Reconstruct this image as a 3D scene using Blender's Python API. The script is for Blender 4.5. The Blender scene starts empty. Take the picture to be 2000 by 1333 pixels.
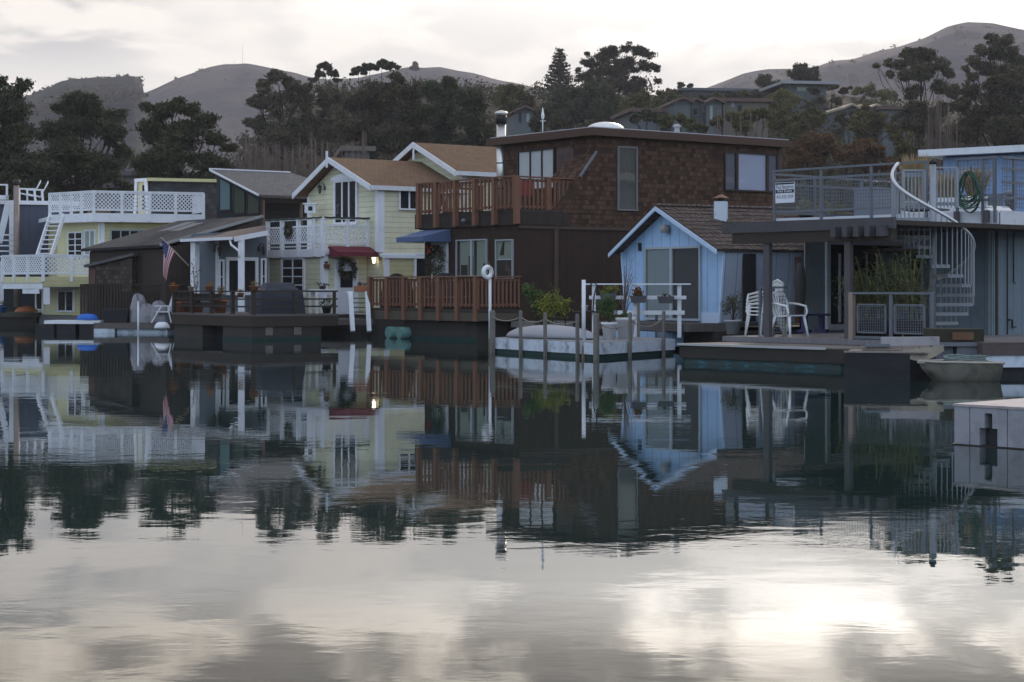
import bpy, math, random
import numpy as np
from mathutils import Vector

# ---------------------------------------------------------------- camera, world, sun, exposure
random.seed(7)
SC = bpy.context.scene
COL = SC.collection
F, CAMH, CY = 3600.0, 1.65, 560.0          # focal length and horizon row in photo pixels (2000 wide), eye height above water
cam_d = bpy.data.cameras.new('camera'); cam = bpy.data.objects.new('camera', cam_d); COL.objects.link(cam)
cam.location = (0, 0, CAMH); cam.rotation_euler = (math.radians(90), 0, 0)
cam_d.sensor_width = 36; cam_d.lens = F / 2000 * 36; cam_d.shift_y = -(666.5 - CY) / 2000
cam_d.clip_start = 0.1; cam_d.clip_end = 6000
SC.camera = cam
SC.view_settings.view_transform = 'Standard'; SC.view_settings.look = 'None'
SC.view_settings.exposure = 1.15; SC.view_settings.gamma = 1.0
SUN_EL, SUN_AZ = math.radians(17), math.radians(11)      # azimuth measured from +Y towards +X

world = bpy.data.worlds.new("World"); SC.world = world; world.use_nodes = True
def world_nodes():
    nt = world.node_tree; N = nt.nodes; L = nt.links; N.clear()
    out = N.new('ShaderNodeOutputWorld'); bg = N.new('ShaderNodeBackground'); bg.inputs[1].default_value = 1.0
    L.new(bg.outputs[0], out.inputs[0])
    tc = N.new('ShaderNodeTexCoord'); sep = N.new('ShaderNodeSeparateXYZ'); L.new(tc.outputs['Generated'], sep.inputs[0])
    def m(op, a, b=None, c=None, clamp=False):
        n = N.new('ShaderNodeMath'); n.operation = op; n.use_clamp = clamp
        for i, v in enumerate((a, b, c)):
            if v is None: continue
            if isinstance(v, (int, float)): n.inputs[i].default_value = v
            else: L.new(v, n.inputs[i])
        return n.outputs[0]
    def rng(v, a, b, c=0.0, d=1.0):
        n = N.new('ShaderNodeMapRange'); n.interpolation_type = 'SMOOTHSTEP'
        L.new(v, n.inputs[0])
        for i, q in enumerate((a, b, c, d)): n.inputs[i + 1].default_value = q
        return n.outputs[0]
    def mix(f, a, b):
        n = N.new('ShaderNodeMix'); n.data_type = 'RGBA'
        if isinstance(f, float): n.inputs[0].default_value = f
        else: L.new(f, n.inputs[0])
        for s, v in ((6, a), (7, b)):
            if isinstance(v, tuple): n.inputs[s].default_value = (*v, 1)
            else: L.new(v, n.inputs[s])
        return n.outputs[2]
    X, Y, Z = sep.outputs
    sky = N.new('ShaderNodeTexSky'); sky.sky_type = 'NISHITA'; sky.sun_disc = False
    sky.sun_elevation = SUN_EL; sky.sun_rotation = SUN_AZ; sky.dust_density = 1.0; sky.ozone_density = 2.0
    sc = N.new('ShaderNodeVectorMath'); sc.operation = 'SCALE'; sc.inputs[3].default_value = 0.15
    L.new(sky.outputs[0], sc.inputs[0])
    # cloud sheet overhead: direction projected on a plane
    den = m('ADD', m('MAXIMUM', Z, 0.0), 0.055)
    cv = N.new('ShaderNodeCombineXYZ'); L.new(m('DIVIDE', X, den), cv.inputs[0]); L.new(m('MULTIPLY', m('DIVIDE', Y, den), 0.55), cv.inputs[1])
    cv.inputs[2].default_value = 6.2
    no = N.new('ShaderNodeTexNoise'); no.inputs['Scale'].default_value = 2.5; no.inputs['Detail'].default_value = 7
    no.inputs['Roughness'].default_value = 0.52; no.inputs['Distortion'].default_value = 0.25
    L.new(cv.outputs[0], no.inputs['Vector'])
    n2 = N.new('ShaderNodeTexNoise'); n2.inputs['Scale'].default_value = 0.42; n2.inputs['Detail'].default_value = 3
    L.new(cv.outputs[0], n2.inputs['Vector'])
    nv = m('ADD', m('MULTIPLY', no.outputs['Fac'], 0.7), m('MULTIPLY', n2.outputs['Fac'], 0.3))
    cl = rng(nv, 0.44, 0.55)                                  # 0 thick grey, 1 thin bright
    lowb = rng(Z, 0.205, 0.095)                               # towards the horizon the cloud thins to a bright veil
    up = rng(Z, 0.15, 0.26)
    dark = mix(up, (0.60, 0.52, 0.44), (0.38, 0.32, 0.27))
    bright = mix(up, (1.95, 1.72, 1.44), (1.50, 1.31, 1.10))
    cloud = mix(cl, dark, bright)
    left = m('MULTIPLY', rng(X, -0.15, -0.24), rng(Z, 0.10, 0.14))
    veil = mix(m('MULTIPLY', m('SUBTRACT', 1.0, cl), left), mix(cl, (0.99, 0.945, 0.885), (1.14, 1.06, 0.97)), (0.62, 0.615, 0.61))
    low2 = rng(Z, 0.192, 0.158)
    cloud = mix(low2, cloud, veil)
    hz = mix(rng(Z, 0.11, 0.06), cloud, (0.97, 0.93, 0.88))
    # glow where the sun stands behind the cloud
    ga, ge = math.radians(10.4), math.radians(9.9)
    d = (math.sin(ga) * math.cos(ge), math.cos(ga) * math.cos(ge), math.sin(ge))
    gx = m('MULTIPLY', m('SUBTRACT', X, d[0]), 5.2); gz = m('MULTIPLY', m('SUBTRACT', Z, d[2]), 34.0)
    r2 = m('ADD', m('MULTIPLY', gx, gx), m('MULTIPLY', gz, gz))
    glow = m('MULTIPLY', m('POWER', 2.718, m('MULTIPLY', r2, -1.0)), m('MULTIPLY_ADD', cl, 1.5, 1.0))
    glow = m('MULTIPLY', glow, rng(Y, 0.3, 0.7))
    gr = N.new('ShaderNodeVectorMath'); gr.operation = 'SCALE'; gr.inputs[0].default_value = (1.0, 0.95, 0.88); L.new(glow, gr.inputs[3])
    ad = N.new('ShaderNodeVectorMath'); ad.operation = 'ADD'; L.new(hz, ad.inputs[0]); L.new(gr.outputs[0], ad.inputs[1])
    # behind the camera and overhead the cloud breaks up to blue dusk sky
    dim = N.new('ShaderNodeVectorMath'); dim.operation = 'SCALE'; dim.inputs[3].default_value = 0.435; L.new(ad.outputs[0], dim.inputs[0])
    back = mix(m('MULTIPLY_ADD', cl, 0.35, 0.15), sc.outputs[0], (0.72, 0.71, 0.74))
    front = rng(m('SUBTRACT', Y, m('MULTIPLY', Z, 0.55)), -0.05, 0.45)
    fin = mix(front, back, dim.outputs[0])
    L.new(fin, bg.inputs[0])
world_nodes()

sun_d = bpy.data.lights.new('sun', 'SUN'); sun_d.energy = 0.9; sun_d.angle = math.radians(8); sun_d.color = (1.0, 0.90, 0.78)
sun = bpy.data.objects.new('sun', sun_d); COL.objects.link(sun)
_dir = Vector((math.sin(SUN_AZ) * math.cos(SUN_EL), math.cos(SUN_AZ) * math.cos(SUN_EL), math.sin(SUN_EL)))
sun.rotation_euler = _dir.to_track_quat('Z', 'Y').to_euler(); sun.location = (0, 60, 60)

# ---------------------------------------------------------------- materials
MATS = {}
def M(name, col, rough=0.75, var=0.12, kind=None, period=0.15, gap=0.35, scale=3.0, metal=0.0, spec=0.35, grime=0.0):
    if name in MATS: return MATS[name]
    mt = bpy.data.materials.new(name); mt.use_nodes = True; nt = mt.node_tree; N = nt.nodes; L = nt.links
    b = N['Principled BSDF']; b.inputs['Roughness'].default_value = rough; b.inputs['Metallic'].default_value = metal
    b.inputs['Specular IOR Level'].default_value = spec
    tc = N.new('ShaderNodeTexCoord'); uv = tc.outputs['UV']; ob = tc.outputs['Object']
    def noise(src, s, det=3, rgh=0.55):
        n = N.new('ShaderNodeTexNoise'); n.inputs['Scale'].default_value = s; n.inputs['Detail'].default_value = det
        n.inputs['Roughness'].default_value = rgh; L.new(src, n.inputs['Vector']); return n.outputs['Fac']
    def math_(op, a, bb=None):
        n = N.new('ShaderNodeMath'); n.operation = op
        for i, v in enumerate((a, bb)):
            if v is None: continue
            if isinstance(v, (int, float)): n.inputs[i].default_value = v
            else: L.new(v, n.inputs[i])
        return n.outputs[0]
    def mixc(f, a, bb, mode='MIX'):
        n = N.new('ShaderNodeMix'); n.data_type = 'RGBA'; n.blend_type = mode
        if isinstance(f, (int, float)): n.inputs[0].default_value = f
        else: L.new(f, n.inputs[0])
        for s, v in ((6, a), (7, bb)):
            if isinstance(v, tuple): n.inputs[s].default_value = (*v, 1)
            else: L.new(v, n.inputs[s])
        return n.outputs[2]
    lo = tuple(c * (1 - var) for c in col); hi = tuple(min(1, c * (1 + var)) for c in col)
    c = mixc(noise(ob, scale), lo, hi)
    c = mixc(math_('MULTIPLY', noise(ob, scale * 9, 4), 0.5), c, tuple(x * (1 - var * 1.6) for x in col))
    height = None
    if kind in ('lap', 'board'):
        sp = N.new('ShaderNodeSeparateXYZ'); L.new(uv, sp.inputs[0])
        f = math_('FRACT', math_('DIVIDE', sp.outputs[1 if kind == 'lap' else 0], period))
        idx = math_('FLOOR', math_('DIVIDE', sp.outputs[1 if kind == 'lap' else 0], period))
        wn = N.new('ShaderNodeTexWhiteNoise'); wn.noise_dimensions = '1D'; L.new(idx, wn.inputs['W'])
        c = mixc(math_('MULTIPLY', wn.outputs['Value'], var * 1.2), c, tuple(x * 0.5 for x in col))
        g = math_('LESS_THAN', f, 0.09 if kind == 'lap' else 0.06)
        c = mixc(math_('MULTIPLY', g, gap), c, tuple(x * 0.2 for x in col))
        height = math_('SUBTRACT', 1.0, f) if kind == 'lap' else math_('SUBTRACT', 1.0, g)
        # weather streaks along the boards
        mp = N.new('ShaderNodeMapping'); mp.inputs['Scale'].default_value = (0.6, 14, 1) if kind == 'lap' else (14, 0.6, 1)
        L.new(uv, mp.inputs[0]); c = mixc(math_('MULTIPLY', noise(mp.outputs[0], 1.0, 4), var), c, tuple(x * 0.55 for x in col))
    if kind == 'shingle':
        br = N.new('ShaderNodeTexBrick'); L.new(uv, br.inputs['Vector'])
        br.inputs['Color1'].default_value = (*[x * (1 - var * 2.2) for x in col], 1)
        br.inputs['Color2'].default_value = (*[min(1, x * (1 + var * 2.2)) for x in col], 1)
        br.inputs['Mortar'].default_value = (*[x * (1 - gap) for x in col], 1)
        br.inputs['Scale'].default_value = 1.0; br.inputs['Brick Width'].default_value = period * 1.15; br.inputs['Row Height'].default_value = period
        br.inputs['Mortar Size'].default_value = period * 0.07; br.inputs['Mortar Smooth'].default_value = 0.2; br.inputs['Bias'].default_value = 0.0
        c = mixc(0.75, c, br.outputs['Color']); height = math_('SUBTRACT', 1.0, br.outputs['Fac'])
        c = mixc(math_('MULTIPLY', noise(ob, 0.9, 4), 0.5), c, tuple(x * 0.6 for x in col))
    if grime:
        gm = N.new('ShaderNodeMapRange'); L.new(noise(ob, 2.2, 6, 0.7), gm.inputs[0])
        gm.inputs[1].default_value = 0.50; gm.inputs[2].default_value = 0.68; gm.inputs[4].default_value = grime
        c = mixc(gm.outputs[0], c, (0.07, 0.06, 0.05))
    L.new(c, b.inputs['Base Color'])
    bp = N.new('ShaderNodeBump')
    if height is not None: L.new(height, bp.inputs['Height']); bp.inputs['Distance'].default_value = 0.02; bp.inputs['Strength'].default_value = 0.8
    else: L.new(noise(ob, 25, 4), bp.inputs['Height']); bp.inputs['Distance'].default_value = 0.01; bp.inputs['Strength'].default_value = 0.35
    L.new(bp.outputs[0], b.inputs['Normal'])
    MATS[name] = mt; return mt

def glass_mat(name, tint=(0.02, 0.022, 0.024), refl=0.12, rough=0.02, clear=0.0):
    """window glass: mirror coat by Fresnel plus a little, over what lies behind it or a dark room"""
    if name in MATS: return MATS[name]
    mt = bpy.data.materials.new(name); mt.use_nodes = True; nt = mt.node_tree; N = nt.nodes; L = nt.links
    N.remove(N['Principled BSDF']); out = N['Material Output']
    g = N.new('ShaderNodeBsdfGlossy'); g.inputs['Roughness'].default_value = rough; g.inputs['Color'].default_value = (0.95, 0.97, 0.96, 1)
    if clear > 0:
        t = N.new('ShaderNodeBsdfTransparent'); t.inputs[0].default_value = (clear, clear, clear * 0.98, 1)
    else:
        t = N.new('ShaderNodeBsdfDiffuse'); t.inputs[0].default_value = (*tint, 1)
    lw = N.new('ShaderNodeFresnel'); lw.inputs[0].default_value = 1.5
    ad = N.new('ShaderNodeMath'); ad.operation = 'ADD'; ad.use_clamp = True; ad.inputs[1].default_value = refl; L.new(lw.outputs[0], ad.inputs[0])
    ge = N.new('ShaderNodeNewGeometry'); fr_ = N.new('ShaderNodeMath'); fr_.operation = 'SUBTRACT'; fr_.inputs[0].default_value = 1.0; L.new(ge.outputs['Backfacing'], fr_.inputs[1])
    fc = N.new('ShaderNodeMath'); fc.operation = 'MULTIPLY'; L.new(ad.outputs[0], fc.inputs[0]); L.new(fr_.outputs[0], fc.inputs[1])
    no = N.new('ShaderNodeTexNoise'); no.inputs['Scale'].default_value = 0.8; tc = N.new('ShaderNodeTexCoord'); L.new(tc.outputs['Object'], no.inputs['Vector'])
    bp = N.new('ShaderNodeBump'); bp.inputs['Distance'].default_value = 0.02; bp.inputs['Strength'].default_value = 0.6
    L.new(no.outputs[0], bp.inputs['Height']); L.new(bp.outputs[0], g.inputs['Normal'])
    mx = N.new('ShaderNodeMixShader'); L.new(fc.outputs[0], mx.inputs[0]); L.new(t.outputs[0], mx.inputs[1]); L.new(g.outputs[0], mx.inputs[2])
    L.new(mx.outputs[0], out.inputs[0]); MATS[name] = mt; return mt

def leaf_mat(name, a, b, trans=0.15):
    if name in MATS: return MATS[name]
    mt = bpy.data.materials.new(name); mt.use_nodes = True; nt = mt.node_tree; N = nt.nodes; L = nt.links
    bs = N['Principled BSDF']; bs.inputs['Roughness'].default_value = 0.7; bs.inputs['Specular IOR Level'].default_value = 0.2
    ge = N.new('ShaderNodeNewGeometry'); tc = N.new('ShaderNodeTexCoord')
    no = N.new('ShaderNodeTexNoise'); no.inputs['Scale'].default_value = 0.8; no.inputs['Detail'].default_value = 2; L.new(tc.outputs['Object'], no.inputs['Vector'])
    ad = N.new('ShaderNodeMath'); ad.operation = 'MULTIPLY_ADD'; ad.inputs[1].default_value = 0.55; ad.use_clamp = True
    L.new(ge.outputs['Random Per Island'], ad.inputs[0])
    sb = N.new('ShaderNodeMath'); sb.operation = 'MULTIPLY_ADD'; sb.inputs[1].default_value = 1.8; sb.inputs[2].default_value = -0.65; L.new(no.outputs[0], sb.inputs[0]); L.new(sb.outputs[0], ad.inputs[2])
    mx = N.new('ShaderNodeMix'); mx.data_type = 'RGBA'; L.new(ad.outputs[0], mx.inputs[0]); mx.inputs[6].default_value = (*a, 1); mx.inputs[7].default_value = (*b, 1)
    L.new(mx.outputs[2], bs.inputs['Base Color'])
    if trans:
        tr = N.new('ShaderNodeBsdfTranslucent'); L.new(mx.outputs[2], tr.inputs[0]); ms = N.new('ShaderNodeMixShader'); ms.inputs[0].default_value = trans
        L.new(bs.outputs[0], ms.inputs[1]); L.new(tr.outputs[0], ms.inputs[2]); L.new(ms.outputs[0], N['Material Output'].inputs[0])
    MATS[name] = mt; return mt

# ---------------------------------------------------------------- geometry helpers
Ld = Vector((-.597, .802)); Rd = Vector((.802, .597))
def P(px, py, Y): return Vector(((px - 1000) * Y / F, Y, CAMH + (CY - py) * Y / F))
def zpx(py, Y): return CAMH + (CY - py) * Y / F
class Fr:
    """a vertical plane: origin, horizontal run direction u, outward direction o (towards the water and the camera)"""
    def __init__(s, O, d, o=0.0):
        s.O = Vector(O[:2]); s.d = Vector(d).normalized(); n = Vector((s.d.y, -s.d.x))
        if n.dot(-s.O) < 0: n = -n
        s.n = n; s.O = s.O + n * o
    def off(s, o):
        f = Fr.__new__(Fr); f.O = s.O + s.n * o; f.d = s.d; f.n = s.n; return f
    def u(s, px):
        k = (px - 1000) / F; return (k * s.O.y - s.O.x) / (s.d.x - k * s.d.y)
    def xy(s, u, o=0.0): return s.O + s.d * u + s.n * o
    def z(s, px, py): return zpx(py, s.xy(s.u(px)).y)
    def pt(s, u, z, o=0.0): p = s.xy(u, o); return Vector((p.x, p.y, z))
def frpx(px, Y, d): return Fr(((px - 1000) * Y / F, Y), d)

class MB:
    def __init__(s): s.v = []; s.f = []; s.m = []; s.s = []; s.mi = 0; s.sm = False
    def face(s, idx): s.f.append(idx); s.m.append(s.mi); s.s.append(s.sm)
    def add(s, pts, faces):
        b = len(s.v); s.v += [Vector(p) for p in pts]
        for f in faces: s.face([b + i for i in f])
        return s
    def hexa(s, b, t):
        n = len(b); k = list(range(n))
        return s.add(list(b) + list(t), [k[::-1], [i + n for i in k]] + [[i, (i + 1) % n, (i + 1) % n + n, i + n] for i in k])
    def prism(s, poly, z0, z1): return s.hexa([(x, y, z0) for x, y in poly], [(x, y, z1) for x, y in poly])
    def box(s, x0, x1, y0, y1, z0, z1): return s.prism([(x0, y0), (x1, y0), (x1, y1), (x0, y1)], z0, z1)
    def fb(s, fr, u0, u1, z0, z1, o0, o1):
        """box in a frame"""
        q = [fr.xy(u0, o0), fr.xy(u1, o0), fr.xy(u1, o1), fr.xy(u0, o1)]
        return s.prism([(p.x, p.y) for p in q], z0, z1)
    def quadslab(s, p, th):
        p = [Vector(q) for q in p]; n = (p[1] - p[0]).cross(p[2] - p[0]).normalized()
        if n.z < 0: n = -n
        return s.hexa([q - n * th for q in p], p)
    def bar(s, a, b, w, h=None):
        a = Vector(a); b = Vector(b); h = h or w; d = (b - a).normalized(); x = d.cross(Vector((0, 0, 1)))
        x = x.normalized() if x.length > 1e-4 else Vector((1, 0, 0)); y = x.cross(d)
        c = [(-w / 2, -h / 2), (w / 2, -h / 2), (w / 2, h / 2), (-w / 2, h / 2)]
        return s.hexa([a + x * i + y * j for i, j in c], [b + x * i + y * j for i, j in c])
    def tube(s, pts, r, n=8, cap=True):
        pts = [Vector(p) for p in pts]; rs = r if isinstance(r, (list, tuple)) else [r] * len(pts)
        b = len(s.v); up = Vector((0, 0, 1)); px = None
        for i, p in enumerate(pts):
            d = (pts[min(i + 1, len(pts) - 1)] - pts[max(i - 1, 0)]).normalized()
            x = (px - d * px.dot(d)) if px is not None else d.cross(up)
            if x.length < 1e-3: x = d.cross(Vector((0, 1, 0)))
            x.normalize(); px = x; y = d.cross(x)
            for k in range(n):
                a = 2 * math.pi * k / n; s.v.append(p + (x * math.cos(a) + y * math.sin(a)) * rs[i])
        old = s.sm; s.sm = True
        for i in range(len(pts) - 1):
            for k in range(n):
                s.face([b + i * n + k, b + i * n + (k + 1) % n, b + (i + 1) * n + (k + 1) % n, b + (i + 1) * n + k])
        s.sm = old
        if cap:
            s.face([b + k for k in range(n)][::-1]); e = b + (len(pts) - 1) * n; s.face([e + k for k in range(n)])
        return s
    def lathe(s, prof, c=(0, 0, 0), n=16, ax=1.0):
        """profile (r, z) pairs turned round a vertical axis"""
        b = len(s.v); c = Vector(c); old = s.sm; s.sm = True
        for r, z in prof:
            for k in range(n):
                a = 2 * math.pi * k / n; s.v.append(c + Vector((r * math.cos(a) * ax, r * math.sin(a), z)))
        for i in range(len(prof) - 1):
            for k in range(n): s.face([b + i * n + k, b + i * n + (k + 1) % n, b + (i + 1) * n + (k + 1) % n, b + (i + 1) * n + k])
        s.sm = old
        s.face([b + k for k in range(n)][::-1]); e = b + (len(prof) - 1) * n; s.face([e + k for k in range(n)])
        return s
    def torus(s, c, R, r, ax=(0, 1, 0), n=28, m=8, sq=1.0):
        c = Vector(c); w = Vector(ax).normalized(); x = w.cross(Vector((0, 0, 1)));  x = x.normalized() if x.length > 1e-3 else Vector((1, 0, 0)); y = x.cross(w)
        b = len(s.v); old = s.sm; s.sm = True
        for i in range(n):
            a = 2 * math.pi * i / n; e = x * math.cos(a) + y * math.sin(a)
            for k in range(m):
                t = 2 * math.pi * k / m; s.v.append(c + e * (R + r * math.cos(t)) + w * r * sq * math.sin(t))
        for i in range(n):
            for k in range(m): s.face([b + i * m + k, b + i * m + (k + 1) % m, b + ((i + 1) % n) * m + (k + 1) % m, b + ((i + 1) % n) * m + k])
        s.sm = old; return s
    def parts(s, name, mat, parent=None):
        """each separate piece becomes a part of its own"""
        root = list(range(len(s.v)))
        def fd(i):
            while root[i] != i: root[i] = root[root[i]]; i = root[i]
            return i
        for f in s.f:
            for i in f[1:]: root[fd(i)] = fd(f[0])
        g = {}
        for k, f in enumerate(s.f): g.setdefault(fd(f[0]), []).append(k)
        out = []
        for ks in g.values():
            m = MB(); mp = {}
            for k in ks:
                for i in s.f[k]:
                    if i not in mp: mp[i] = len(m.v); m.v.append(s.v[i])
                m.f.append([mp[i] for i in s.f[k]]); m.m.append(s.m[k]); m.s.append(s.s[k])
            out.append(m.build(name, mat, parent))
        return out
    def build(s, name, mat, parent=None, label=None):
        org = parent.matrix_world.translation.copy() if parent is not None else Vector((0, 0, 0))
        if parent is not None:
            org = Vector((0, 0, 0)); q = parent
            while q is not None: org += q.location; q = q.parent
        me = bpy.data.meshes.new(name)
        if s.v:
            me.from_pydata([tuple(v - org) for v in s.v], [], s.f)
            me.validate(); 
        for mm in (mat if isinstance(mat, list) else [mat]): me.materials.append(mm)
        if len(me.polygons) == len(s.f):
            me.polygons.foreach_set('material_index', s.m); me.polygons.foreach_set('use_smooth', s.s)
        uvl = me.uv_layers.new(name='UVMap')
        for p in me.polygons:
            n = p.normal
            if abs(n.z) > 0.985: t = Vector((1, 0, 0)); bb = Vector((0, 1, 0))
            else: t = Vector((-n.y, n.x, 0)).normalized(); bb = n.cross(t)
            for li in p.loop_indices:
                co = me.vertices[me.loops[li].vertex_index].co; uvl.data[li].uv = (co.dot(t), co.dot(bb))
        o = bpy.data.objects.new(name, me); COL.objects.link(o)
        if parent is not None: o.parent = parent
        if label: o['label'] = label
        return o

def thing(name, label, cat, loc=(0, 0, 0), group=None, kind=None):
    o = bpy.data.objects.new(name, None); o.empty_display_size = 0.2; COL.objects.link(o); o.location = loc
    o['label'] = label; o['category'] = cat
    if group: o['group'] = group
    if kind: o['kind'] = kind
    return o
def tag(o, label=None, cat=None, group=None, kind=None):
    if label: o['label'] = label
    if cat: o['category'] = cat
    if group: o['group'] = group
    if kind: o['kind'] = kind
    return o
def dup(root, loc, rz=None, label=None):
    r = root.copy(); COL.objects.link(r); r.location = loc
    if rz is not None: r.rotation_euler = (0, 0, rz)
    if label: r['label'] = label
    for ch in list(root.children):
        c = ch.copy(); COL.objects.link(c); c.parent = r
        for g in list(ch.children):
            d = g.copy(); COL.objects.link(d); d.parent = c
    return r

# ---------------------------------------------------------------- shared materials
white = M('white_paint', (0.74, 0.75, 0.78), 0.55, 0.06, grime=0.15)
whitelap = M('white_board', (0.70, 0.72, 0.76), 0.6, 0.08, 'board', 0.25)
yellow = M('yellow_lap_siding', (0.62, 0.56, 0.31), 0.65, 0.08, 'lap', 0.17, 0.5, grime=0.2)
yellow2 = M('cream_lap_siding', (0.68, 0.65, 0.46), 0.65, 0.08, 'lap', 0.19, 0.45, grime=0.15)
yelplain = M('yellow_paint', (0.64, 0.59, 0.35), 0.6, 0.06)
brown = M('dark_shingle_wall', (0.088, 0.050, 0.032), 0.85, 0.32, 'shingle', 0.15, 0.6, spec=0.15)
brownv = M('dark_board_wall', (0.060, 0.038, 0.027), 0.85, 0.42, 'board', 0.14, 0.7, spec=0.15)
brownf = M('brown_fascia', (0.085, 0.048, 0.035), 0.7, 0.12, spec=0.2)
redwood = M('redwood_rail', (0.20, 0.095, 0.058), 0.7, 0.2, spec=0.2, scale=6)
darkwood = M('weathered_dark_wood', (0.055, 0.045, 0.038), 0.85, 0.3, 'board', 0.12, 0.7, spec=0.15)
shackwood = M('grey_brown_shack_wood', (0.085, 0.065, 0.052), 0.9, 0.3, 'shingle', 0.16, 0.5, spec=0.1)
deckbrown = M('dark_deck_timber', (0.055, 0.042, 0.034), 0.8, 0.3, spec=0.2, scale=1.5)
greydeck = M('grey_deck_plank', (0.16, 0.14, 0.13), 0.85, 0.2, 'board', 0.14, 0.6, spec=0.1)
brownroof = M('brown_shingle_roof', (0.20, 0.125, 0.075), 0.9, 0.10, 'shingle', 0.17, 0.3, spec=0.1)
greyroof = M('grey_shingle_roof', (0.13, 0.125, 0.125), 0.9, 0.10, 'shingle', 0.2, 0.25, spec=0.1)
darkroof = M('dark_flat_roof', (0.055, 0.055, 0.058), 0.9, 0.2, 'shingle', 0.25, 0.2, spec=0.1)
shakeroof = M('cedar_shake_roof', (0.13, 0.10, 0.085), 0.9, 0.2, 'shingle', 0.17, 0.65, spec=0.1)
slate = M('slate_blue_wall', (0.075, 0.09, 0.13), 0.8, 0.08, 'board', 0.3, 0.2)
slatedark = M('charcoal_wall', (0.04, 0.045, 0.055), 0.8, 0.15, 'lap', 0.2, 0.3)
bluewall = M('pale_blue_wall', (0.36, 0.54, 0.78), 0.6, 0.08, 'board', 0.42, 0.5, grime=0.15)
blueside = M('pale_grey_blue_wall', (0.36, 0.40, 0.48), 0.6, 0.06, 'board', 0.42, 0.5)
tealwall = M('grey_green_wall', (0.27, 0.335, 0.35), 0.7, 0.09, 'board', 1.22, 0.3, grime=0.2)
tealboard = M('blue_grey_board_wall', (0.155, 0.205, 0.245), 0.7, 0.1, 'board', 0.33, 0.4, grime=0.25)
skyblue = M('sky_blue_board_wall', (0.23, 0.33, 0.52), 0.65, 0.05, 'board', 0.3, 0.4)
greywall = M('slate_grey_wall', (0.13, 0.15, 0.17), 0.8, 0.08)
steel = M('galvanised_steel', (0.15, 0.165, 0.19), 0.5, 0.2, metal=0.2, spec=0.4)
bsteel = M('pale_zinc_steel', (0.29, 0.31, 0.34), 0.45, 0.15, metal=0.2, spec=0.5)
stainless = M('brushed_stainless', (0.62, 0.60, 0.57), 0.32, 0.1, metal=0.9, spec=0.5)
darkmetal = M('dark_metal', (0.025, 0.024, 0.024), 0.5, 0.1, metal=0.3)
concrete = M('pale_concrete', (0.42, 0.42, 0.43), 0.85, 0.12, spec=0.2, grime=0.25)
hullgrey = M('grey_hull_concrete', (0.055, 0.05, 0.042), 0.85, 0.5, spec=0.2, scale=1.2)
algae = M('algae_green_hull', (0.018, 0.05, 0.045), 0.7, 0.4, spec=0.2)
whitehull = M('chipped_white_hull', (0.58, 0.64, 0.72), 0.7, 0.1, grime=0.7)
blackhull = M('black_hull', (0.018, 0.018, 0.022), 0.6, 0.75, scale=1.6, grime=0.3)
terra = M('terracotta', (0.32, 0.12, 0.06), 0.8, 0.15)
plastic = M('white_plastic', (0.78, 0.78, 0.78), 0.4, 0.03)
curtain = M('pale_curtain', (0.44, 0.46, 0.46), 0.9, 0.1, 'board', 0.11, 0.5)
brightcurtain = M('white_window_back', (0.72, 0.74, 0.80), 0.8, 0.04)
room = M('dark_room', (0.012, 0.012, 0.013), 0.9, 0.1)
rope = M('old_rope', (0.30, 0.27, 0.22), 0.9, 0.2)
weather = M('weathered_grey_post', (0.20, 0.185, 0.165), 0.9, 0.3, spec=0.1)
glass = glass_mat('window_glass', clear=0.92, refl=0.03)
glassdark = glass_mat('dark_window_glass', refl=0.03)
glasssky = glass_mat('sky_tint_glass', tint=(0.30, 0.34, 0.30), refl=0.08)  # bright sky in the panes put into a pale diffuse tint
bark = M('bark', (0.045, 0.036, 0.03), 0.95, 0.25, spec=0.1)
palebark = M('pale_bark', (0.17, 0.13, 0.11), 0.95, 0.2, spec=0.1)
# ---------------------------------------------------------------- terrain, hills, water, haze
def interp(x, tab):
    xs = [t[0] for t in tab]; ys = [t[1] for t in tab]; return float(np.interp(x, xs, ys))
CREST = [(-1500, 400), (0, 415), (300, 410), (430, 380), (520, 260), (600, 215), (700, 196), (900, 196), (1050, 205), (1200, 198), (1400, 195), (1550, 190), (1750, 205), (2000, 215), (3500, 230)]
def smooth(t): t = max(0.0, min(1.0, t)); return t * t * (3 - 2 * t)
def ground_z(px, Y):
    if Y < 98: return -1.2 + 2.2 * smooth((Y - 91) / 7)
    h = zpx(interp(px, CREST), 262) - 1.0
    t = smooth((Y - 112) / 150.0)
    z = 1.0 + h * t
    if Y > 262: z = 1.0 + h * (1 - smooth((Y - 262) / 200.0) * 0.7)
    return z + 0.35 * math.sin(px * 0.031 + Y * 0.11) * min(1, max(0, (Y - 98) / 20))
def sheet(name, pxs, Ys, zf, mat):
    vs = []; fs = []
    for Y in Ys:
        for px in pxs: vs.append(((px - 1000) * Y / F, Y, zf(px, Y)))
    n = len(pxs)
    for j in range(len(Ys) - 1):
        for i in range(n - 1): fs.append((j * n + i, j * n + i + 1, (j + 1) * n + i + 1, (j + 1) * n + i))
    me = bpy.data.meshes.new(name); me.from_pydata(vs, [], fs); me.materials.append(mat)
    me.polygons.foreach_set('use_smooth', [True] * len(fs)); o = bpy.data.objects.new(name, me); COL.objects.link(o); return o

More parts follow.
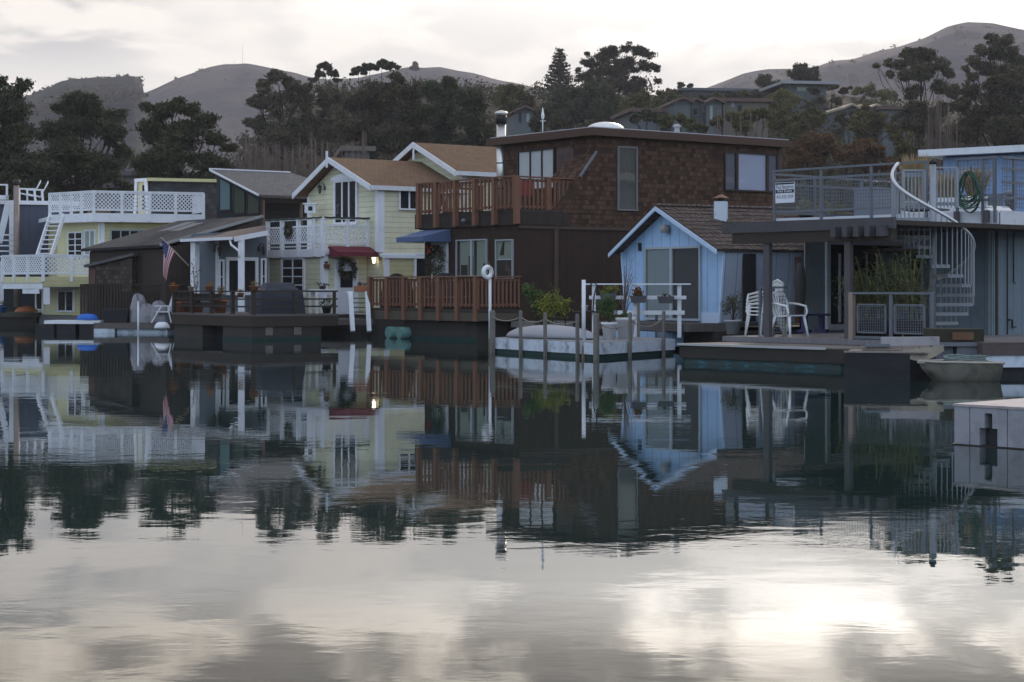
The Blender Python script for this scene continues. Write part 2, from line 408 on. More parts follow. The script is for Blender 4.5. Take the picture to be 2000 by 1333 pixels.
def scrub_mat(name, a, b, s, bump=1.0):
    mt = bpy.data.materials.new(name); mt.use_nodes = True; nt = mt.node_tree; N = nt.nodes; L = nt.links
    bs = N['Principled BSDF']; bs.inputs['Roughness'].default_value = 0.95; bs.inputs['Specular IOR Level'].default_value = 0.05
    tc = N.new('ShaderNodeTexCoord'); no = N.new('ShaderNodeTexNoise'); no.inputs['Scale'].default_value = s; no.inputs['Detail'].default_value = 8; no.inputs['Roughness'].default_value = 0.6
    L.new(tc.outputs['Object'], no.inputs['Vector'])
    cr = N.new('ShaderNodeMapRange'); cr.inputs[1].default_value = 0.44; cr.inputs[2].default_value = 0.58; L.new(no.outputs[0], cr.inputs[0])
    mx = N.new('ShaderNodeMix'); mx.data_type = 'RGBA'; L.new(cr.outputs[0], mx.inputs[0]); mx.inputs[6].default_value = (*a, 1); mx.inputs[7].default_value = (*b, 1)
    L.new(mx.outputs[2], bs.inputs['Base Color'])
    bp = N.new('ShaderNodeBump'); bp.inputs['Distance'].default_value = bump; L.new(no.outputs[0], bp.inputs['Height']); L.new(bp.outputs[0], bs.inputs['Normal'])
    return mt
groundm = scrub_mat('hillside_earth', (0.022, 0.022, 0.013), (0.06, 0.046, 0.03), 0.25)
Ys = [88, 91, 93, 95, 98, 103, 108, 115, 122, 130, 140, 150, 160, 175, 190, 205, 220, 235, 250, 262, 280, 310, 350, 400, 470, 600, 900, 1380]
g = sheet('ground', list(range(-2400, 4400, 60)), Ys, ground_z, groundm); tag(g, kind='structure')

hillm = scrub_mat('dry_grass_hill', (0.034, 0.030, 0.026), (0.085, 0.066, 0.050), 0.02, 9.0)
hillm2 = scrub_mat('wooded_hill', (0.012, 0.016, 0.012), (0.03, 0.034, 0.022), 0.03, 10.0)
def hill(name, prof, Y0, Y1, wob, seed, mat, rim=0):
    rs = np.random.RandomState(seed); ph = rs.rand(12) * 6.28
    def zf(px, Y):
        t = (Y - Y0) / (Y1 - Y0); top = zpx(interp(px, prof), Y1) 
        w = sum(math.sin(px * (0.008 + 0.011 * k) + ph[k]) * wob / (1 + 0.6 * k) for k in range(8))
        r = sum(math.sin(px * (0.02 + 0.004 * k) + Y * 0.012 * (k - 2) + ph[k + 3]) for k in range(5)) * wob * 0.5
        z = (top + w) * (smooth(t) if t < 1 else 1 - 0.25 * (t - 1)) + r * (1 - abs(1 - t)) * 0.6 + (rs.rand() * rim if abs(t - 1) < 0.05 else 0)
        return z if t > 0 else -5
    pxs = sorted(set(list(range(int(prof[0][0]), int(prof[-1][0]) + 1, 8))))
    return sheet(name, pxs, [Y0 + (Y1 - Y0) * t for t in (0, .1, .2, .3, .4, .5, .6, .7, .8, .9, 1.0, 1.1)], zf, mat)
h1 = hill('hill', [(-900, 330), (-300, 250), (0, 205), (80, 182), (130, 160), (180, 154), (230, 152), (262, 152), (275, 162), (285, 196), (330, 250), (420, 330), (520, 420)], 520, 800, 0.6, 1, hillm2, 1.5)
h2 = hill('hill', [(100, 330), (200, 230), (280, 182), (340, 160), (400, 138), (440, 129), (480, 128), (530, 137), (600, 155), (700, 160), (800, 136), (860, 134), (920, 143), (990, 160), (1060, 178), (1180, 215), (1300, 260), (1400, 330)], 800, 1250, 0.7, 2, hillm, 0.8)
h3 = hill('hill', [(1180, 300), (1300, 205), (1380, 178), (1450, 152), (1500, 143), (1560, 139), (1600, 131), (1660, 118), (1700, 107), (1750, 94), (1800, 80), (1850, 60), (1890, 50), (1940, 53), (2000, 62), (2200, 90), (2700, 200), (3300, 330)], 700, 1150, 0.8, 3, hillm, 0.8)
for h in (h1, h2, h3): tag(h, kind='structure')

def water_mat():
    mt = bpy.data.materials.new('still_harbour_water'); mt.use_nodes = True; nt = mt.node_tree; N = nt.nodes; L = nt.links
    b = N['Principled BSDF']; b.inputs['Base Color'].default_value = (0.012, 0.028, 0.025, 1); b.inputs['Roughness'].default_value = 0.0
    b.inputs['IOR'].default_value = 1.45; b.inputs['Specular IOR Level'].default_value = 0.5
    tc = N.new('ShaderNodeTexCoord')
    def noise(sx, sy, s, det, dist=0.0):
        mp = N.new('ShaderNodeMapping'); mp.inputs['Scale'].default_value = (sx, sy, 1); L.new(tc.outputs['Object'], mp.inputs[0])
        n = N.new('ShaderNodeTexNoise'); n.inputs['Scale'].default_value = s; n.inputs['Detail'].default_value = det
        n.inputs['Distortion'].default_value = dist; L.new(mp.outputs[0], n.inputs['Vector']); return n.outputs[0]
    def mt_(op, a, c):
        n = N.new('ShaderNodeMath'); n.operation = op
        for i, v in enumerate((a, c)):
            if isinstance(v, (int, float)): n.inputs[i].default_value = v
            else: L.new(v, n.inputs[i])
        return n.outputs[0]
    big = noise(0.5, 0.9, 1.0, 2)            # long soft swell
    mid = noise(0.9, 1.3, 2.6, 3, 0.4)        # ripples
    fine = noise(0.8, 1.8, 9.0, 3)           # cat's-paw texture in patches
    patch = N.new('ShaderNodeMapRange'); patch.inputs[1].default_value = 0.47; patch.inputs[2].default_value = 0.62; L.new(noise(0.05, 0.22, 1.0, 3, 0.6), patch.inputs[0])
    h = mt_('ADD', mt_('MULTIPLY', big, 0.0017), mt_('MULTIPLY', mt_('MULTIPLY', mid, 0.0010), mt_('ADD', mt_('MULTIPLY', patch.outputs[0], 0.9), 0.5)))
    h = mt_('ADD', h, mt_('MULTIPLY', mt_('MULTIPLY', fine, patch.outputs[0]), 0.0004))
    bp = N.new('ShaderNodeBump'); bp.inputs['Distance'].default_value = 1.0; bp.inputs['Strength'].default_value = 1.0
    L.new(h, bp.inputs['Height']); L.new(bp.outputs[0], b.inputs['Normal'])
    return mt
mb = MB(); mb.add([(-700, -400, 0), (700, -400, 0), (700, 130, 0), (-700, 130, 0)], [[0, 1, 2, 3]])
tag(mb.build('water', water_mat()), kind='structure')

# ---------------------------------------------------------------- foliage
def leafmesh(name, C, size, aspect, mat, parent=None, rs=None, up=0.0):
    rs = rs or np.random.RandomState(1); n = len(C); C = np.asarray(C, dtype=np.float64)
    u = rs.normal(size=(n, 3)); u[:, 2] += up * np.sign(u[:, 2] + 1e-9) * 1.5; u /= np.linalg.norm(u, axis=1)[:, None]
    w = rs.normal(size=(n, 3)); w = np.cross(u, w); w /= np.linalg.norm(w, axis=1)[:, None]
    s = (size * (0.6 + 0.8 * rs.rand(n)))[:, None]
    V = np.stack([C + u * s * .5, C + w * s * .5 * aspect, C - u * s * .5, C - w * s * .5 * aspect], 1).reshape(-1, 3)
    org = np.zeros(3)
    if parent is not None: org = np.array(parent.location)
    V = (V - org).astype(np.float32)
    me = bpy.data.meshes.new(name); me.vertices.add(4 * n); me.vertices.foreach_set('co', V.ravel())
    me.loops.add(4 * n); me.loops.foreach_set('vertex_index', np.arange(4 * n, dtype=np.int32))
    me.polygons.add(n); me.polygons.foreach_set('loop_start', np.arange(0, 4 * n, 4, dtype=np.int32)); me.polygons.foreach_set('loop_total', np.full(n, 4, dtype=np.int32))
    me.materials.append(mat); me.update(calc_edges=True)
    o = bpy.data.objects.new(name, me); COL.objects.link(o)
    if parent is not None: o.parent = parent
    return o
def clumps(blobs, n, rs, k=16, flat=0.75, sub=0.34, shell=0.5):
    """leaf centres: each blob (centre, radii) is filled with uneven clumps"""
    out = []; area = np.array([b[3] * b[5] for b in blobs], dtype=float); area /= area.sum()
    for b, a in zip(blobs, area):
        c = np.array(b[:3]); r = np.array(b[3:6]); kk = max(4, int(k))
        d = rs.normal(size=(kk, 3)); d /= np.linalg.norm(d, axis=1)[:, None]
        rad = shell + (1 - shell) * rs.rand(kk)[:, None]
        cc = c + d * rad * r * 0.85; m = max(1, int(n * a / kk))
        w = rs.rand(kk) * 0.8 + 0.4
        for q in range(kk):
            mm = int(m * w[q]); e = rs.normal(size=(mm, 3)) * np.array([1, 1, flat]) * min(r[0], r[2]) * sub * (0.7 + 0.6 * rs.rand()) * 0.6
            out.append(cc[q] + e)
    return np.concatenate(out)
GREENS = dict(
    pine=leaf_mat('pine_foliage', (0.032, 0.039, 0.018), (0.084, 0.086, 0.039)),
    dark=leaf_mat('dark_foliage', (0.035, 0.035, 0.018), (0.090, 0.075, 0.037)),
    euc=leaf_mat('eucalyptus_foliage', (0.052, 0.052, 0.030), (0.138, 0.120, 0.063)),
    olive=leaf_mat('olive_foliage', (0.051, 0.055, 0.018), (0.131, 0.114, 0.037)),
    light=leaf_mat('light_green_foliage', (0.072, 0.081, 0.023), (0.189, 0.169, 0.052)),
    rust=leaf_mat('rusty_foliage', (0.065, 0.036, 0.018), (0.174, 0.091, 0.037)),
    bright=leaf_mat('garden_leaves', (0.035, 0.065, 0.02), (0.11, 0.16, 0.05)),
    yellow=leaf_mat('yellow_green_leaves', (0.10, 0.12, 0.02), (0.28, 0.28, 0.05)),
    straw=leaf_mat('straw_grass', (0.24, 0.18, 0.09), (0.42, 0.33, 0.19), 0.15),
    bamboo=leaf_mat('bamboo_leaves', (0.04, 0.05, 0.018), (0.13, 0.14, 0.05)),
    bloom=leaf_mat('red_blooms', (0.30, 0.02, 0.02), (0.5, 0.20, 0.04)),
    twig=leaf_mat('bare_twigs', (0.07, 0.05, 0.042), (0.15, 0.11, 0.09), 0))
TREE_N = [0]
def tree(label, Y, blobs, mat, n=7000, leaf=0.32, aspect=0.45, trunk=None, cat='tree', name='tree', k=16, flat=0.7, sub=0.34, shell=0.45, group=None, ry=1.0, rz=0.85, depth=0.9, limbs=True, br=bark, up=0.0, thin=1.0):
    TREE_N[0] += 1; rs = np.random.RandomState(100 + TREE_N[0]); n = int(n * 1.7); leaf *= .74
    bx = []
    for (px, py, r) in blobs:
        p = P(px, py, Y); R = r * Y / F
        bx.append((p.x, Y + rs.uniform(-1, 1) * R * depth, p.z, R, R * ry, R * rz))
    if trunk is None:
        w = [b[3] ** 2 for b in bx]; tx = sum(b[0] * q for b, q in zip(bx, w)) / sum(w); trunk = tx * F / Y + 1000
    gz = ground_z(trunk, Y) - 0.3; tx = (trunk - 1000) * Y / F
    top = max(bx, key=lambda b: b[2]); H = top[2] - gz
    root = thing(name, label, cat, (tx, Y, gz), group)
    mb = MB(); r0 = max(0.08, H * 0.018)
    lean = (top[0] - tx) * 0.8
    path = [(tx + lean * (t ** 1.6) + rs.uniform(-.1, .1) * H * .06, Y + (top[1] - Y) * t * .5, gz + H * t * 0.95) for t in (0, .15, .3, .45, .6, .75, .9, 1)]
    mb.tube(path, [r0 * (1.25 - t * 1.15) for t in (0, .15, .3, .45, .6, .75, .9, 1)], 7)
    if limbs:
        for b in bx:
            z0 = gz + (b[2] - gz) * rs.uniform(.45, .75); t = max(0, min(1, (z0 - gz) / (H * .95))); a = Vector((tx + lean * t ** 1.6, Y, z0)); e = Vector(b[:3])
            j = (e - a).length * .12; mid = a.lerp(e, .5) + Vector((rs.uniform(-j, j), rs.uniform(-j, j), -j * rs.rand())); m2 = mid.lerp(e, .5) + Vector((rs.uniform(-j, j) * .6, 0, rs.uniform(-j, j) * .6)); mb.tube([a, mid, m2, e], [r0 * .5 * (1.1 - t * .6) * thin, r0 * .3 * thin, r0 * .2 * thin, r0 * .08], 5)
            for q in range(4):
                d = Vector(rs.normal(size=3)); d.normalize(); mb.tube([mid.lerp(e, rs.rand()), e + d * b[3] * .8], [r0 * .13 * thin, r0 * .04], 4)
    mb.build('trunk', br, root)
    C = clumps(bx, n, rs, k, flat, sub, shell)
    leafmesh('crown', C, leaf, aspect, mat, root, rs, up)
    return root
G = GREENS
# pines on the left shore
gp = 'pines on the shore at the left'
tree('dark shaggy pine cut by the left edge of the picture', 110, [(-40, 215, 50), (20, 185, 28), (50, 168, 18), (28, 215, 42), (0, 160, 16), (60, 380, 40), (-10, 400, 50), (20, 250, 40), (-10, 290, 70), (45, 262, 30), (50, 320, 45), (10, 360, 50)], G['pine'], 34000, .30, trunk=12, name='pine_tree', k=30, sub=.46, shell=.15, flat=.45, group=gp)
tree('broad dark pine with bare forked limbs showing low in its crown', 116, [(150, 195, 28), (122, 212, 20), (180, 205, 22), (170, 240, 48), (105, 262, 34), (225, 225, 22), (225, 262, 34), (140, 305, 48), (205, 330, 46), (95, 350, 40), (240, 300, 22), (150, 370, 34), (200, 385, 30), (110, 392, 34), (240, 370, 24)], G['pine'], 42000, .30, trunk=150, name='pine_tree', k=30, sub=.46, shell=.15, flat=.45, group=gp)
tree('spreading ragged pine between the broad pine and the rounded hill', 108, [(345, 208, 24), (318, 222, 24), (290, 210, 16), (372, 215, 20), (400, 235, 24), (300, 255, 34), (360, 258, 44), (420, 270, 26), (448, 290, 17), (330, 310, 46), (400, 320, 38), (275, 320, 28), (430, 330, 26), (300, 350, 34), (360, 360, 36), (420, 355, 30), (340, 280, 34)], G['pine'], 38000, .28, trunk=362, name='pine_tree', k=28, sub=.44, shell=.15, flat=.45, group=gp)
# eucalyptus grove and dark wood in the middle
gw = 'trees of the wooded ridge behind the roofs'; ORD2 = 'first second third fourth fifth sixth'.split()
tree('tall eucalyptus leaning left at the edge of the ridge wood', 165, [(540, 152, 20), (518, 172, 20), (560, 160, 14), (505, 200, 20), (488, 240, 12), (575, 168, 18), (540, 205, 32), (510, 245, 28), (545, 262, 34), (600, 170, 14)], G['euc'], 15000, .42, trunk=560, name='eucalyptus_tree', k=18, sub=.32, group=gw)
tree('broad eucalyptus right of the leaning one, dense low crown', 168, [(590, 200, 36), (640, 190, 32), (620, 235, 48), (670, 240, 42), (585, 265, 42), (640, 285, 40), (690, 205, 26)], G['euc'], 16000, .42, trunk=662, name='eucalyptus_tree', k=18, group=gw)
tree('small umbrella shaped tree with sky showing under its cap on the ridge', 215, [(636, 132, 15), (622, 142, 13), (650, 144, 13), (612, 155, 10), (658, 157, 9)], G['dark'], 5000, .42, .5, trunk=640, name='ridge_tree', k=9, rz=.6, sub=.4, group=gw)
for i, (x, y, r) in enumerate([(700, 138, 13), (722, 130, 14), (745, 126, 15), (768, 129, 12)]):
    tree(['wind-clipped ridge tree next right of the umbrella shaped one', 'second of the row of ridge trees with glowing sky beneath', 'tallest of the row of ridge trees with glowing sky beneath', 'last ridge tree at the right end of the row before bare grass'][i], 215,
         [(x, y, r), (x - r * .8, y + 5, r * .6), (x + r * .8, y + 4, r * .6)], G['dark'], 3200, .42, .5, trunk=x + 2, name='ridge_tree', k=9, rz=.55, sub=.4, group=gw, limbs=False)
tree('lone rounded tree on the skyline of the middle hill', 700, [(810, 127, 6), (806, 134, 6), (814, 134, 6)], G['dark'], 900, 1.4, .6, name='ridge_tree', k=8, limbs=False)
tree('dark dense tree left in the middle wood above the brown roof', 152, [(722, 182, 30), (690, 200, 22), (740, 215, 42), (700, 250, 44), (725, 290, 38)], G['dark'], 15000, .38, name='wood_tree', k=20, group=gw)
tree('tallest dark dense tree in the middle wood', 150, [(775, 160, 22), (760, 180, 28), (805, 178, 30), (790, 225, 46), (770, 275, 46), (825, 275, 36)], G['dark'], 17000, .38, name='wood_tree', k=20, group=gw)
tree('dark pine with knobbly top right of the tallest wood tree', 148, [(850, 180, 26), (876, 160, 14), (885, 180, 20), (860, 225, 40), (870, 270, 42)], G['pine'], 15000, .36, name='pine_tree', k=20, group=gw)
tree('dark pine behind the steel chimney pipe', 146, [(915, 190, 26), (935, 205, 22), (915, 235, 36), (940, 265, 34), (905, 290, 30)], G['pine'], 13000, .36, name='pine_tree', k=20, group=gw)
tree('olive round tree above the small hillside cottage', 205, [(990, 180, 18), (1010, 178, 20), (1025, 195, 24), (975, 200, 24), (1000, 215, 26)], G['olive'], 9000, .42, name='wood_tree', k=16, group=gw)
# conifers on the crest
def conifer(label, Y, px, ytop, ybot, half, mat, n=4200):
    TREE_N[0] += 1; rs = np.random.RandomState(100 + TREE_N[0]); gz = ground_z(px, Y); cx = (px - 1000) * Y / F; zt = zpx(ytop, Y); zb = zpx(ybot, Y); W = half * Y / F
    root = thing('araucaria_tree', label, 'tree', (cx, Y, gz - .3)); mb = MB(); mb.tube([(cx, Y, gz - .3), (cx, Y, (gz + zt) / 2), (cx, Y, zt)], [.35, .22, .03], 7)
    C = []; lv = 13
    for i in range(lv):
        t = (i + .5) / lv; z = zt + (zb - zt) * t; R = W * (.12 + .95 * t); nb = 7
        for j in range(nb):
            a = j / nb * 6.283 + i * .7 + rs.rand() * .4; Rj = R * rs.uniform(.75, 1.1)
            tip = Vector((cx + Rj * math.cos(a), Y + Rj * math.sin(a), z + .18 * Rj)); root_p = Vector((cx, Y, z)); mb.tube([root_p, tip], [.07, .03], 4)
            m = int(n / lv / nb * (.4 + 1.2 * t)); s = rs.rand(m) ** .7
            q = np.array(root_p)[None] * (1 - s)[:, None] + np.array(tip)[None] * s[:, None]; C.append(q + rs.normal(size=(m, 3)) * [.16, .16, .10] * (0.6 + Rj * .12))
    mb.build('trunk', bark, root); leafmesh('crown', np.concatenate(C), .42, .35, mat, root, rs)
conifer('conical araucaria with tiered branches standing against the sky', 235, 1093, 96, 182, 38, G['dark'], 3600)
tree('big flat-topped cypress with layered limbs standing against the sky', 228, [(1226, 92, 17), (1248, 98, 18), (1265, 108, 14), (1192, 103, 24), (1175, 112, 18), (1150, 120, 17), (1146, 107, 8), (1262, 128, 20), (1282, 132, 12), (1232, 125, 24), (1200, 132, 28), (1170, 140, 24), (1140, 150, 20), (1130, 138, 9), (1215, 158, 28), (1250, 156, 18), (1285, 158, 10), (1185, 165, 26), (1232, 180, 18), (1160, 165, 22)],
     G['dark'], 26000, .42, .4, trunk=1208, name='cypress_tree', k=18, rz=.8, flat=.45, sub=.42, shell=.2, thin=.5)
tree('rounded dark evergreen mass in front of the flat-topped cypress', 200, [(1110, 182, 26), (1150, 180, 26), (1180, 185, 24), (1090, 205, 28), (1130, 215, 36), (1175, 218, 32), (1205, 205, 20), (1100, 235, 26)], G['pine'], 17000, .42, name='wood_tree', k=20, group=gw)
tree('olive tree right of the rounded evergreen mass', 195, [(1235, 200, 22), (1255, 190, 16), (1225, 222, 24), (1262, 215, 20)], G['olive'], 7000, .4, name='wood_tree', k=14, group=gw)
tree('low spreading tree on the crest above the grey apartments', 205, [(1290, 195, 18), (1315, 190, 18), (1340, 198, 18), (1300, 212, 20), (1270, 205, 16)], G['olive'], 7000, .42, name='wood_tree', k=14, group=gw)
tree('small twin-topped tree on the skyline right of the cypress', 240, [(1329, 166, 8), (1347, 168, 6), (1335, 178, 10)], G['dark'], 2400, .42, .5, name='ridge_tree', k=8, group=gw)
tree('low dark bush on the skyline between cypress and twin-topped tree', 240, [(1305, 178, 7), (1318, 182, 6)], G['dark'], 1200, .42, .5, name='ridge_tree', k=8, group=gw, limbs=False)
# right hillside
gr = 'trees on the right hillside'
tree('spiky dark palm-like cypress beside the domed tree on the right', 232, [(1490, 160, 18), (1512, 166, 16), (1500, 178, 20), (1530, 172, 10)], G['dark'], 6000, .5, .25, name='cypress_tree', k=16, group=gr)
tree('domed dark tree above the flat-roofed hillside house', 236, [(1562, 135, 16), (1548, 146, 14), (1585, 142, 16), (1566, 156, 20), (1595, 158, 8)], G['dark'], 7000, .42, name='hillside_tree', k=16, group=gr)
tree('rounded yellow-green tree on the right hillside', 200, [(1525, 185, 16), (1508, 200, 18), (1545, 198, 18), (1528, 212, 22)], G['light'], 8000, .36, name='hillside_tree', k=14, group=gr)
tree('dark layered cypress in front of the flat-roofed house', 196, [(1590, 178, 18), (1625, 172, 14), (1648, 180, 14), (1600, 195, 18), (1635, 198, 18), (1578, 205, 12), (1660, 172, 7)], G['dark'], 9000, .44, .3, name='cypress_tree', k=12, rz=.5, flat=.4, shell=.2, trunk=1622, group=gr)
tree('green bushy tree below the yellow-green one', 165, [(1520, 232, 26), (1560, 240, 26), (1590, 228, 24), (1555, 262, 26)], G['olive'], 11000, .34, name='hillside_tree', k=16, group=gr)
tree('green bushy tree in front of the zigzag-roofed houses', 165, [(1690, 225, 26), (1675, 245, 24), (1715, 240, 24), (1745, 255, 20), (1700, 265, 26)], G['olive'], 11000, .34, name='hillside_tree', k=16, group=gr)
tree('pale olive tree on the slope under the right hill', 235, [(1675, 180, 12), (1700, 178, 16), (1725, 186, 14), (1742, 190, 12)], G['light'], 5000, .42, name='hillside_tree', k=12, group=gr)
tree('large rust-brown tree behind the roof deck sign', 125, [(1585, 275, 26), (1560, 295, 26), (1610, 285, 28), (1590, 312, 30), (1550, 318, 20), (1640, 300, 24)], G['rust'], 13000, .26, name='hillside_tree', k=18, group=gr)
tree('rust-brown tree right of the large one behind the deck railing', 128, [(1690, 285, 24), (1665, 300, 22), (1715, 300, 22), (1690, 318, 26), (1735, 320, 18)], G['rust'], 11000, .26, name='hillside_tree', k=18, group=gr)
tree('small olive tree between rust trees and the straw grass', 130, [(1755, 275, 18), (1765, 295, 20), (1750, 318, 20)], G['olive'], 7000, .28, name='hillside_tree', k=14, group=gr)
tree('tall open eucalyptus with a lone left branch on the right slope', 168, [(1775, 105, 14), (1800, 102, 14), (1818, 112, 16), (1790, 118, 18), (1760, 125, 14), (1738, 122, 10), (1712, 128, 7), (1738, 145, 9), (1835, 130, 16), (1850, 145, 12), (1800, 145, 24), (1770, 150, 16), (1830, 170, 16), (1790, 180, 18), (1860, 180, 16)], G['euc'], 24000, .38, .4, trunk=1795, name='eucalyptus_tree', k=16, rz=.9, flat=.6, sub=.42, shell=.3, group=gr, thin=.55)
tree('dark thick tree at the foot of the open eucalyptus', 150, [(1790, 215, 26), (1780, 240, 24), (1810, 250, 26), (1840, 215, 20)], G['dark'], 10000, .36, name='hillside_tree', k=16, group=gr)
tree('tall open eucalyptus at the right edge of the picture', 170, [(1935, 80, 14), (1960, 82, 16), (1915, 100, 14), (1945, 108, 20), (1975, 108, 18), (1992, 125, 18), (1900, 120, 14), (1885, 135, 8), (1930, 132, 22), (1965, 145, 24), (2010, 150, 24), (1900, 150, 12)], G['euc'], 26000, .38, .4, trunk=1955, name='eucalyptus_tree', k=16, rz=.9, flat=.6, sub=.42, shell=.3, group=gr, thin=.55)
tree('broad dark tree under the eucalyptus at the right edge', 155, [(1900, 175, 24), (1940, 165, 26), (1985, 175, 30), (1880, 205, 24), (1925, 210, 36), (1980, 220, 40), (1900, 250, 34), (1955, 262, 40), (2010, 262, 34), (1870, 265, 22)], G['dark'], 20000, .38, name='hillside_tree', k=20, group=gr)
tree('bushy olive tree in front of the middle grey apartment block', 150, [(1300, 236, 16), (1330, 228, 13), (1345, 244, 16), (1372, 250, 12)], G['olive'], 7000, .34, name='hillside_tree', k=14, group=gr)
tree('bushy olive tree in front of the tan apartment wall', 148, [(1400, 240, 15), (1432, 230, 17), (1462, 224, 19), (1490, 222, 18), (1450, 245, 20)], G['olive'], 9000, .34, name='hillside_tree', k=14, group=gr)
tree('dark bush among the grey apartments above the brown roof', 160, [(1262, 225, 16), (1285, 232, 14), (1240, 232, 12)], G['dark'], 5000, .34, name='hillside_tree', k=12, group=gr)
tree('dark evergreen between the cottage and the rounded mass above the brown roof', 160, [(1060, 225, 20), (1050, 245, 18), (1085, 240, 18)], G['dark'], 6000, .34, name='wood_tree', k=14, group=gw)
for k, (x, y, r_) in enumerate([(1345, 196, 11), (1372, 192, 12), (1400, 190, 10), (1428, 188, 11), (1452, 186, 12), (1478, 184, 10)]):
    tree(ORD2[k] + ' crest tree from the left in front of the long low house', 214, [(x, y, r_), (x + r_, y + 5, r_ * .8), (x - r_ * .6, y + 6, r_ * .7)], G['dark' if k % 2 else 'olive'], 2600, .4, name='hillside_tree', k=12, group=gr, limbs=False)
tree('dark bush in front of the left zigzag roof gable', 176, [(1655, 240, 14), (1640, 228, 12), (1665, 225, 9)], G['dark'], 3600, .36, name='hillside_tree', k=12, group=gr)
tree('dark bush in front of the grey house right of the zigzag roofs', 172, [(1755, 235, 15), (1770, 222, 13), (1742, 248, 14)], G['dark'], 4200, .36, name='hillside_tree', k=12, group=gr)
# scrub on the far hills
rs = np.random.RandomState(25); bl = []
for i in range(260):
    if rs.rand() < .5: px = rs.uniform(300, 1040); Y0_, Y1_, pf = 800, 1250, [(300, 172), (400, 138), (480, 128), (600, 155), (700, 160), (800, 136), (860, 134), (920, 143), (990, 160), (1060, 178)]
    else: px = rs.uniform(1380, 2040); Y0_, Y1_, pf = 700, 1150, [(1380, 178), (1450, 152), (1560, 139), (1700, 107), (1800, 80), (1850, 60), (1890, 50), (2000, 62), (2040, 66)]
    t = .88 - rs.rand() * .45; Y = Y0_ + (Y1_ - Y0_) * t; z = zpx(interp(px, pf), Y1_) * smooth(t); R = rs.uniform(1.0, 3.0); bl.append(((px - 1000) * Y / F, Y, z + .3, R * 1.6, R, R * .7))
tag(leafmesh('hill_scrub', clumps(bl, 12000, rs, 6, .8, .4, .3), 1.1, .6, G['olive'], None, rs), 'scattered scrub on the far dry hills', 'scrub', kind='stuff')
# far-off wood on the left ridge, one mass
rs = np.random.RandomState(15); bl = []
for i in range(240):
    px = rs.uniform(70, 277); t = rs.rand(); Y = 800 - 120 * t * t; top = interp(px, [(70, 184), (80, 182), (130, 160), (180, 154), (230, 151), (262, 151), (277, 160)])
    R = rs.uniform(2.2, 4.0); bl.append(((px - 1000) * Y / F, Y, zpx(top + 32 * t, Y) - R * .3, R, R, R * .8))
tag(leafmesh('ridge_wood', clumps(bl, 26000, rs, 8, .8, .4, .4), 1.5, .6, G['dark'], None, rs), 'distant wood covering the rounded ridge at the left', 'wood', kind='stuff')
# unseen hills behind and beside the viewpoint, added so window panes reflect dark land
vs = []; fs = []; n = 60
for i in range(n + 1):
    a = math.radians(34 + 292 * i / n); hgt = 40 + 7 * math.sin(i * .7) + 5 * math.sin(i * 1.9)
    for (r_, z) in ((330, -1), (345, 3), (430, hgt), (520, hgt * .8)): vs.append((math.sin(a) * r_, math.cos(a) * r_, z))
for i in range(n):
    for j in range(3): fs.append((i * 4 + j, i * 4 + j + 1, (i + 1) * 4 + j + 1, (i + 1) * 4 + j))
me = bpy.data.meshes.new('unseen_shore_hills'); me.from_pydata(vs, [], fs); me.materials.append(groundm); o = bpy.data.objects.new('unseen_shore_hills', me); COL.objects.link(o); tag(o, kind='structure')
# undergrowth
rs = np.random.RandomState(5); bl = []
for i in range(620):
    px = rs.uniform(-60, 2060); Y = rs.uniform(101, 258)
    if px < 440 and Y > 135: Y = rs.uniform(101, 135)
    if px > 1270 and Y > 215: Y = rs.uniform(105, 215)
    R = rs.uniform(.9, 2.4) if Y < 140 else rs.uniform(1.2, 3.0)
    bl.append(((px - 1000) * Y / F, Y, ground_z(px, Y) + R * .35, R, R, R * .7))
ug = leafmesh('undergrowth', clumps(bl, 110000, rs, 10, .8, .4, .3), .42, .5, G['dark'], None, rs); tag(ug, 'dark brush covering the shore and the hillside behind the houses', 'undergrowth', kind='stuff')
bl = [((px - 1000) * Y / F, Y, ground_z(px, Y) + .8, 1.6, 1.6, 1.2) for px, Y in [(rs.uniform(1000, 1800), rs.uniform(140, 200)) for _ in range(150)]]
ug = leafmesh('undergrowth', clumps(bl, 34000, rs, 10, .8, .4, .3), .36, .5, G['olive'], None, rs); tag(ug, 'olive green bushes scattered over the right slope', 'undergrowth', kind='stuff')

# bare upright trees
def bare(label, px, Y, ytop, w, seed, group, ybase=None, n=11):
    rs = random.Random(seed); gz = ground_z(px, Y) - .2; cx = (px - 1000) * Y / F; zt = zpx(ytop, Y); H = zt - gz; W = w * Y / F
    root = thing('bare_poplar', label, 'tree', (cx, Y, gz), group); mb = MB()
    mb.tube([(cx, Y, gz), (cx + rs.uniform(-.1, .1), Y, gz + H * .5), (cx, Y, zt)], [H * .010 + .04, .05, .012], 5); mb.build('trunk', palebark, root)
    mb = MB()
    for i in range(n * 5):
        a = rs.uniform(0, 6.28); t0 = rs.uniform(.05, .6); R = W * rs.uniform(.15, 1); tz = min(.99, t0 + rs.uniform(.25, .5))
        b0 = Vector((cx, Y, gz + H * t0)); b1 = Vector((cx + math.cos(a) * R * .8, Y + math.sin(a) * R * .8, gz + H * (t0 + tz) / 2)); b2 = Vector((cx + math.cos(a) * R, Y + math.sin(a) * R, gz + H * tz))
        mb.tube([b0, b1, b2], [.035, .028, .012], 3, False)
    mb.build('branches', palebark, root)
gb = 'bare grey poplars along the shore'
r = random.Random(3)
ORD = 'first second third fourth fifth sixth seventh eighth ninth tenth eleventh twelfth thirteenth fourteenth fifteenth sixteenth seventeenth eighteenth nineteenth twentieth twenty-first twenty-second'.split()
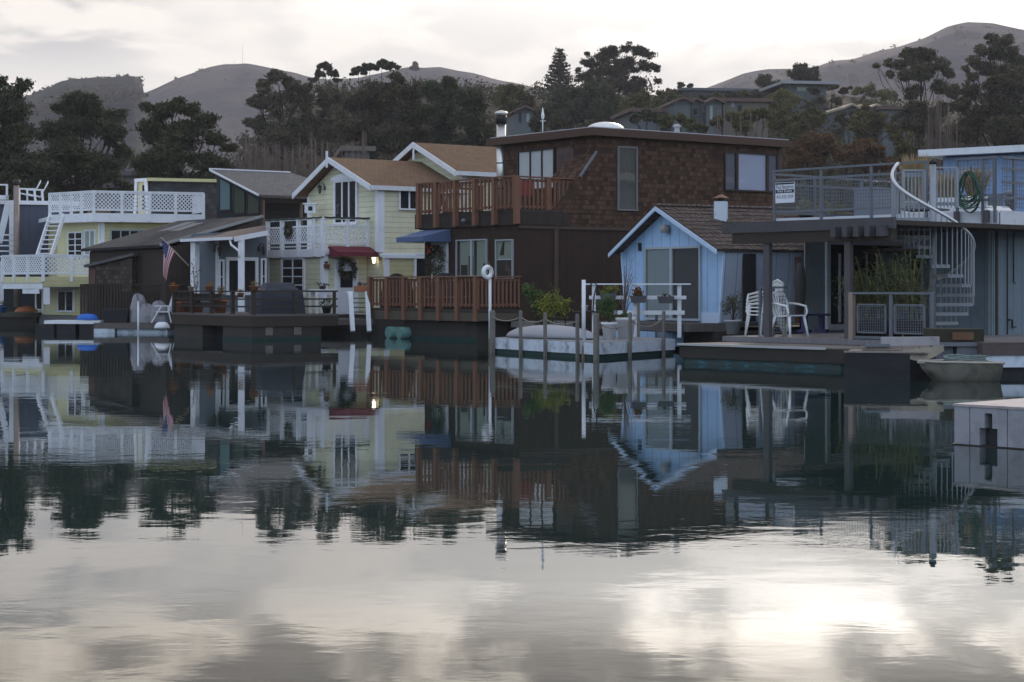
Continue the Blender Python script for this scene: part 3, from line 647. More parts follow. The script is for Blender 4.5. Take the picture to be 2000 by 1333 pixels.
for i in range(22): bare(ORD[i] + ' slender bare poplar from the left in the thicket behind the grey shed roof', 468 + i * 11.5 + r.uniform(-4, 4), 112 + r.uniform(-7, 8), 268 + r.uniform(-16, 22) + (8 if i < 4 else 0), 7, i, gb)
gb2 = 'bare poplars under the open eucalyptus'
for i, (x, y) in enumerate([(1815, 196), (1832, 186), (1852, 204), (1868, 236)]): bare(ORD[i] + ' from the left of four tall bare poplars on the right slope', x, 132, y, 8, 50 + i, gb2, n=14)
gb3 = 'bare saplings above the brown flat roof'
for i, (x, y) in enumerate([(1402, 214), (1415, 208), (1428, 222), (1446, 218), (1466, 214), (1478, 226), (1494, 230)]): bare(ORD[i] + ' pale bare sapling from the left above the flat brown roof', x, 120, y, 5, 70 + i, gb3, n=6)
# ---------------------------------------------------------------- parts of houses
def house(name, label, fr, u=0.0, z=0.0, group=None):
    p = fr.xy(u); return thing(name, label, 'houseboat', (p.x, p.y, z), group)
def pane_box(mb, f, u0, u1, z0, z1, o0, o1): mb.fb(f, u0, u1, z0, z1, o0, o1)
def window(parent, fr, x0, x1, y0, y1, cols=2, rows=1, fm=None, gm=None, back=None, wid=0.07, name='window', muntin=0.03, o=0.0, label=None, dark=None):
    """frame proud of the wall, pane set between, room or curtain seen behind the glass"""
    fm = fm or white; gm = gm or glass
    u0, u1 = sorted((fr.u(x0), fr.u(x1))); Ym = fr.xy((u0 + u1) / 2).y; z0, z1 = zpx(y1, Ym), zpx(y0, Ym)
    mb = MB(); W = wid
    mb.fb(fr, u0, u1, z1 - W, z1, o + .002, o + .07); mb.fb(fr, u0, u1, z0, z0 + W, o + .002, o + .09)
    mb.fb(fr, u0, u0 + W, z0 + W, z1 - W, o + .002, o + .07); mb.fb(fr, u1 - W, u1, z0 + W, z1 - W, o + .002, o + .07)
    iu0, iu1, iz0, iz1 = u0 + W, u1 - W, z0 + W, z1 - W
    for i in range(1, cols): c = iu0 + (iu1 - iu0) * i / cols; mb.fb(fr, c - muntin, c + muntin, iz0, iz1, o + .003, o + .06)
    for j in range(1, rows): c = iz0 + (iz1 - iz0) * j / rows; mb.fb(fr, iu0, iu1, c - muntin * .6, c + muntin * .6, o + .004, o + .055)
    w = mb.build(name, fm, parent, label)
    m = MB(); m.fb(fr, iu0, iu1, iz0, iz1, o + .034, o + .040); m.build('pane', gm, w)
    b = MB(); b.fb(fr, iu0, iu1, iz0, iz1, o + .004, o + .012); b.build('curtain' if back is not None else 'dark_interior', back or room, w)
    return w
def railing(parent, fr, u0, u1, zt, zb, posts, mat, post_w=0.09, bal=None, bal_w=0.035, cap=0.12, post_bot=None, rails=(), lattice=None, mesh=None, o=0.0, ends=True, cap_h=0.04, name='railing', btop=None):
    """handrail with its own posts; between them balusters, bars, lattice or wire mesh"""
    if u0 > u1: u0, u1 = u1, u0
    mb = MB(); mb.fb(fr, u0, u1, zt - cap_h, zt, o - cap / 2, o + cap / 2); hr = mb.build(name, mat, parent)
    for pu in posts:
        m = MB(); m.fb(fr, pu - post_w / 2, pu + post_w / 2, zb if post_bot is None else post_bot, zt - cap_h - .001, o - post_w / 2, o + post_w / 2); m.build('post', mat, hr)
    mb = MB(); n = 0
    if btop is None: btop = zt - cap_h - .03
    if bal:
        k = int((u1 - u0) / bal)
        for i in range(k + 1):
            c = u0 + .05 + (u1 - u0 - .1) * i / k; mb.fb(fr, c - bal_w / 2, c + bal_w / 2, zb, btop, o - bal_w / 2, o + bal_w / 2)
        mb.fb(fr, u0, u1, zb + .04, zb + .11, o - .03, o - .019); mb.fb(fr, u0, u1, btop - .09, btop - .01, o - .031, o - .019)
    for rz in rails: mb.fb(fr, u0, u1, rz - .025, rz + .025, o - .02, o + .02)
    if lattice:
        s, w, la, lb = lattice; H = lb - la
        for sg in (1, -1):
            c = u0 - H
            while c < u1 + H:
                # strip u = c + sg*(z-la)
                ua, ub = c, c + sg * H; za, zb2 = la, lb
                if sg > 0:
                    if ua < u0: za = la + (u0 - ua); ua = u0
                    if ub > u1: zb2 = lb - (ub - u1); ub = u1
                    ok = ua < ub - .02
                else:
                    if ua > u1: za = la + (ua - u1); ua = u1
                    if ub < u0: zb2 = lb - (u0 - ub); ub = u0
                    ok = ua > ub + .02
                if ok:
                    d = w * .7; oo = o + .006 * sg; q = [fr.pt(ua - d, za, oo - .005), fr.pt(ua + d, za, oo - .005), fr.pt(ub + d, zb2, oo - .005), fr.pt(ub - d, zb2, oo - .005)]
                    t = [fr.pt(ua - d, za, oo + .005), fr.pt(ua + d, za, oo + .005), fr.pt(ub + d, zb2, oo + .005), fr.pt(ub - d, zb2, oo + .005)]
                    mb.hexa(q, t)
                c += s * 1.414
        mb.fb(fr, u0, u1, la - .04, la + .02, o - .03, o + .03); mb.fb(fr, u0, u1, lb - .02, lb + .05, o - .029, o + .031)
    if mesh:
        s, la, lb = mesh; k = max(2, int((u1 - u0) / s))
        for i in range(k + 1): c = u0 + (u1 - u0) * i / k; mb.fb(fr, c - .005, c + .005, la, lb, o - .004, o + .004)
        k = max(2, int((lb - la) / s))
        for i in range(k + 1): c = la + (lb - la) * i / k; mb.fb(fr, u0, u1, c - .005, c + .005, o - .009, o + .001)
    if mb.v: mb.build('lattice_panel' if lattice else ('wire_mesh' if mesh else 'balusters'), mat, hr)
    return hr
def ushape(fr, L, R, u0=0.0):
    """footprint: from origin along u by L, and back by R"""
    a, b, c, d = fr.xy(u0), fr.xy(L), fr.xy(L, -R), fr.xy(u0, -R); return [(p.x, p.y) for p in (a, b, c, d)]
def corner_poly(O, a, la, b, lb, a0=0.0, b0=0.0):
    O = Vector(O); a = Vector(a); b = Vector(b)
    return [tuple(O + a * a0 + b * b0), tuple(O + a * la + b * b0), tuple(O + a * la + b * lb), tuple(O + a * a0 + b * lb)]

# ================================================================ brown two-storey shingled houseboat
C1 = Vector((0.2, 55.94)); HR = Fr(C1, Rd); HL = Fr(C1, Ld); C0 = C1 + Rd * 2.94; HLu = Fr(C0, Ld)
H = house('shingled_houseboat', 'tall two storey dark brown shingled houseboat with a flat roof and a skylight dome', HR, 4)
uE = HR.u(1522)
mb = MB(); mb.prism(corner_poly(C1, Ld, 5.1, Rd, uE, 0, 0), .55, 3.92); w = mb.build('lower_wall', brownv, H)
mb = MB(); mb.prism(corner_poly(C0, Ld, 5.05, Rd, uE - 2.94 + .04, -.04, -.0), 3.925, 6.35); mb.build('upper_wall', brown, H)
mb = MB(); mb.fb(HR, 0, uE, 3.42, 3.52, .002, .05); mb.fb(HR, 1.35, 1.5, .6, 3.42, .002, .04); mb.fb(HR, uE - .12, uE + .06, 3.5, 6.3, .045, .09); mb.build('belt_trim', M('brown_trim', (0.075, .048, .036)), H)
# shingles over the belt come down to the belt line on the right face
mb = MB(); mb.fb(HR, 1.9, uE + .02, 3.53, 3.93, .002, .035); mb.build('shingle_skirt', brown, H)
mb = MB(); oR = Vector(corner_poly(C0, Ld, 5.05, Rd, uE - 2.94)[0])
mb.prism(corner_poly(C0, Ld, 5.35, Rd, uE - 2.94 + .35, -.3, -.3), 6.36, 6.60); mb.build('roof', brownf, H)
rf = MB(); rf.prism(corner_poly(C0, Ld, 5.25, Rd, uE - 2.94 + .25, -.2, -.2), 6.602, 6.64); rf.build('roof_edge', concrete, H)
# diagonal shingled cheek wall and its sloping hood at the deck's inner end
mb = MB()
zA, zB = HR.z(1163, 300), HR.z(1085, 410); uA, uB = 2.94, HR.u(1085)
q = [HR.pt(uB, 3.93, .06), HR.pt(uA + .02, 3.93, .06), HR.pt(uA + .02, zA, .06), HR.pt(uB, zB, .06)]
mb.hexa(q, [HR.pt(uB, 3.93, -.1), HR.pt(uA + .02, 3.93, -.1), HR.pt(uA + .02, zA, -.1), HR.pt(uB, zB, -.1)]); mb.build('cheek_wall', brown, H)
mb = MB(); a = HR.pt(uA + .03, zA + .02, .1); b = HR.pt(HR.u(1129), HR.z(1129, 347), .1); L3 = Vector((Ld.x, Ld.y, 0))
mb.quadslab([a, b, b + L3 * 1.6 + Vector((0, 0, -.05)), a + L3 * 1.35 + Vector((0, 0, -.02))], .08); mb.build('sloping_hood', brown, H)
mb = MB(); mb.bar(a + Vector((0, 0, .03)), b + Vector((0, 0, .03)), .06); mb.bar(a + Vector((0, 0, .03)), a + L3 * 1.35 + Vector((0, 0, .0)), .05); mb.build('hood_flashing', steel, H)
# upper windows
window(H, HLu, 1013, 1085, 292, 372, 3, 1, M('brown_window_frame', (.04, .028, .024)), glass, brightcurtain, .05, muntin=.02)
mb = MB(); mb.fb(HLu, HLu.u(1122), HLu.u(1090), 4.0, 6.05, .004, .05); d = mb.build('door', M('plum_brown_door', (.10, .065, .058)), H)
mb = MB(); u0, u1 = HLu.u(1118), HLu.u(1108); mb.fb(HLu, u0, u1, 4.6, 5.9, .052, .062); u0, u1 = HLu.u(1104), HLu.u(1094); mb.fb(HLu, u0, u1, 4.6, 5.9, .052, .062); mb.build('door_panel', M('plum_brown_panel', (.075, .05, .046)), d)
window(H, HR.off(.03), 1205, 1243, 287, 412, 1, 1, M('thin_grey_frame', (.20, .20, .21)), glass, M('dim_curtain', (.15, .145, .14), .9, .1, 'board', .15, .4), .04, name='tall_window')
window(H, HR.off(.03), 1413, 1517, 299, 375, 1, 1, M('brown_window_frame', (.04, .028, .024)), glass, M('grey_blind', (.17, .18, .23), .8, .05), .05)
mb = MB(); f = HR.off(.03); u0, u1 = f.u(1439), f.u(1495); mb.fb(f, u0, u1, f.z(1467, 373), f.z(1467, 301), .012, .028); W3 = mb.build('white_window_back', M('white_reflection_panel', (.50, .53, .74), .5, .1), H)  # whitish reflection of the middle pane put into this panel's colour
mb = MB(); 
for x in (1437, 1496): u0 = f.u(x); mb.fb(f, u0 - .05, u0 + .05, f.z(1467, 373), f.z(1467, 301), .012, .09)
mb.parts('mullion', MATS['brown_window_frame'], H)
# lower windows and door on the deck side
w = window(H, HL, 893, 953, 468, 541, 2, 1, M('pale_metal_frame', (.35, .36, .38)), glass, M('window_light_green', (.30, .36, .32), .8, .12), .04, name='sliding_window', muntin=.05)  # pale light in the panes put into the green backing's colour
mb = MB(); dr = M('dark_drape', (.03, .028, .026))
for (xa, xb, ya, yb) in ((894, 899, 470, 540), (916, 925, 500, 540), (901, 914, 518, 540), (927, 932, 470, 540), (945, 952, 515, 540)): u0, u1 = sorted((HL.u(xa), HL.u(xb))); mb.fb(HL, u0, u1, HL.z((xa + xb) / 2, yb), HL.z((xa + xb) / 2, ya), .0125, .02)
mb.build('drape', dr, w)
w = window(H, HL, 970, 1004, 468, 546, 1, 2, MATS['pale_metal_frame'], glass, M('window_light_green', (.30, .36, .32)), .04)
mb = MB(); u0, u1 = sorted((HL.u(972), HL.u(1002))); mb.fb(HL, u0, u1, HL.z(987, 544), HL.z(987, 509), .0125, .02); u0, u1 = sorted((HL.u(981), HL.u(985))); mb.hexa([HL.pt(u0, HL.z(987, 499), .0125), HL.pt(u1 + .12, HL.z(987, 499), .0125), HL.pt(u1 + .12, HL.z(987, 499), .02), HL.pt(u0, HL.z(987, 499), .02)], [HL.pt(u0 - .03, HL.z(987, 473), .0125), HL.pt(u1 - .05, HL.z(987, 473), .0125), HL.pt(u1 - .05, HL.z(987, 473), .02), HL.pt(u0 - .03, HL.z(987, 473), .02)]); mb.build('drape', dr, w)
window(H, HL, 846, 876, 474, 600, 1, 1, white, M('white_door_panel', (.62, .64, .66), .5), M('white_door_panel', (.62, .64, .66)), .05, name='entry_door')
# blue awning
def awning(parent, fr, x0, x1, ytop, ybot, proj, mat, name='awning', val=.12):
    u0, u1 = sorted((fr.u(x0), fr.u(x1))); Y = fr.xy((u0 + u1) / 2).y; zt = zpx(ytop, Y); zb = zpx(ybot, Y)
    a, b = fr.pt(u0, zt, .03), fr.pt(u1, zt, .03); c, d = fr.pt(u1, zb + val, proj), fr.pt(u0, zb + val, proj)
    mb = MB(); v = Vector((0, 0, -val)); t = Vector((0, 0, .012))
    mb.hexa([a - t, b - t, c - t, d - t], [a, b, c, d])
    mb.hexa([c + v, d + v, d + v + Vector((fr.n.x, fr.n.y, 0)) * .012, c + v + Vector((fr.n.x, fr.n.y, 0)) * .012], [c, d, d + Vector((fr.n.x, fr.n.y, 0)) * .012, c + Vector((fr.n.x, fr.n.y, 0)) * .012])
    for (p, q, s) in ((a, d, -1), (b, c, 1)):
        e = fr.d.to_3d() * .012 * s; low = Vector((p.x, p.y, q.z - val)); mb.hexa([p, q, q + v, low], [p + e, q + e, q + v + e, low + e])
    return mb.build(name, mat, parent)
awning(H, HL, 830, 882, 449, 474, 1.1, M('blue_canvas', (.085, .125, .23), .8, .1), val=.16)
# upper deck
mb = MB(); mb.prism(corner_poly(C1, Ld, 5.6, Rd, 2.9, -.06, -.06), 3.93, 4.0); mb.build('deck_floor', deckbrown, H)
mb = MB(); mb.fb(HL, .0, 5.55, 3.52, 3.925, .035, .085); mb.fb(HR, .0, 1.88, 3.53, 3.925, .04, .085); mb.prism(corner_poly(C1, Ld, 5.5, Rd, 2.9, 5.13, .05), 3.5, 3.92); mb.build('deck_fascia', darkwood, H)
UD = HL.off(.16); posts = [UD.u(x) for x in (818, 852, 890, 928, 966, 1009)]
railing(H, UD, UD.u(815), UD.u(1012), 5.02, 4.02, posts, redwood, .15, .21, .055, .14, post_bot=3.55)
UR = HR.off(-.16); railing(H, UR, UR.u(1014), UR.u(1135), 5.02, 4.02, [UR.u(1069)], redwood, .13, .17, .05, .14, post_bot=3.9)
EN = Fr(UD.xy(UD.u(817)), Rd); railing(H, EN, .05, 2.6, 5.02, 4.02, [2.5], redwood, .13, .16, .05, .14, post_bot=3.6)
mb = MB(); p = UD.pt(UD.u(908), 3.72, .05); mb.lathe([(.0, -.06), (.07, -.05), (.09, 0), (.04, .06)], p, 10); mb.build('flood_light', steel, H)
# lower deck
D0 = Vector((-1.0, 55.04)); DL = Fr(D0, Ld); DR = Fr(D0, Rd)
uW = DL.u(721)
mb = MB(); mb.prism(corner_poly(D0, Ld, uW, Rd, 1.52, 0, 0), .86, .96); mb.build('lower_deck_floor', deckbrown, H)
mb = MB(); mb.fb(DL, 0.02, uW - .02, .60, .855, -.06, -.01); mb.fb(DR, .02, 1.5, .62, .855, -.06, -.01); mb.build('deck_skirt', M('olive_brown_skirt', (.085, .07, .05)), H)
posts = [DL.u(x) for x in (723, 757, 790, 823, 858, 894, 930)]
railing(H, DL, uW, DL.u(935), 1.97, 1.02, posts, redwood, .15, .20, .055, .16, post_bot=.60)
railing(H, DR, 0.08, 1.55, 1.97, 1.02, [], redwood, .1, .16, .05, .14)
mb = MB(); mb.prism(corner_poly(D0, Ld, 4.4, Rd, 1.4, .4, .25), -.4, .56); mb.build('float', hullgrey, H)
mb = MB(); f_ = Fr(D0 + Ld * .4 + Rd * .25, Ld); mb.fb(f_, 0, 4.0, -.05, .10, .0, .012); mb.build('waterline_growth', algae, H)
mb = MB(); mb.prism(corner_poly(C1, Ld, 5.0, Rd, uE - .1, .05, .05), -.4, .545); mb.build('hull', M('dark_hull', (.018, .016, .014)), H)
mb = MB(); mb.fb(HR, -.3, 1.4, .42, .60, .02, .9); mb.build('landing_beam', weather, H)
# green barrels under the deck
for i, x in enumerate((763, 784)):
    p = DL.xy(DL.u(x), -.2); t = thing('float_drum', ['left one of two pale green plastic drums floating under the redwood deck', 'right one of two pale green plastic drums floating under the redwood deck'][i], 'drum', (p.x, p.y, .16))
    mb = MB(); mb.tube([DL.pt(DL.u(x), .18, .1), DL.pt(DL.u(x), .18, -.6)], .19, 14); mb.build('barrel', M('pale_green_drum', (.12, .24, .22)), t)
# roof things
t = thing('skylight_dome', 'white bubble skylight on the flat brown roof', 'skylight', (2.62 + .8, 60.0, 6.64)); p = P(1182, 252, 60.0)
t.location = (p.x, 60.0, 6.64); mb = MB(); mb.lathe([(.68, 0), (.68, .04)], (p.x, 60, 6.641), 24); mb.build('kerb', steel, t)
mb = MB(); mb.lathe([(.66 * math.cos(a), .045 + .32 * math.sin(a)) for a in [i * math.pi / 18 for i in range(9)]] + [(.02, .365)], (p.x, 60, 6.641), 28); mb.build('dome', M('milky_acrylic', (.75, .74, .72), .25), t)
p = P(1322, 255, 61.0); t = thing('roof_vent', 'small pale capped vent pipe on the flat brown roof', 'vent', (p.x, 61, 6.63)); mb = MB(); mb.lathe([(.12, 0), (.085, .2), (.085, .27), (.13, .28), (.13, .34), (.05, .38)], (p.x, 61, 6.642), 14); mb.build('pipe', concrete, t)
p = P(1060, 262, 59.8); t = thing('weather_station', 'thin white mast with a small white pod on the brown roof edge', 'antenna', (p.x, 59.8, 6.6)); mb = MB(); mb.tube([(p.x, 59.8, 6.642), (p.x, 59.8, 7.05)], .016, 6); mb.build('mast', white, t)
mb = MB(); mb.lathe([(.01, 0), (.05, .06), (.055, .17), (.03, .28), (.01, .4)], (p.x, 59.8, 7.05), 10); mb.bar((p.x - .08, 59.8, 7.02), (p.x + .1, 59.8, 7.02), .02); mb.build('pod', white, t)
Yc = 61.6; p = P(979, 400, Yc); zt = zpx(216, Yc); t = thing('flue_pipe', 'tall shiny steel flue pipe standing at the back corner of the redwood deck', 'chimney', (p.x, Yc, 4.0))
mb = MB(); mb.tube([(p.x, Yc, 4.0), (p.x, Yc, zt - .45)], .155, 16); mb.build('pipe', stainless, t)
mb = MB(); [mb.lathe([(.165, 0), (.165, .04)], (p.x, Yc, z), 16) for z in (4.9, 5.2, 5.75, 6.45)]; mb.parts('band', darkmetal, t)
mb = MB(); mb.lathe([(.19, 0), (.2, .2), (.17, .28)], (p.x, Yc, zt - .45), 16); mb.build('collar', darkmetal, t)
mb = MB(); mb.lathe([(.21, 0), (.22, .05), (.18, .1), (.05, .14)], (p.x, Yc, zt - .14), 16); mb.build('cap', stainless, t)

# ================================================================ yellow gabled houseboat (middle)
FO = Vector((-4.84, 67.0)); FL = Fr(FO, Ld); FRt = Fr(FO, Rd)
Fh = house('gabled_houseboat', 'pale yellow gabled houseboat with a brown roof and white lattice balcony', FL, 2.5)
WL = 5.05; WD = 3.72
ap_u = 2.85; ap_z = 6.38; ez = 5.2
def gable_body(O, la, lb, z0, ze, au, az, parent, name, mat, u0=0.0):
    a = [Vector((O.x, O.y, 0)) + L_ * 1.0 for L_ in (Vector((0, 0, 0)),)]
    Lv = Vector((Ld.x, Ld.y, 0)); Rv = Vector((Rd.x, Rd.y, 0)); B = Vector((O.x, O.y, 0))
    pr = [(u0, z0), (la, z0), (la, ze), (au, az), (u0, ze)]
    f = [B + Lv * u + Vector((0, 0, z)) for u, z in pr]; mb = MB(); mb.hexa(f, [q + Rv * lb for q in f]); return mb.build(name, mat, parent)
gable_body(FO, WL, WD, .62, ez, ap_u, ap_z - .08, Fh, 'wall', yellow2)
def gable_roof(parent, O, u0, u1, au, za, z0, z1, r0, r1, th, mat, trim, name='roof', gutter=True, tw=.2):
    Lv = Vector((Ld.x, Ld.y, 0)); Rv = Vector((Rd.x, Rd.y, 0)); B = Vector((O.x, O.y, 0)); Z = Vector((0, 0, 1))
    A0, A1 = B + Lv * au + Rv * r0 + Z * za, B + Lv * au + Rv * r1 + Z * za
    E0, E1 = B + Lv * u0 + Rv * r0 + Z * z0, B + Lv * u0 + Rv * r1 + Z * z0
    W0, W1 = B + Lv * u1 + Rv * r0 + Z * z1, B + Lv * u1 + Rv * r1 + Z * z1
    mb = MB(); mb.quadslab([A0, E0, E1, A1], th); mb.quadslab([A0, W0, W1, A1], th); rf = mb.build(name, mat, parent)
    mb = MB(); q = Rv * .035
    for S in (E0, W0): 
        d = Z * tw; s = Z * .012; mb.hexa([A0 - Rv * .04 + s, S - Rv * .04 + s, S - Rv * .04 - d, A0 - Rv * .04 - d], [A0 - Rv * .003 + s, S - Rv * .003 + s, S - Rv * .003 - d, A0 - Rv * .003 - d])
    mb.build('rake_board', trim, parent)
    if gutter:
        mb = MB(); g = Lv * -.09; 
        mb.hexa([E0 - Z * .17 - Lv * .1, E1 - Z * .17 - Lv * .1, E1 - Z * .17 - Lv * .01, E0 - Z * .17 - Lv * .01], [E0 - Lv * .12 - Z * .01, E1 - Lv * .12 - Z * .01, E1 - Lv * .01 - Z * .01, E0 - Lv * .01 - Z * .01]); mb.build('gutter', trim, parent)
gable_roof(Fh, FO, -.12, 5.5, ap_u, 6.49, 5.32, 5.22, -.42, 3.75, .1, brownroof, white)
mb = MB(); p = FL.pt(ap_u, 6.35, .44); mb.fb(FL, ap_u - .05, ap_u + .05, 6.1, 6.72, .465, .51); mb.build('finial', white, Fh)
# corner boards, band
mb = MB(); mb.fb(FL, -.03, .2, 2.9, 5.15, .003, .04); mb.fb(FRt, 0.0, .22, 2.9, 5.15, .003, .045); mb.fb(FL, WL - .16, WL + .02, .65, 5.1, .003, .04); mb.fb(FRt, 0.05, WD, 2.72, 2.86, .003, .09); mb.parts('corner_board', white, Fh)
# lower storey stands a little proud on the side
mb = MB(); mb.fb(FRt, .12, WD - .05, .64, 2.68, .002, .16); mb.build('lower_side_wall', yellow, Fh)
mb = MB(); mb.fb(FRt, .1, .34, .64, 2.70, .161, .19); mb.fb(FRt, .08, WD, 2.68, 2.8, .1, .25); mb.build('lower_trim', white, Fh)
window(Fh, FRt, 778, 818, 370, 411, 2, 1, white, glassdark, curtain, .06)
window(Fh, FRt.off(.16), 808, 835, 494, 560, 1, 1, white, glassdark, None, .08)
FB = Fr((-6.79, 66.4), Ld); FS = Fr((-6.79, 66.4), Rd)
BL = FB.u(521)
mb = MB(); mb.prism(corner_poly((-6.79, 66.4), Ld, FB.u(522), Rd, 1.9, .1, .08), .62, 2.78); mb.build('lower_wall', yellow2, Fh)
mb = MB(); f = Fr(Vector((-6.79, 66.4)) + Ld * .1 + Rd * .08, Ld); mb.fb(f, -.02, .2, .64, 2.76, .003, .04); f2 = Fr(f.O, Rd); mb.fb(f2, 0, .16, .64, 2.76, .003, .04); mb.fb(f, f.u(526), f.u(522), .64, 2.76, .003, .04); mb.parts('lower_corner_board', white, Fh)
FBw = Fr(Vector((-6.79, 66.4)) + Rd * .08, Ld); FSw = Fr(Vector((-6.79, 66.4)) + Ld * .1, Rd)
window(Fh, FBw, 551, 597, 501, 580, 2, 4, white, glassdark, None, .12, muntin=.035)
# front door with window, wreath
d = MB(); u0, u1 = FSw.u(658), FSw.u(693); d.fb(FSw, u0, u1, .66, 2.62, .003, .035); do = d.build('front_door', M('white_door', (.66, .68, .74), .5), Fh)
d = MB(); d.fb(FSw, u0 - .12, u0, .66, 2.62, .003, .06); d.fb(FSw, u1, u1 + .12, .66, 2.62, .003, .06); d.build('door_frame', white, do)
Yd = FSw.xy((u0 + u1) / 2).y; d = MB(); d.fb(FSw, u0 + .12, u1 - .12, zpx(562, Yd), zpx(530, Yd), .037, .043); d.build('door_pane', glassdark, do)
def wreath(label, c, R, n, r=.3, bow=None, size=.07):
    t = thing('wreath', label, 'wreath', c); rs = np.random.RandomState(int(abs(c[0]) * 100)); a = rs.rand(900) * 6.283; q = R + rs.normal(size=900) * R * r * .5
    X = Vector((n.y, -n.x)); C = np.stack([c[0] + X.x * np.cos(a) * q + rs.normal(size=900) * .02, c[1] + X.y * np.cos(a) * q + rs.normal(size=900) * .02, c[2] + np.sin(a) * q], 1)
    leafmesh('greenery', C, size, .5, G['pine'], t, rs)
    if bow: b = MB(); cc = Vector(c) + Vector((n.x, n.y, 0)) * .09 + Vector(bow); b.lathe([(.01, -.05), (.07, -.02), (.08, .02), (.02, .06)], cc, 8); b.bar(cc, cc + Vector((-.05, 0, -.22)), .04); b.bar(cc, cc + Vector((.06, 0, -.2)), .04); b.build('bow', M('red_ribbon', (.35, .02, .02)), t)
    return t
p = FSw.pt(FSw.u(675), zpx(525, Yd), .12); wreath('large dark green wreath on the white front door under the red awning', p, .31, FSw.n, .45)
awning(Fh, FSw, 640, 722, 480, 502, .75, M('maroon_canvas', (.14, .02, .03), .8, .1), val=.16)
# balcony
mb = MB(); mb.prism(corner_poly((-6.79, 66.4), Ld, BL, Rd, 1.93, 0, 0), 2.80, 2.92); mb.prism(corner_poly((-6.79, 66.4), Ld, WL - .1, Rd, 1.0, 4.2, 1.9), 2.8, 2.92); mb.build('balcony_floor', white, Fh)
mb = MB(); mb.fb(FB, 0, BL, 2.72, 3.02, -.03, .03); mb.fb(FS, .05, 1.9, 2.86, 3.02, -.03, .03); mb.build('balcony_fascia', white, Fh)
zt = 4.12
railing(Fh, FB, .03, BL, zt, 3.1, [FB.u(x) for x in (523, 551, 583, 616, 631)], white, .13, cap=.13, lattice=(.125, .036, 3.27, 3.83), rails=(3.12,), post_bot=2.75)
railing(Fh, FS, .0, 1.92, zt, 3.1, [FS.u(x) for x in (678, 718)], white, .12, cap=.13, lattice=(.115, .03, 3.23, 3.85), rails=(3.1,), post_bot=2.95)
p = FB.pt(FB.u(567), zpx(451, FB.xy(FB.u(567)).y), .1); wreath('small wreath hung on the lattice balcony railing', p, .2, FB.n, .4)
# string of lights: garland
mb = MB(); mb.tube([FB.pt(BL * i / 14, zt + .03 - .02 * (i % 2), .08) for i in range(15)], .03, 5); mb.tube([FS.pt(1.9 * i / 8, zt + .03 - .02 * (i % 2), .08) for i in range(9)], .03, 5); tag(mb.build('garland', M('dark_garland', (.03, .045, .03))), 'thin dark garland wound along the top of the lattice balcony rail', 'garland')
# balcony door
window(Fh, FL, 654, 700, 350, 440, 3, 1, white, glassdark, None, .11, name='balcony_door', muntin=.04)
mb = MB(); u0, u1 = sorted((FL.u(650), FL.u(703))); Yw = FL.xy((u0 + u1) / 2).y; z = zpx(352, Yw)
for i in range(8):
    a0, a1 = i / 8, (i + 1) / 8; s0, s1 = math.sin(a0 * math.pi) * .14, math.sin(a1 * math.pi) * .14; ua, ub = u0 + (u1 - u0) * a0, u0 + (u1 - u0) * a1
    mb.hexa([FL.pt(ua, z, .003), FL.pt(ub, z, .003), FL.pt(ub, z, .1), FL.pt(ua, z, .1)], [FL.pt(ua, z + .1 + s0, .003), FL.pt(ub, z + .1 + s1, .003), FL.pt(ub, z + .1 + s1, .1), FL.pt(ua, z + .1 + s0, .1)])
mb.build('arched_lintel', white, Fh)
def lantern(label, fr, px, py, lit=False, s=1.0, name='wall_lantern'):
    u = fr.u(px); z = zpx(py, fr.xy(u).y); p = fr.pt(u, z, .17); t = thing(name, label, 'lantern', p); mb = MB()
    mb.lathe([(.02, .17 * s), (.09 * s, .12 * s), (.10 * s, .10 * s)], p, 6); mb.lathe([(.03 * s, -.16 * s), (.045 * s, -.13 * s)], p, 6); mb.tube([fr.pt(u - .12, z + .1, .004), fr.pt(u - .1, z + .26, .1), fr.pt(u, z + .24, .17), fr.pt(u, z + .15, .17)], .016, 6); mb.fb(fr, u - .16, u - .08, z - .02, z + .14, .003, .03); mb.build('bracket', darkmetal, t)
    mb = MB(); mb.lathe([(.04 * s, -.13 * s), (.08 * s, .09 * s)], p, 6)
    if lit:
        em = bpy.data.materials.new('lit_lantern_glass'); em.use_nodes = True; b = em.node_tree.nodes['Principled BSDF']; b.inputs['Emission Color'].default_value = (1, .82, .6, 1); b.inputs['Emission Strength'].default_value = 1.6
        mb.build('lit_glass', em, t)
    else: mb.build('lantern_glass', M('smoky_glass', (.06, .06, .055), .2), t)
    return t
lantern('dark unlit lantern high on the yellow gable left of the balcony door', FL, 632, 371)
p = None
lantern('lit lantern glowing by the maroon awning', FL, 738, 508, True)
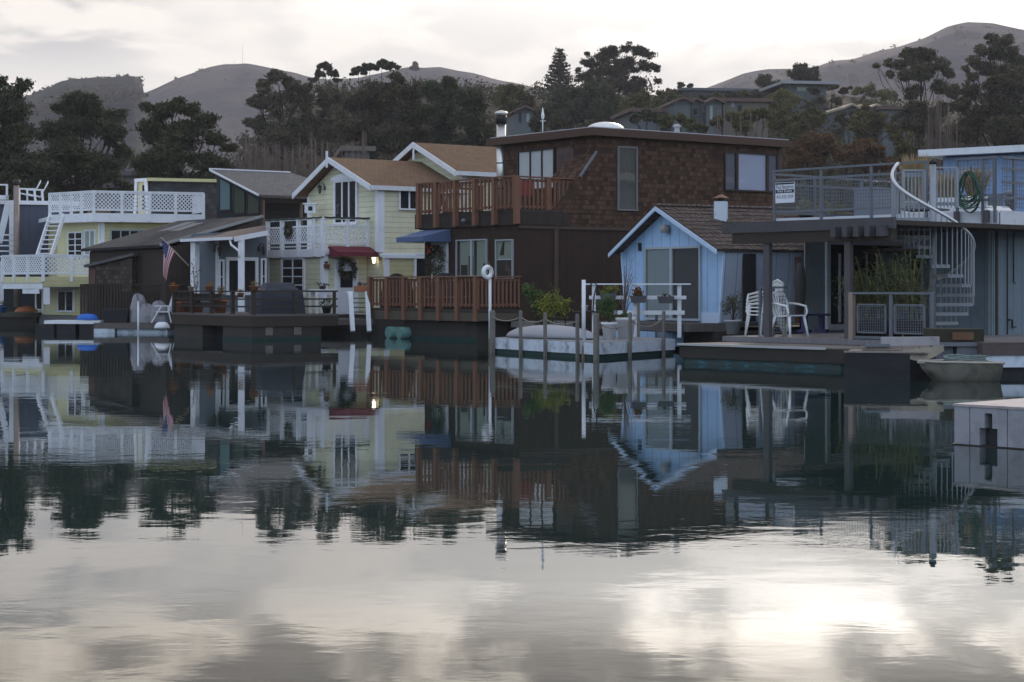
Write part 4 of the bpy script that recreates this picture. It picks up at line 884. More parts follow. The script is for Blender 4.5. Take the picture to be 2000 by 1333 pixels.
def potplant(label, c, r, h, mat, lm, R, H, n=300, leaf=.08, name='potted_plant', hang=False, bloom=False, seed=1, flat=1.0, stems=True, shape='round', cat='plant', aspect=.45):
    c = Vector(c); t = thing(name, label, cat, c); mb = MB(); mb.lathe([(r * .72, 0), (r * .95, h * .86), (r * 1.05, h * .87), (r * 1.05, h), (r * .9, h), (r * .88, h * .9)], c, 14); mb.build('pot', mat, t)
    rs = np.random.RandomState(seed); b = [(c.x + rs.uniform(-.5, .5) * R, c.y + rs.uniform(-.4, .4) * R, c.z + h + H * rs.uniform(.25, .8), R * .6, R * .6, H * .35) for _ in range(5)]
    C = clumps(b, n, rs, 6, 1.0, .4, .2); leafmesh('foliage', C, leaf, aspect, lm, t, rs)
    if bloom: leafmesh('blooms', C[rs.rand(len(C)) < .22] + rs.normal(size=(1, 3)) * .01 + np.array([0, 0, .03]), leaf * .7, .9, G['bloom'], t, rs)
    if stems:
        mb = MB(); [mb.tube([c + Vector((0, 0, h * .8)), Vector(q[:3])], [.012, .005], 4) for q in b]; mb.build('stems', bark, t)
    return t
u = FL.u(633 - 0); p = FSw.pt(FSw.u(635), 0, .12); z = zpx(525, p.y)
potplant('small terracotta pot hanging on the yellow wall left of the front door', (p.x, p.y, z), .12, .16, terra, G['dark'], .12, .14, 120, .05, 'hanging_pot')
# birdhouse-like white box behind the balcony end
p = P(606, 407, 69.9); t = thing('mailbox_house', 'small white box with a dark opening at the left end of the lattice balcony', 'birdhouse', p); mb = MB(); mb.box(p.x - .2, p.x + .22, 69.75, 70.1, p.z - .18, p.z + .14); mb.box(p.x - .26, p.x + .28, 69.7, 70.15, p.z + .141, p.z + .19); mb.box(p.x - .02, p.x + .04, 69.9, 69.96, 2.93, p.z - .18); mb.build('box', white, t); mb = MB(); mb.box(p.x - .06, p.x + .1, 69.735, 69.76, p.z - .1, p.z + .06); mb.build('opening', room, t)
# taller rear wing
GO = FO + Rd * 3.76
gable_body(GO, 5.3, 4.2, .7, 5.9, 2.8, 7.05, Fh, 'rear_wing_wall', yellow2, .15)
gable_roof(Fh, GO, -.08, 5.6, 2.8, 7.22, 5.98, 5.98, -.4, 4.4, .1, brownroof, white, 'rear_roof')
GL = Fr(GO, Ld); mb = MB(); mb.fb(GL, 2.74, 2.86, 6.55, 7.1, .365, .40); mb.build('rake_strut', white, Fh)
Gr = Fr(GO + Ld * .15, Rd); mb = MB(); mb.fb(Gr, 0.0, .2, 4.5, 5.85, .003, .04); mb.build('rear_corner_board', white, Fh)
# floor raft of the yellow house and its steps
mb = MB(); mb.prism(corner_poly(FO, Ld, 5.3, Rd, 4.0, -.15, -.15), -.4, .6); mb.prism(corner_poly((-6.79, 66.4), Ld, 4.4, Rd, 1.7, -.3, -.3), -.4, .58); mb.build('hull', hullgrey, Fh)
mb = MB(); mb.prism(corner_poly((-6.2, 64.2), Ld, 2.0, Rd, 1.6), .3, .5); mb.build('entry_step', greydeck, Fh)
# ================================================================ dark modern houseboat with shed roof
DO = Vector((-10.1, 74.0)); DLf = Fr(DO, Ld); DRf = Fr(DO, Rd)
D = house('shed_roof_houseboat', 'dark houseboat with a steep grey shed roof over tall gable windows', DLf, 2)
Lv = Vector((Ld.x, Ld.y, 0)); Rv = Vector((Rd.x, Rd.y, 0)); Z3 = Vector((0, 0, 1))
B = DO.to_3d(); zl, zh = 5.32, 6.55
mb = MB(); mb.quadslab([B + Z3 * zl - Lv * .25 - Rv * .2, B + Rv * 5.2 + Z3 * zl - Lv * .25, B + Lv * 3.9 + Rv * 3.6 + Z3 * zh, B + Lv * 3.9 - Rv * .2 + Z3 * zh], .09)
mb.build('roof', greyroof, D)
mb = MB(); mb.bar(B + Lv * 3.92 - Rv * .25 + Z3 * (zh + .02), B + Lv * 3.92 + Rv * 3.6 + Z3 * (zh + .02), .09, .05); mb.build('ridge_cap', white, D)
mb = MB(); mb.bar(B + Lv * 3.92 - Rv * .24 + Z3 * (zh - .03), B - Lv * .27 - Rv * .24 + Z3 * (zl - .02), .04, .07); mb.build('rake_trim', white, D)
mb = MB(); q = [B + Rv * .02 + Z3 * .6, B + Rv * .02 + Z3 * (zl - .12), B + Rv * .02 + Lv * 3.8 + Z3 * (zh - .14), B + Rv * .02 + Lv * 3.8 + Z3 * .6]; mb.hexa(q, [p + Rv * .1 for p in q]); mb.build('gable_wall', slatedark, D)
def slant_window(parent, fr, x0, x1, ztopf, y1, gm, fm):
    u0, u1 = sorted((fr.u(x0), fr.u(x1))); z0 = fr.z((x0 + x1) / 2, y1); t0, t1 = ztopf(u0), ztopf(u1)
    m = MB(); w = .05
    q = [(u0, z0), (u1, z0), (u1, t1), (u0, t0)]; iq = [(u0 + w, z0 + w), (u1 - w, z0 + w), (u1 - w, ztopf(u1 - w) - w), (u0 + w, ztopf(u0 + w) - w)]
    for i in range(4):
        a, b_, c, d = q[i], q[(i + 1) % 4], iq[(i + 1) % 4], iq[i]; m.hexa([fr.pt(*a, .003), fr.pt(*b_, .003), fr.pt(*c, .003), fr.pt(*d, .003)], [fr.pt(*a, .06), fr.pt(*b_, .06), fr.pt(*c, .06), fr.pt(*d, .06)])
    wd = m.build('window', fm, parent); m = MB(); m.hexa([fr.pt(*a, .01) for a in iq], [fr.pt(*a, .03) for a in iq]); m.build('pane', gm, wd)
topf = lambda u: zl - .2 + (zh - zl) * (u / 3.9)
dframe = M('dark_window_frame', (.035, .032, .032))
g1 = DLf
for (a, b_, y) in ((430, 452, 412), (458, 480, 418), (484, 507, 418)): slant_window(D, g1, a, b_, topf, y, glass_mat('greenish_glass', (.13, .20, .20), .06) if a < 440 else glass_mat('dim_olive_glass', (.07, .08, .06), .05), dframe)
mb = MB(); mb.prism(corner_poly(DO, Ld, 3.8, Rd, 4.6, .12 + .9, .02), .6, 5.1); mb.prism(corner_poly(DO, Ld, 1.0, Rd, 4.6, .12, .02), .6, 3.9); mb.build('wall', slatedark, D)
mb = MB(); mb.fb(DRf, .02, .2, 3.9, 5.15, -.2, -.0); mb.fb(DRf, 1.9, 2.02, 3.9, 5.15, -.2, -.1); mb.parts('porch_post', M('tan_post', (.16, .12, .09)), D)
mb = MB(); mb.fb(DRf, .2, 4.6, 5.06, 5.22, -.15, -.02); mb.build('eave_beam', darkwood, D)
mb = MB(); mb.prism(corner_poly(DO, Ld, 3.8, Rd, 4.6, .05, .05), -.4, .59); mb.build('hull', hullgrey, D)

# ================================================================ grey-brown timber houseboat with long low roof
CO = Vector((-12.4, 66.0)); CL = Fr(CO, Ld); CR = Fr(CO, Rd); B = CO.to_3d()
Cc = house('low_timber_houseboat', 'dark timber houseboat with a long low lean-to roof and a white porch post', CL, 3)
mb = MB(); mb.quadslab([B + Z3 * 3.15 - Lv * .05 - Rv * .25, B + Lv * 6.9 - Rv * .25 + Z3 * 3.1, B + Lv * 6.9 + Rv * 3.9 + Z3 * 4.28, B + Rv * 3.9 - Lv * .05 + Z3 * 4.28], .1); mb.build('roof', darkroof, Cc)
mb = MB(); mb.bar(B + Z3 * 3.13 - Lv * .08 - Rv * .27, B + Rv * 3.9 - Lv * .08 + Z3 * 4.26, .04, .1); mb.build('rake_board', M('pale_trim', (.30, .29, .28)), Cc)
for (r0, l0) in ((1.7, 2.9), (2.0, 4.1)):
    a = B + Rv * r0 + Lv * l0 + Z3 * (3.15 + r0 * .28 + .04); mb = MB(); mb.quadslab([a, a + Lv * .9, a + Lv * .9 + Rv * 1.3 + Z3 * .37 + Z3 * .05, a + Rv * 1.3 + Z3 * .42], .08); mb.build('roof_hatch', M('grey_hatch', (.16, .16, .16)), Cc)
mb = MB(); q = [(0, .5), (3.8, .5), (3.8, 4.1), (0, 3.0)]; f = [B + Rv * r + Z3 * z for r, z in q]; mb.hexa(f, [p + Lv * 6.6 for p in f]); mb.build('wall', M('umber_board_wall', (.052, .038, .03), .85, .25, 'board', .22, .7), Cc)
mb = MB(); mb.prism(corner_poly(CO, Ld, 6.5, Rd, 3.7, .05, .05), -.4, .49); mb.build('hull', hullgrey, Cc)
# lower shed in front of it
SO = Vector((-18.9 + .7, 69.6)); SO = Vector(((258 - 1000) * 67.5 / F, 67.5)); SL = Fr(SO, Ld)
S = house('low_shed', 'low weathered shed with a sloping roof and a dark picket fence in front', SL, 1.5)
sd = Vector((-.95, .31)); SF = Fr(SO, sd)
uL = SF.u(173); zr = zpx(497, 67.5); zlft = SF.z(173, 516)
mb = MB(); q = [(0, .4), (uL, .4), (uL, zlft - .12), (0, zr - .12)]; bk = Vector((.31, .95)) * 2.2
f = [SF.pt(u, z) for u, z in q]; mb.hexa(f, [p + bk.to_3d() for p in f]); mb.build('wall', shackwood, S)
mb = MB(); a, b_ = SF.pt(-.1, zr + .04, .15), SF.pt(uL + .12, zlft - .03, .15); mb.quadslab([a, b_, b_ + bk.to_3d() * 1.1, a + bk.to_3d() * 1.1], .1); mb.build('roof', greyroof, S)
mb = MB(); mb.fb(SF, uL - .3, uL - .05, .45, zlft - .2, .002, .03); mb.build('side_panel', M('red_brown_panel', (.11, .06, .045)), S)
t = thing('picket_fence', 'dark vertical board fence in front of the low weathered shed', 'fence', (SO.x, SO.y, .4))
fo = Fr(SF.xy(0, .7), sd); mb = MB(); r = random.Random(4)
u = -2.6
while u < uL - .1: mb.fb(fo, u, u + .09, .45, 1.72 + r.uniform(-.03, .03) - (.25 if u < 0 else 0), -.02, .02); u += .125
mb.build('pickets', darkwood, t); mb = MB(); mb.fb(fo, -2.6, uL - .1, 1.70, 1.74, -.05, .05); mb.build('fence_rail', darkwood, t)

# ================================================================ grey porch houseboat
EO = Vector((-9.39, 62.0)); EL = Fr(EO, Ld); B = EO.to_3d(); EW = Fr((-10.44, 65.0), Rd)
E = house('porch_houseboat', 'slate grey houseboat with white porch posts under a low brown roof', EL, 2)
mb = MB(); mb.quadslab([B + Z3 * 3.31, B + Lv * 3.75 + Z3 * 3.31, B + Lv * 3.75 + Rv * 3.3 + Z3 * 3.878, B + Rv * 1.3 + Z3 * 3.534], .08); mb.build('roof', M('maroon_brown_roof', (.12, .085, .075), .9, .15, 'shingle', .2, .25), E)
mb = MB(); mb.bar(B - Rv * .05 + Z3 * 3.27, B - Rv * .05 + Lv * 3.75 + Z3 * 3.27, .09, .1); mb.build('gutter', white, E)
mb = MB(); mb.bar(B - Lv * .03 + Z3 * 3.24 + Rv * .03, B - Lv * .03 + Rv * 1.32 + Z3 * 3.48, .04, .16); mb.build('rake_board', white, E)
mb = MB(); a = EL.pt(EL.u(462), 3.2, -.02); mb.tube([EL.pt(EL.u(452), 3.2, .05), EL.pt(EL.u(454), 3.05, .05), EL.pt(EL.u(461) + .0, 2.85, -.1), EL.pt(EL.u(461), 2.6, -.12)], .04, 6); mb.build('downpipe', white, E)
mb = MB(); mb.fb(EL, EL.u(377), EL.u(368), .8, 3.2, -.25, -.08); c = B + Rv * .35 + Lv * .05; mb.box(c.x - .1, c.x + .1, c.y - .1, c.y + .1, .8, 3.25); mb.parts('porch_post', white, E)
mb = MB(); mb.prism(corner_poly((-10.44, 65.0), Rd, 2.02, Ld, 2.0, 0, 0), .6, 3.55); mb.build('wall', greywall, E)
mb = MB(); mb.fb(EW, -.02, .1, .82, 3.3, .003, .04); mb.build('corner_board', white, E)
window(E, EW, 440, 503, 503, 577, 2, 1, white, glassdark, curtain, .12, name='sliding_door', muntin=.05)
window(E, EW, 426, 437, 507, 575, 1, 2, white, glassdark, None, .07); window(E, EW, 508, 519, 505, 575, 1, 2, white, glassdark, None, .07)
mb = MB(); mb.prism(corner_poly((-10.44, 65.0), Rd, 2.02, Ld, 2.4, 0, -.1), -.4, .59); mb.build('hull', hullgrey, E)
lantern('black lantern beside the left porch window of the slate grey house', EW, 424.5, 492); lantern('black lantern above the right porch window of the slate grey house', EW, 511, 490)

# ================================================================ dark timber deck in the middle
KO = Vector((-7.9, 56.0)); KL = Fr(KO, Ld); KR = Fr(KO, Rd)
K = house('floating_deck', 'dark timber deck platform with a low bar railing and a row of flower pots', KL, 2.5)
uA = KL.u(335); uB = KR.u(661)
mb = MB(); mb.prism(corner_poly(KO, Ld, uA, Rd, uB), .74, .8); mb.build('deck_floor', greydeck, K)
mb = MB(); mb.fb(KL, .02, uA, .42, .735, -.08, -.0); mb.fb(KR, .02, uB, .42, .735, -.08, -.0); mb.parts('rim_beam', deckbrown, K)
mb = MB()
mb.prism(corner_poly(KO, Ld, KL.u(432), Rd, uB - .6, .06, .06), -.4, .415); mb.prism(corner_poly(KO, Ld, uA - .1, Rd, uB - .6, KL.u(392), .06), -.4, .415); mb.parts('float', M('stained_float', (.048, .043, .038), .85, .3, scale=1.2), K)
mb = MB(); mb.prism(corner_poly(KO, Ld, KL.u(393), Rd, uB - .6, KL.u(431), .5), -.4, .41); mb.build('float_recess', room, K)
mb = MB(); f_ = Fr(KO + Ld * .06 + Rd * .06, Ld); mb.fb(f_, .0, KL.u(432) - .06, -.05, .09, .0, .012); f_ = Fr(f_.O, Rd); mb.fb(f_, .0, uB - .7, -.05, .08, .0, .012); mb.parts('waterline_growth', algae, K)
mb = MB(); [mb.fb(KR, a, a + .25, .16, .40, -.066, -.05) for a in (.5, 1.5)]; mb.parts('fender_board', weather, K)
railing(K, KL, 0, uA, 1.52, .8, [KL.u(x) for x in (337, 372, 410, 451, 491)], deckbrown, .11, cap=.14, rails=(1.03, 1.26), o=-.06)
railing(K, KR, .1, uB, 1.53, .8, [KR.u(x) for x in (577, 655)], deckbrown, .08, cap=.09, rails=(1.03, 1.26), o=-.06, cap_h=.05)
mb = MB(); mb.fb(KL, KL.u(405), KL.u(342), 1.2, 1.42, -.5, -.2); mb.fb(KL, KL.u(405), KL.u(342), .98, 1.14, -.5, -.2); mb.parts('bench_back', darkwood, K)
# covered grill
KG = KR.off(-.75); GU = KG.u(543); c = KG.xy(GU); t = thing('covered_grill', 'barbecue grill under a dark cloth cover on the timber deck', 'grill', (c.x, c.y, .8)); mb = MB()
def cov(u, o, z): return KG.pt(GU + u, z, o)
lay = [(.80, .36, .8), (.76, .33, 1.2), (.72, .30, 1.48), (.52, .24, 1.60), (.44, .18, 1.75), (.40, .14, 1.77)]
rr = random.Random(9); rings = []
for (hu, ho, z) in lay:
    ring = []
    for (sx, sy) in [(-1, -1), (-.33, -1.04), (.33, -1.02), (1, -1), (1.03, 0), (1, 1), (.33, 1.03), (-.33, 1.02), (-1, 1), (-1.03, 0)]: ring.append(cov(sx * hu + rr.uniform(-.02, .02), sy * ho + rr.uniform(-.02, .02), z))
    rings.append(ring)
n0 = len(mb.v); mb.sm = False
for rg in rings: mb.v += rg
for i in range(len(rings) - 1):
    for k in range(10): mb.face([n0 + i * 10 + k, n0 + i * 10 + (k + 1) % 10, n0 + (i + 1) * 10 + (k + 1) % 10, n0 + (i + 1) * 10 + k])
mb.face([n0 + (len(rings) - 1) * 10 + k for k in range(10)]); mb.build('cloth_cover', M('navy_grill_cover', (.045, .05, .065), .75, .2), t)
mb = MB(); [mb.bar(cov(s, 0, .8), cov(s, 0, .84), .1) for s in (-.5, .5)]; mb.parts('foot', darkmetal, t)
# pots on the rail and the deck
def on(fr, px, o, z): f = fr.off(o); return f.pt(f.u(px), z)
potplant('terracotta pot of red and yellow flowers on the left end of the deck rail', on(KL, 340, -.06, 1.52), .17, .17, terra, G['yellow'], .16, .1, 130, .05, 'flower_pot', bloom=True, seed=2)
potplant('low pale pot on the deck rail below the white porch post', on(KL, 373, -.06, 1.52), .11, .13, M('pale_brown_pot', (.36, .28, .25)), G['dark'], .08, .05, 40, .04, 'flower_pot', seed=3)
potplant('terracotta pot of yellow flowers on the deck rail, second from its corner', on(KL, 409, -.06, 1.52), .15, .15, terra, G['yellow'], .16, .12, 130, .05, 'flower_pot', bloom=True, seed=4)
potplant('terracotta pot of orange flowers on the corner of the deck rail', on(KL, 496, -.06, 1.52), .15, .15, terra, G['yellow'], .15, .14, 140, .05, 'flower_pot', bloom=True, seed=5)
potplant('big round terracotta pot on the deck floor below the bench', on(KL, 356, -.8, .8), .26, .34, terra, G['olive'], .2, .1, 60, .05, 'flower_pot', seed=6)
potplant('wide terracotta pot on the deck floor between two rail posts', on(KL, 386, -.8, .8), .22, .32, terra, G['olive'], .2, .1, 60, .05, 'flower_pot', seed=7)
potplant('terracotta pot holding a tall leggy shrub with pink flowers on the deck', on(KL, 430, -.7, .8), .24, .42, terra, G['bright'], .22, .5, 320, .06, 'flower_pot', bloom=True, seed=8)
t = thing('plant_stand', 'thin iron plant stand with a small flower pot on the deck', 'plant stand', on(KL, 470, -.7, .8)); c = on(KL, 470, -.7, .8); mb = MB()
for (a, b_) in ((-.22, -.16), (.22, -.16), (.22, .16), (-.22, .16)): mb.bar(c + Vector((a, b_, 0)), c + Vector((a, b_, .5)), .02)
mb.box(c.x - .25, c.x + .25, c.y - .18, c.y + .18, c.z + .5, c.z + .52); mb.build('iron_frame', darkmetal, t)
potplant('small pot of yellow flowers on the iron plant stand', c + Vector((0, 0, .52)), .11, .13, terra, G['yellow'], .14, .12, 110, .045, 'flower_pot', bloom=True, seed=9)
potplant('tall pot with a thin red-flowered stem by the white porch post', on(KL, 383, -1.6, .8), .16, .5, darkmetal, G['dark'], .22, 1.3, 150, .06, 'flower_pot', bloom=True, seed=10)
# white table with plants
c = on(KR, 630, -.7, .8); t = thing('white_table', 'small white painted table at the right end of the timber deck', 'table', c); q = Fr(c, Rd)
mb = MB(); mb.fb(q, -.38, .38, 1.5, 1.56, -.25, .25); mb.build('table_top', white, t); mb = MB(); mb.fb(q, -.34, .34, 1.38, 1.49, -.2, -.17); mb.fb(q, -.34, .34, 1.38, 1.49, .17, .2); mb.parts('apron', white, t)
mb = MB(); [mb.fb(q, a - .035, a + .035, .8, 1.495, b_ - .035, b_ + .035) for a in (-.33, .33) for b_ in (-.2, .205)]; mb.parts('leg', white, t)
potplant('small dark plant pot standing on the white deck table', c + Vector((0, 0, .762)), .12, .1, darkmetal, G['pine'], .24, .12, 160, .06, 'flower_pot', seed=11)
potplant('bushy green plant in a pot under the white deck table', c + Vector((.1, .3, 0)), .16, .2, darkmetal, G['bright'], .3, .25, 220, .07, 'flower_pot', seed=12)
# flag
t = thing('flag', 'american flag hanging from a slanted wooden pole by the dark timber wall', 'flag', on(KL, 368, .0, zpx(517, 59.5))); a = P(369, 520, 59.6); b_ = P(314, 464, 59.6)
mb = MB(); mb.tube([a, b_], .022, 6); mb.build('flagpole', M('pale_wood', (.32, .24, .16)), t)
fl = MB(); nx, ny = 22, 13; pts = []
p0 = P(315, 466, 59.58)
d0 = (a - b_).normalized()
mats = [M('flag_red', (.42, .05, .06)), M('flag_white', (.62, .60, .62)), M('flag_blue', (.03, .035, .12))]
for i in range(nx + 1):          # i along the fly (hangs down), j along the hoist (down the pole)
    for j in range(ny + 1):
        s = i / nx; h = j / ny; top = b_ + d0 * (.02 + h * .62); 
        x = top.x + .10 * s * (1 - h) - h * .30 * s + math.sin(s * 5 + h * 3) * .03; y = top.y - .05 + math.sin(h * 9 + s * 2) * .07 * (0.3 + s); z = top.z - s * (1.0 + .12 * (1 - h)) - .02
        pts.append(Vector((x, y, z)))
fl.v = pts; fl.sm = True
for i in range(nx):
    for j in range(ny):
        fl.mi = 2 if (i < 9 and j < 7) else (0 if j % 2 == 0 else 1); fl.face([i * (ny + 1) + j, i * (ny + 1) + j + 1, (i + 1) * (ny + 1) + j + 1, (i + 1) * (ny + 1) + j])
fl.build('cloth', mats, t)
st = MB(); rr = random.Random(2)
for i in range(1, 9, 2):
    for j in range(1, 7, 2):
        p = pts[i * (ny + 1) + j] + Vector((0, -.012, 0)); st.add([p + Vector((.014 * math.cos(k * .628 + 1.57) * (1 if k % 2 == 0 else .42), 0, .014 * math.sin(k * .628 + 1.57) * (1 if k % 2 == 0 else .42))) for k in range(10)], [list(range(10))])
st.build('stars', mats[1], t)

# ================================================================ yellow houseboat at the left
BK = Vector(((182 - 1000) * 80 / F, 80.0)); R2 = Vector((.931, .365)); Lc = Vector((-.743, .669))
BR = Fr(BK, R2); BLc = Fr(BK, Lc)
Bh = house('lattice_deck_houseboat', 'yellow houseboat with two white lattice decks and a rooftop cabin', BR, 2)
R3 = Vector((R2.x, R2.y, 0)); nR = Fr(BK, R2).n
# upper wall: corner at 197
WK = Vector(((197 - 1000) * 80.6 / F, 80.6)); WR = Fr(WK, R2); WLc = Fr(WK, Lc); uWL = WLc.u(113)
bk2 = -WR.n
def poly_of(K, ua, ub, dep):
    f1, f2 = Fr(K, R2), Fr(K, Lc); a = f2.xy(ua); b_ = f1.xy(ub); return [tuple(a), tuple(K), tuple(b_), tuple(b_ + bk2 * dep), tuple(a + bk2 * (dep - ua * .7))]
mb = MB(); mb.prism(poly_of(WK, uWL, 7.2, 5.5), 2.06, 4.60); mb.build('upper_wall', yellow, Bh)
mb = MB(); mb.fb(WLc, .02, uWL, 2.07, 4.58, .002, .02); mb.build('plain_wall', yelplain, Bh)
mb = MB(); mb.fb(WR, -.02, .16, 2.1, 4.58, .003, .05); mb.fb(WLc, 0.02, .12, 2.1, 4.58, .021, .05); mb.parts('corner_board', white, Bh)
window(Bh, WLc.off(.02), 134, 163, 453, 505, 2, 4, white, glassdark, curtain, .06, name='french_door')
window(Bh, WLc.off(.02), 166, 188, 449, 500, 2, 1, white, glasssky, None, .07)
window(Bh, WR, 215, 291, 449, 503, 4, 1, M('pale_green_frame', (.32, .38, .40)), glassdark, None, .06)
# upper deck
uU = BR.u(398); uUL = BLc.u(97)
mb = MB(); mb.prism(poly_of(BK, uUL, uU, 6.2), 4.61, 4.78); mb.build('upper_deck_floor', white, Bh)
mb = MB(); mb.fb(BR, -.02, uU + .02, 4.46, 4.84, .002, .05); mb.fb(BLc, 0, uUL, 4.46, 4.84, .002, .05); mb.parts('deck_fascia', white, Bh)
zt = 5.82
railing(Bh, BR, 0, uU, zt, 4.9, [BR.u(x) for x in (183, 238, 292, 343, 397)], white, .12, cap=.1, lattice=(.12, .042, 4.99, 5.72), post_bot=4.5, o=.02, cap_h=.05)
railing(Bh, BLc, .03, uUL, zt, 4.9, [BLc.u(x) for x in (160, 140, 119, 98)], white, .1, cap=.1, lattice=(.12, .05, 4.99, 5.72), post_bot=4.5, o=.02, cap_h=.05)
RB = Fr(BR.xy(uU), Vector((-.365, .931))); railing(Bh, RB, .05, 4.5, zt - .05, 4.9, [4.4], white, .1, cap=.1, lattice=(.12, .05, 4.99, 5.65), post_bot=4.6, cap_h=.05)
# mid deck
MK = Vector(((83 - 1000) * 77 / F, 77.0)); MR = Fr(MK, R2); ML = Fr(MK, Lc); uMR = MR.u(196); uML = ML.u(5)
mb = MB(); mb.prism(poly_of(MK, uML, uMR, 4.0), 2.0, 2.055); mb.build('mid_deck_floor', white, Bh)
mb = MB(); mb.fb(ML, 0, uML, 1.80, 2.06, .002, .03); mb.build('apron', yelplain, Bh); mb = MB(); mb.fb(ML, 0, uML, 1.55, 1.80, -.05, .0); mb.fb(ML, .3, 1.5, 1.35, 1.54, -.06, -.01); mb.build('lower_apron', white, Bh)
mb = MB(); mb.fb(MR, 0.02, uMR, 1.64, 2.05, .002, .03); mb.build('lapped_apron', yellow, Bh)
railing(Bh, MR, 0, uMR, 2.99, 2.12, [MR.u(x) for x in (84, 139, 195)], white, .12, cap=.1, lattice=(.12, .042, 2.2, 2.9), post_bot=1.85, o=.02, cap_h=.05)
railing(Bh, ML, .03, uML, 2.99, 2.12, [ML.u(x) for x in (55, 28, 6)], white, .1, cap=.1, lattice=(.12, .05, 2.2, 2.9), post_bot=1.85, o=.02, cap_h=.05)
mb = MB(); mb.fb(MR, .05, .3, .9, 1.62, -.2, .0); mb.build('deck_prop', white, Bh)
# lower body
LK = Vector(((148 - 1000) * 78.3 / F, 78.3)); LR = Fr(LK, R2); LL = Fr(LK, Lc); uLL = LL.u(85)
mb = MB(); mb.prism(poly_of(LK, uLL, 5.0, 4.2), .42, 2.0); mb.build('lower_wall', yellow, Bh)
mb = MB(); mb.fb(LL, .02, uLL, .44, 1.62, .002, .02); mb.build('plain_lower_wall', yelplain, Bh)
window(Bh, LL.off(.02), 114, 146, 567, 610, 2, 1, white, glassdark, None, .07)
mb = MB(); mb.fb(LL, uLL - .1, uLL + .02, .45, 1.62, .021, .06); mb.fb(LL, 0, uLL, 1.56, 1.66, .021, .05); mb.build('trim_board', white, Bh)
L2 = LL.off(-.35); mb = MB(); mb.fb(L2, L2.u(84), L2.u(68), .44, 1.95, -.6, 0); mb.build('side_bay', yelplain, Bh); window(Bh, L2, 72, 85, 566, 606, 1, 1, white, glassdark, None, .05)
mb = MB(); mb.prism(poly_of(LK, uLL + .3, 5.0, 4.2), -.4, .40); mb.build('hull', M('pale_grey_hull', (.17, .17, .17)), Bh)
# ship's ladder between the decks
a, b_ = P(112, 420, 79.6), P(86, 500, 78.4); sx = Vector((.30, .0, 0)); mb = MB(); [mb.bar(a + sx * s, b_ + sx * s, .05, .22) for s in (-1, 1)]; st = thing('deck_ladder', 'white slanted stair ladder between the two lattice decks of the yellow houseboat', 'ladder', b_); mb.parts('stringer', white, st)
mb = MB(); [mb.bar(a.lerp(b_, (i + .5) / 9) - sx * .9, a.lerp(b_, (i + .5) / 9) + sx * .9, .2, .04) for i in range(9)]; mb.parts('tread', white, st)
# rooftop cabin
KQ = Vector(((295 - 1000) * 83.5 / F, 83.5)); q1 = Fr(KQ, R2); q2 = Fr(KQ, Lc); u2 = q2.u(266); u1 = q1.u(430)
zt = zpx(347, 83.5); B0 = KQ.to_3d(); LL3 = Vector((Lc.x, Lc.y, 0)); dn = -q1.n.to_3d()
mb = MB(); A = [B0 + Z3 * 4.79 + q1.n.to_3d() * .15, B0 + Z3 * (zt - .12) - q1.n.to_3d() * .1, B0 + LL3 * u2 + Z3 * (zt - .12), B0 + LL3 * u2 + Z3 * 4.79]; mb.hexa(A, [p + R3 * u1 for p in A]); mb.build('cabin_wall', darkroof, Bh)
mb = MB(); T0 = B0 + Z3 * (zt - .02); mb.quadslab([T0 + q1.n.to_3d() * .12 - R3 * .1, T0 + q1.n.to_3d() * .12 + R3 * u1, T0 + LL3 * u2 + R3 * u1, T0 + LL3 * u2 - R3 * .1], .14); mb.build('cabin_roof', M('pale_yellow_fascia', (.52, .50, .26)), Bh)
mb = MB(); w = q2; f_ = q2.off(.0)
z0_ = 4.80; z1_ = zt - .18
mb.hexa([w.pt(-.02, z0_, .1), w.pt(.16, z0_, .1), w.pt(.16, z0_, .16), w.pt(-.02, z0_, .16)], [w.pt(.12, z1_, .1), w.pt(.3, z1_, .1), w.pt(.3, z1_, .16), w.pt(.12, z1_, .16)])
mb.hexa([w.pt(u2 - .15, z0_, .1), w.pt(u2 + .02, z0_, .1), w.pt(u2 + .02, z0_, .16), w.pt(u2 - .15, z0_, .16)], [w.pt(u2 - .25, z1_, .1), w.pt(u2 - .1, z1_, .1), w.pt(u2 - .1, z1_, .16), w.pt(u2 - .25, z1_, .16)])
mb.fb(w, .12, u2 - .1, z1_ - .0, z1_ + .15, .1, .16); mb.parts('cabin_frame', white, Bh)
mb = MB(); mb.fb(w, .2, u2 - .2, z0_, z1_, .02, .06); cf = mb.build('cabin_end_wall', yelplain, Bh); mb = MB(); mb.fb(w, .25, .55, z0_ + .3, z1_ - .15, .061, .08); mb.build('cabin_window', glassdark, Bh)

# ================================================================ slate houseboat at the far left edge
AK = Vector(((27 - 1000) * 86 / F, 86.0)); AR = Fr(AK, R2)
A_ = house('slate_houseboat', 'slate blue houseboat with a white edged flat roof at the left edge of the picture', AR, 1)
uA1 = AR.u(150); zt = AR.z(70, 397)
mb = MB(); mb.prism([tuple(AR.xy(-6)), tuple(AR.xy(uA1)), tuple(AR.xy(uA1, -4)), tuple(AR.xy(-6, -4))], .6, zt - .1); mb.build('wall', slate, A_)
mb = MB(); mb.fb(AR, -6, uA1 + .1, zt - .08, zt + .1, -4, .12); mb.build('roof', white, A_)
mb = MB(); mb.fb(AR, -6, uA1, .6, 2.15, .3, .8); mb.build('lower_wall', slatedark, A_)
mb = MB(); mb.fb(AR, AR.u(14), AR.u(24), 2.9, zt - .1, .8, .95); mb.fb(AR, AR.u(0) - .1, AR.u(3), .8, 2.8, .8, .95); mb.parts('post', white, A_)
mb = MB(); [mb.fb(AR, -2.0, AR.u(24), z, z + .06, .9, .95) for z in (3.0, 3.25, 3.5, 3.75, 4.0)]; mb.parts('rail_bar', white, A_)
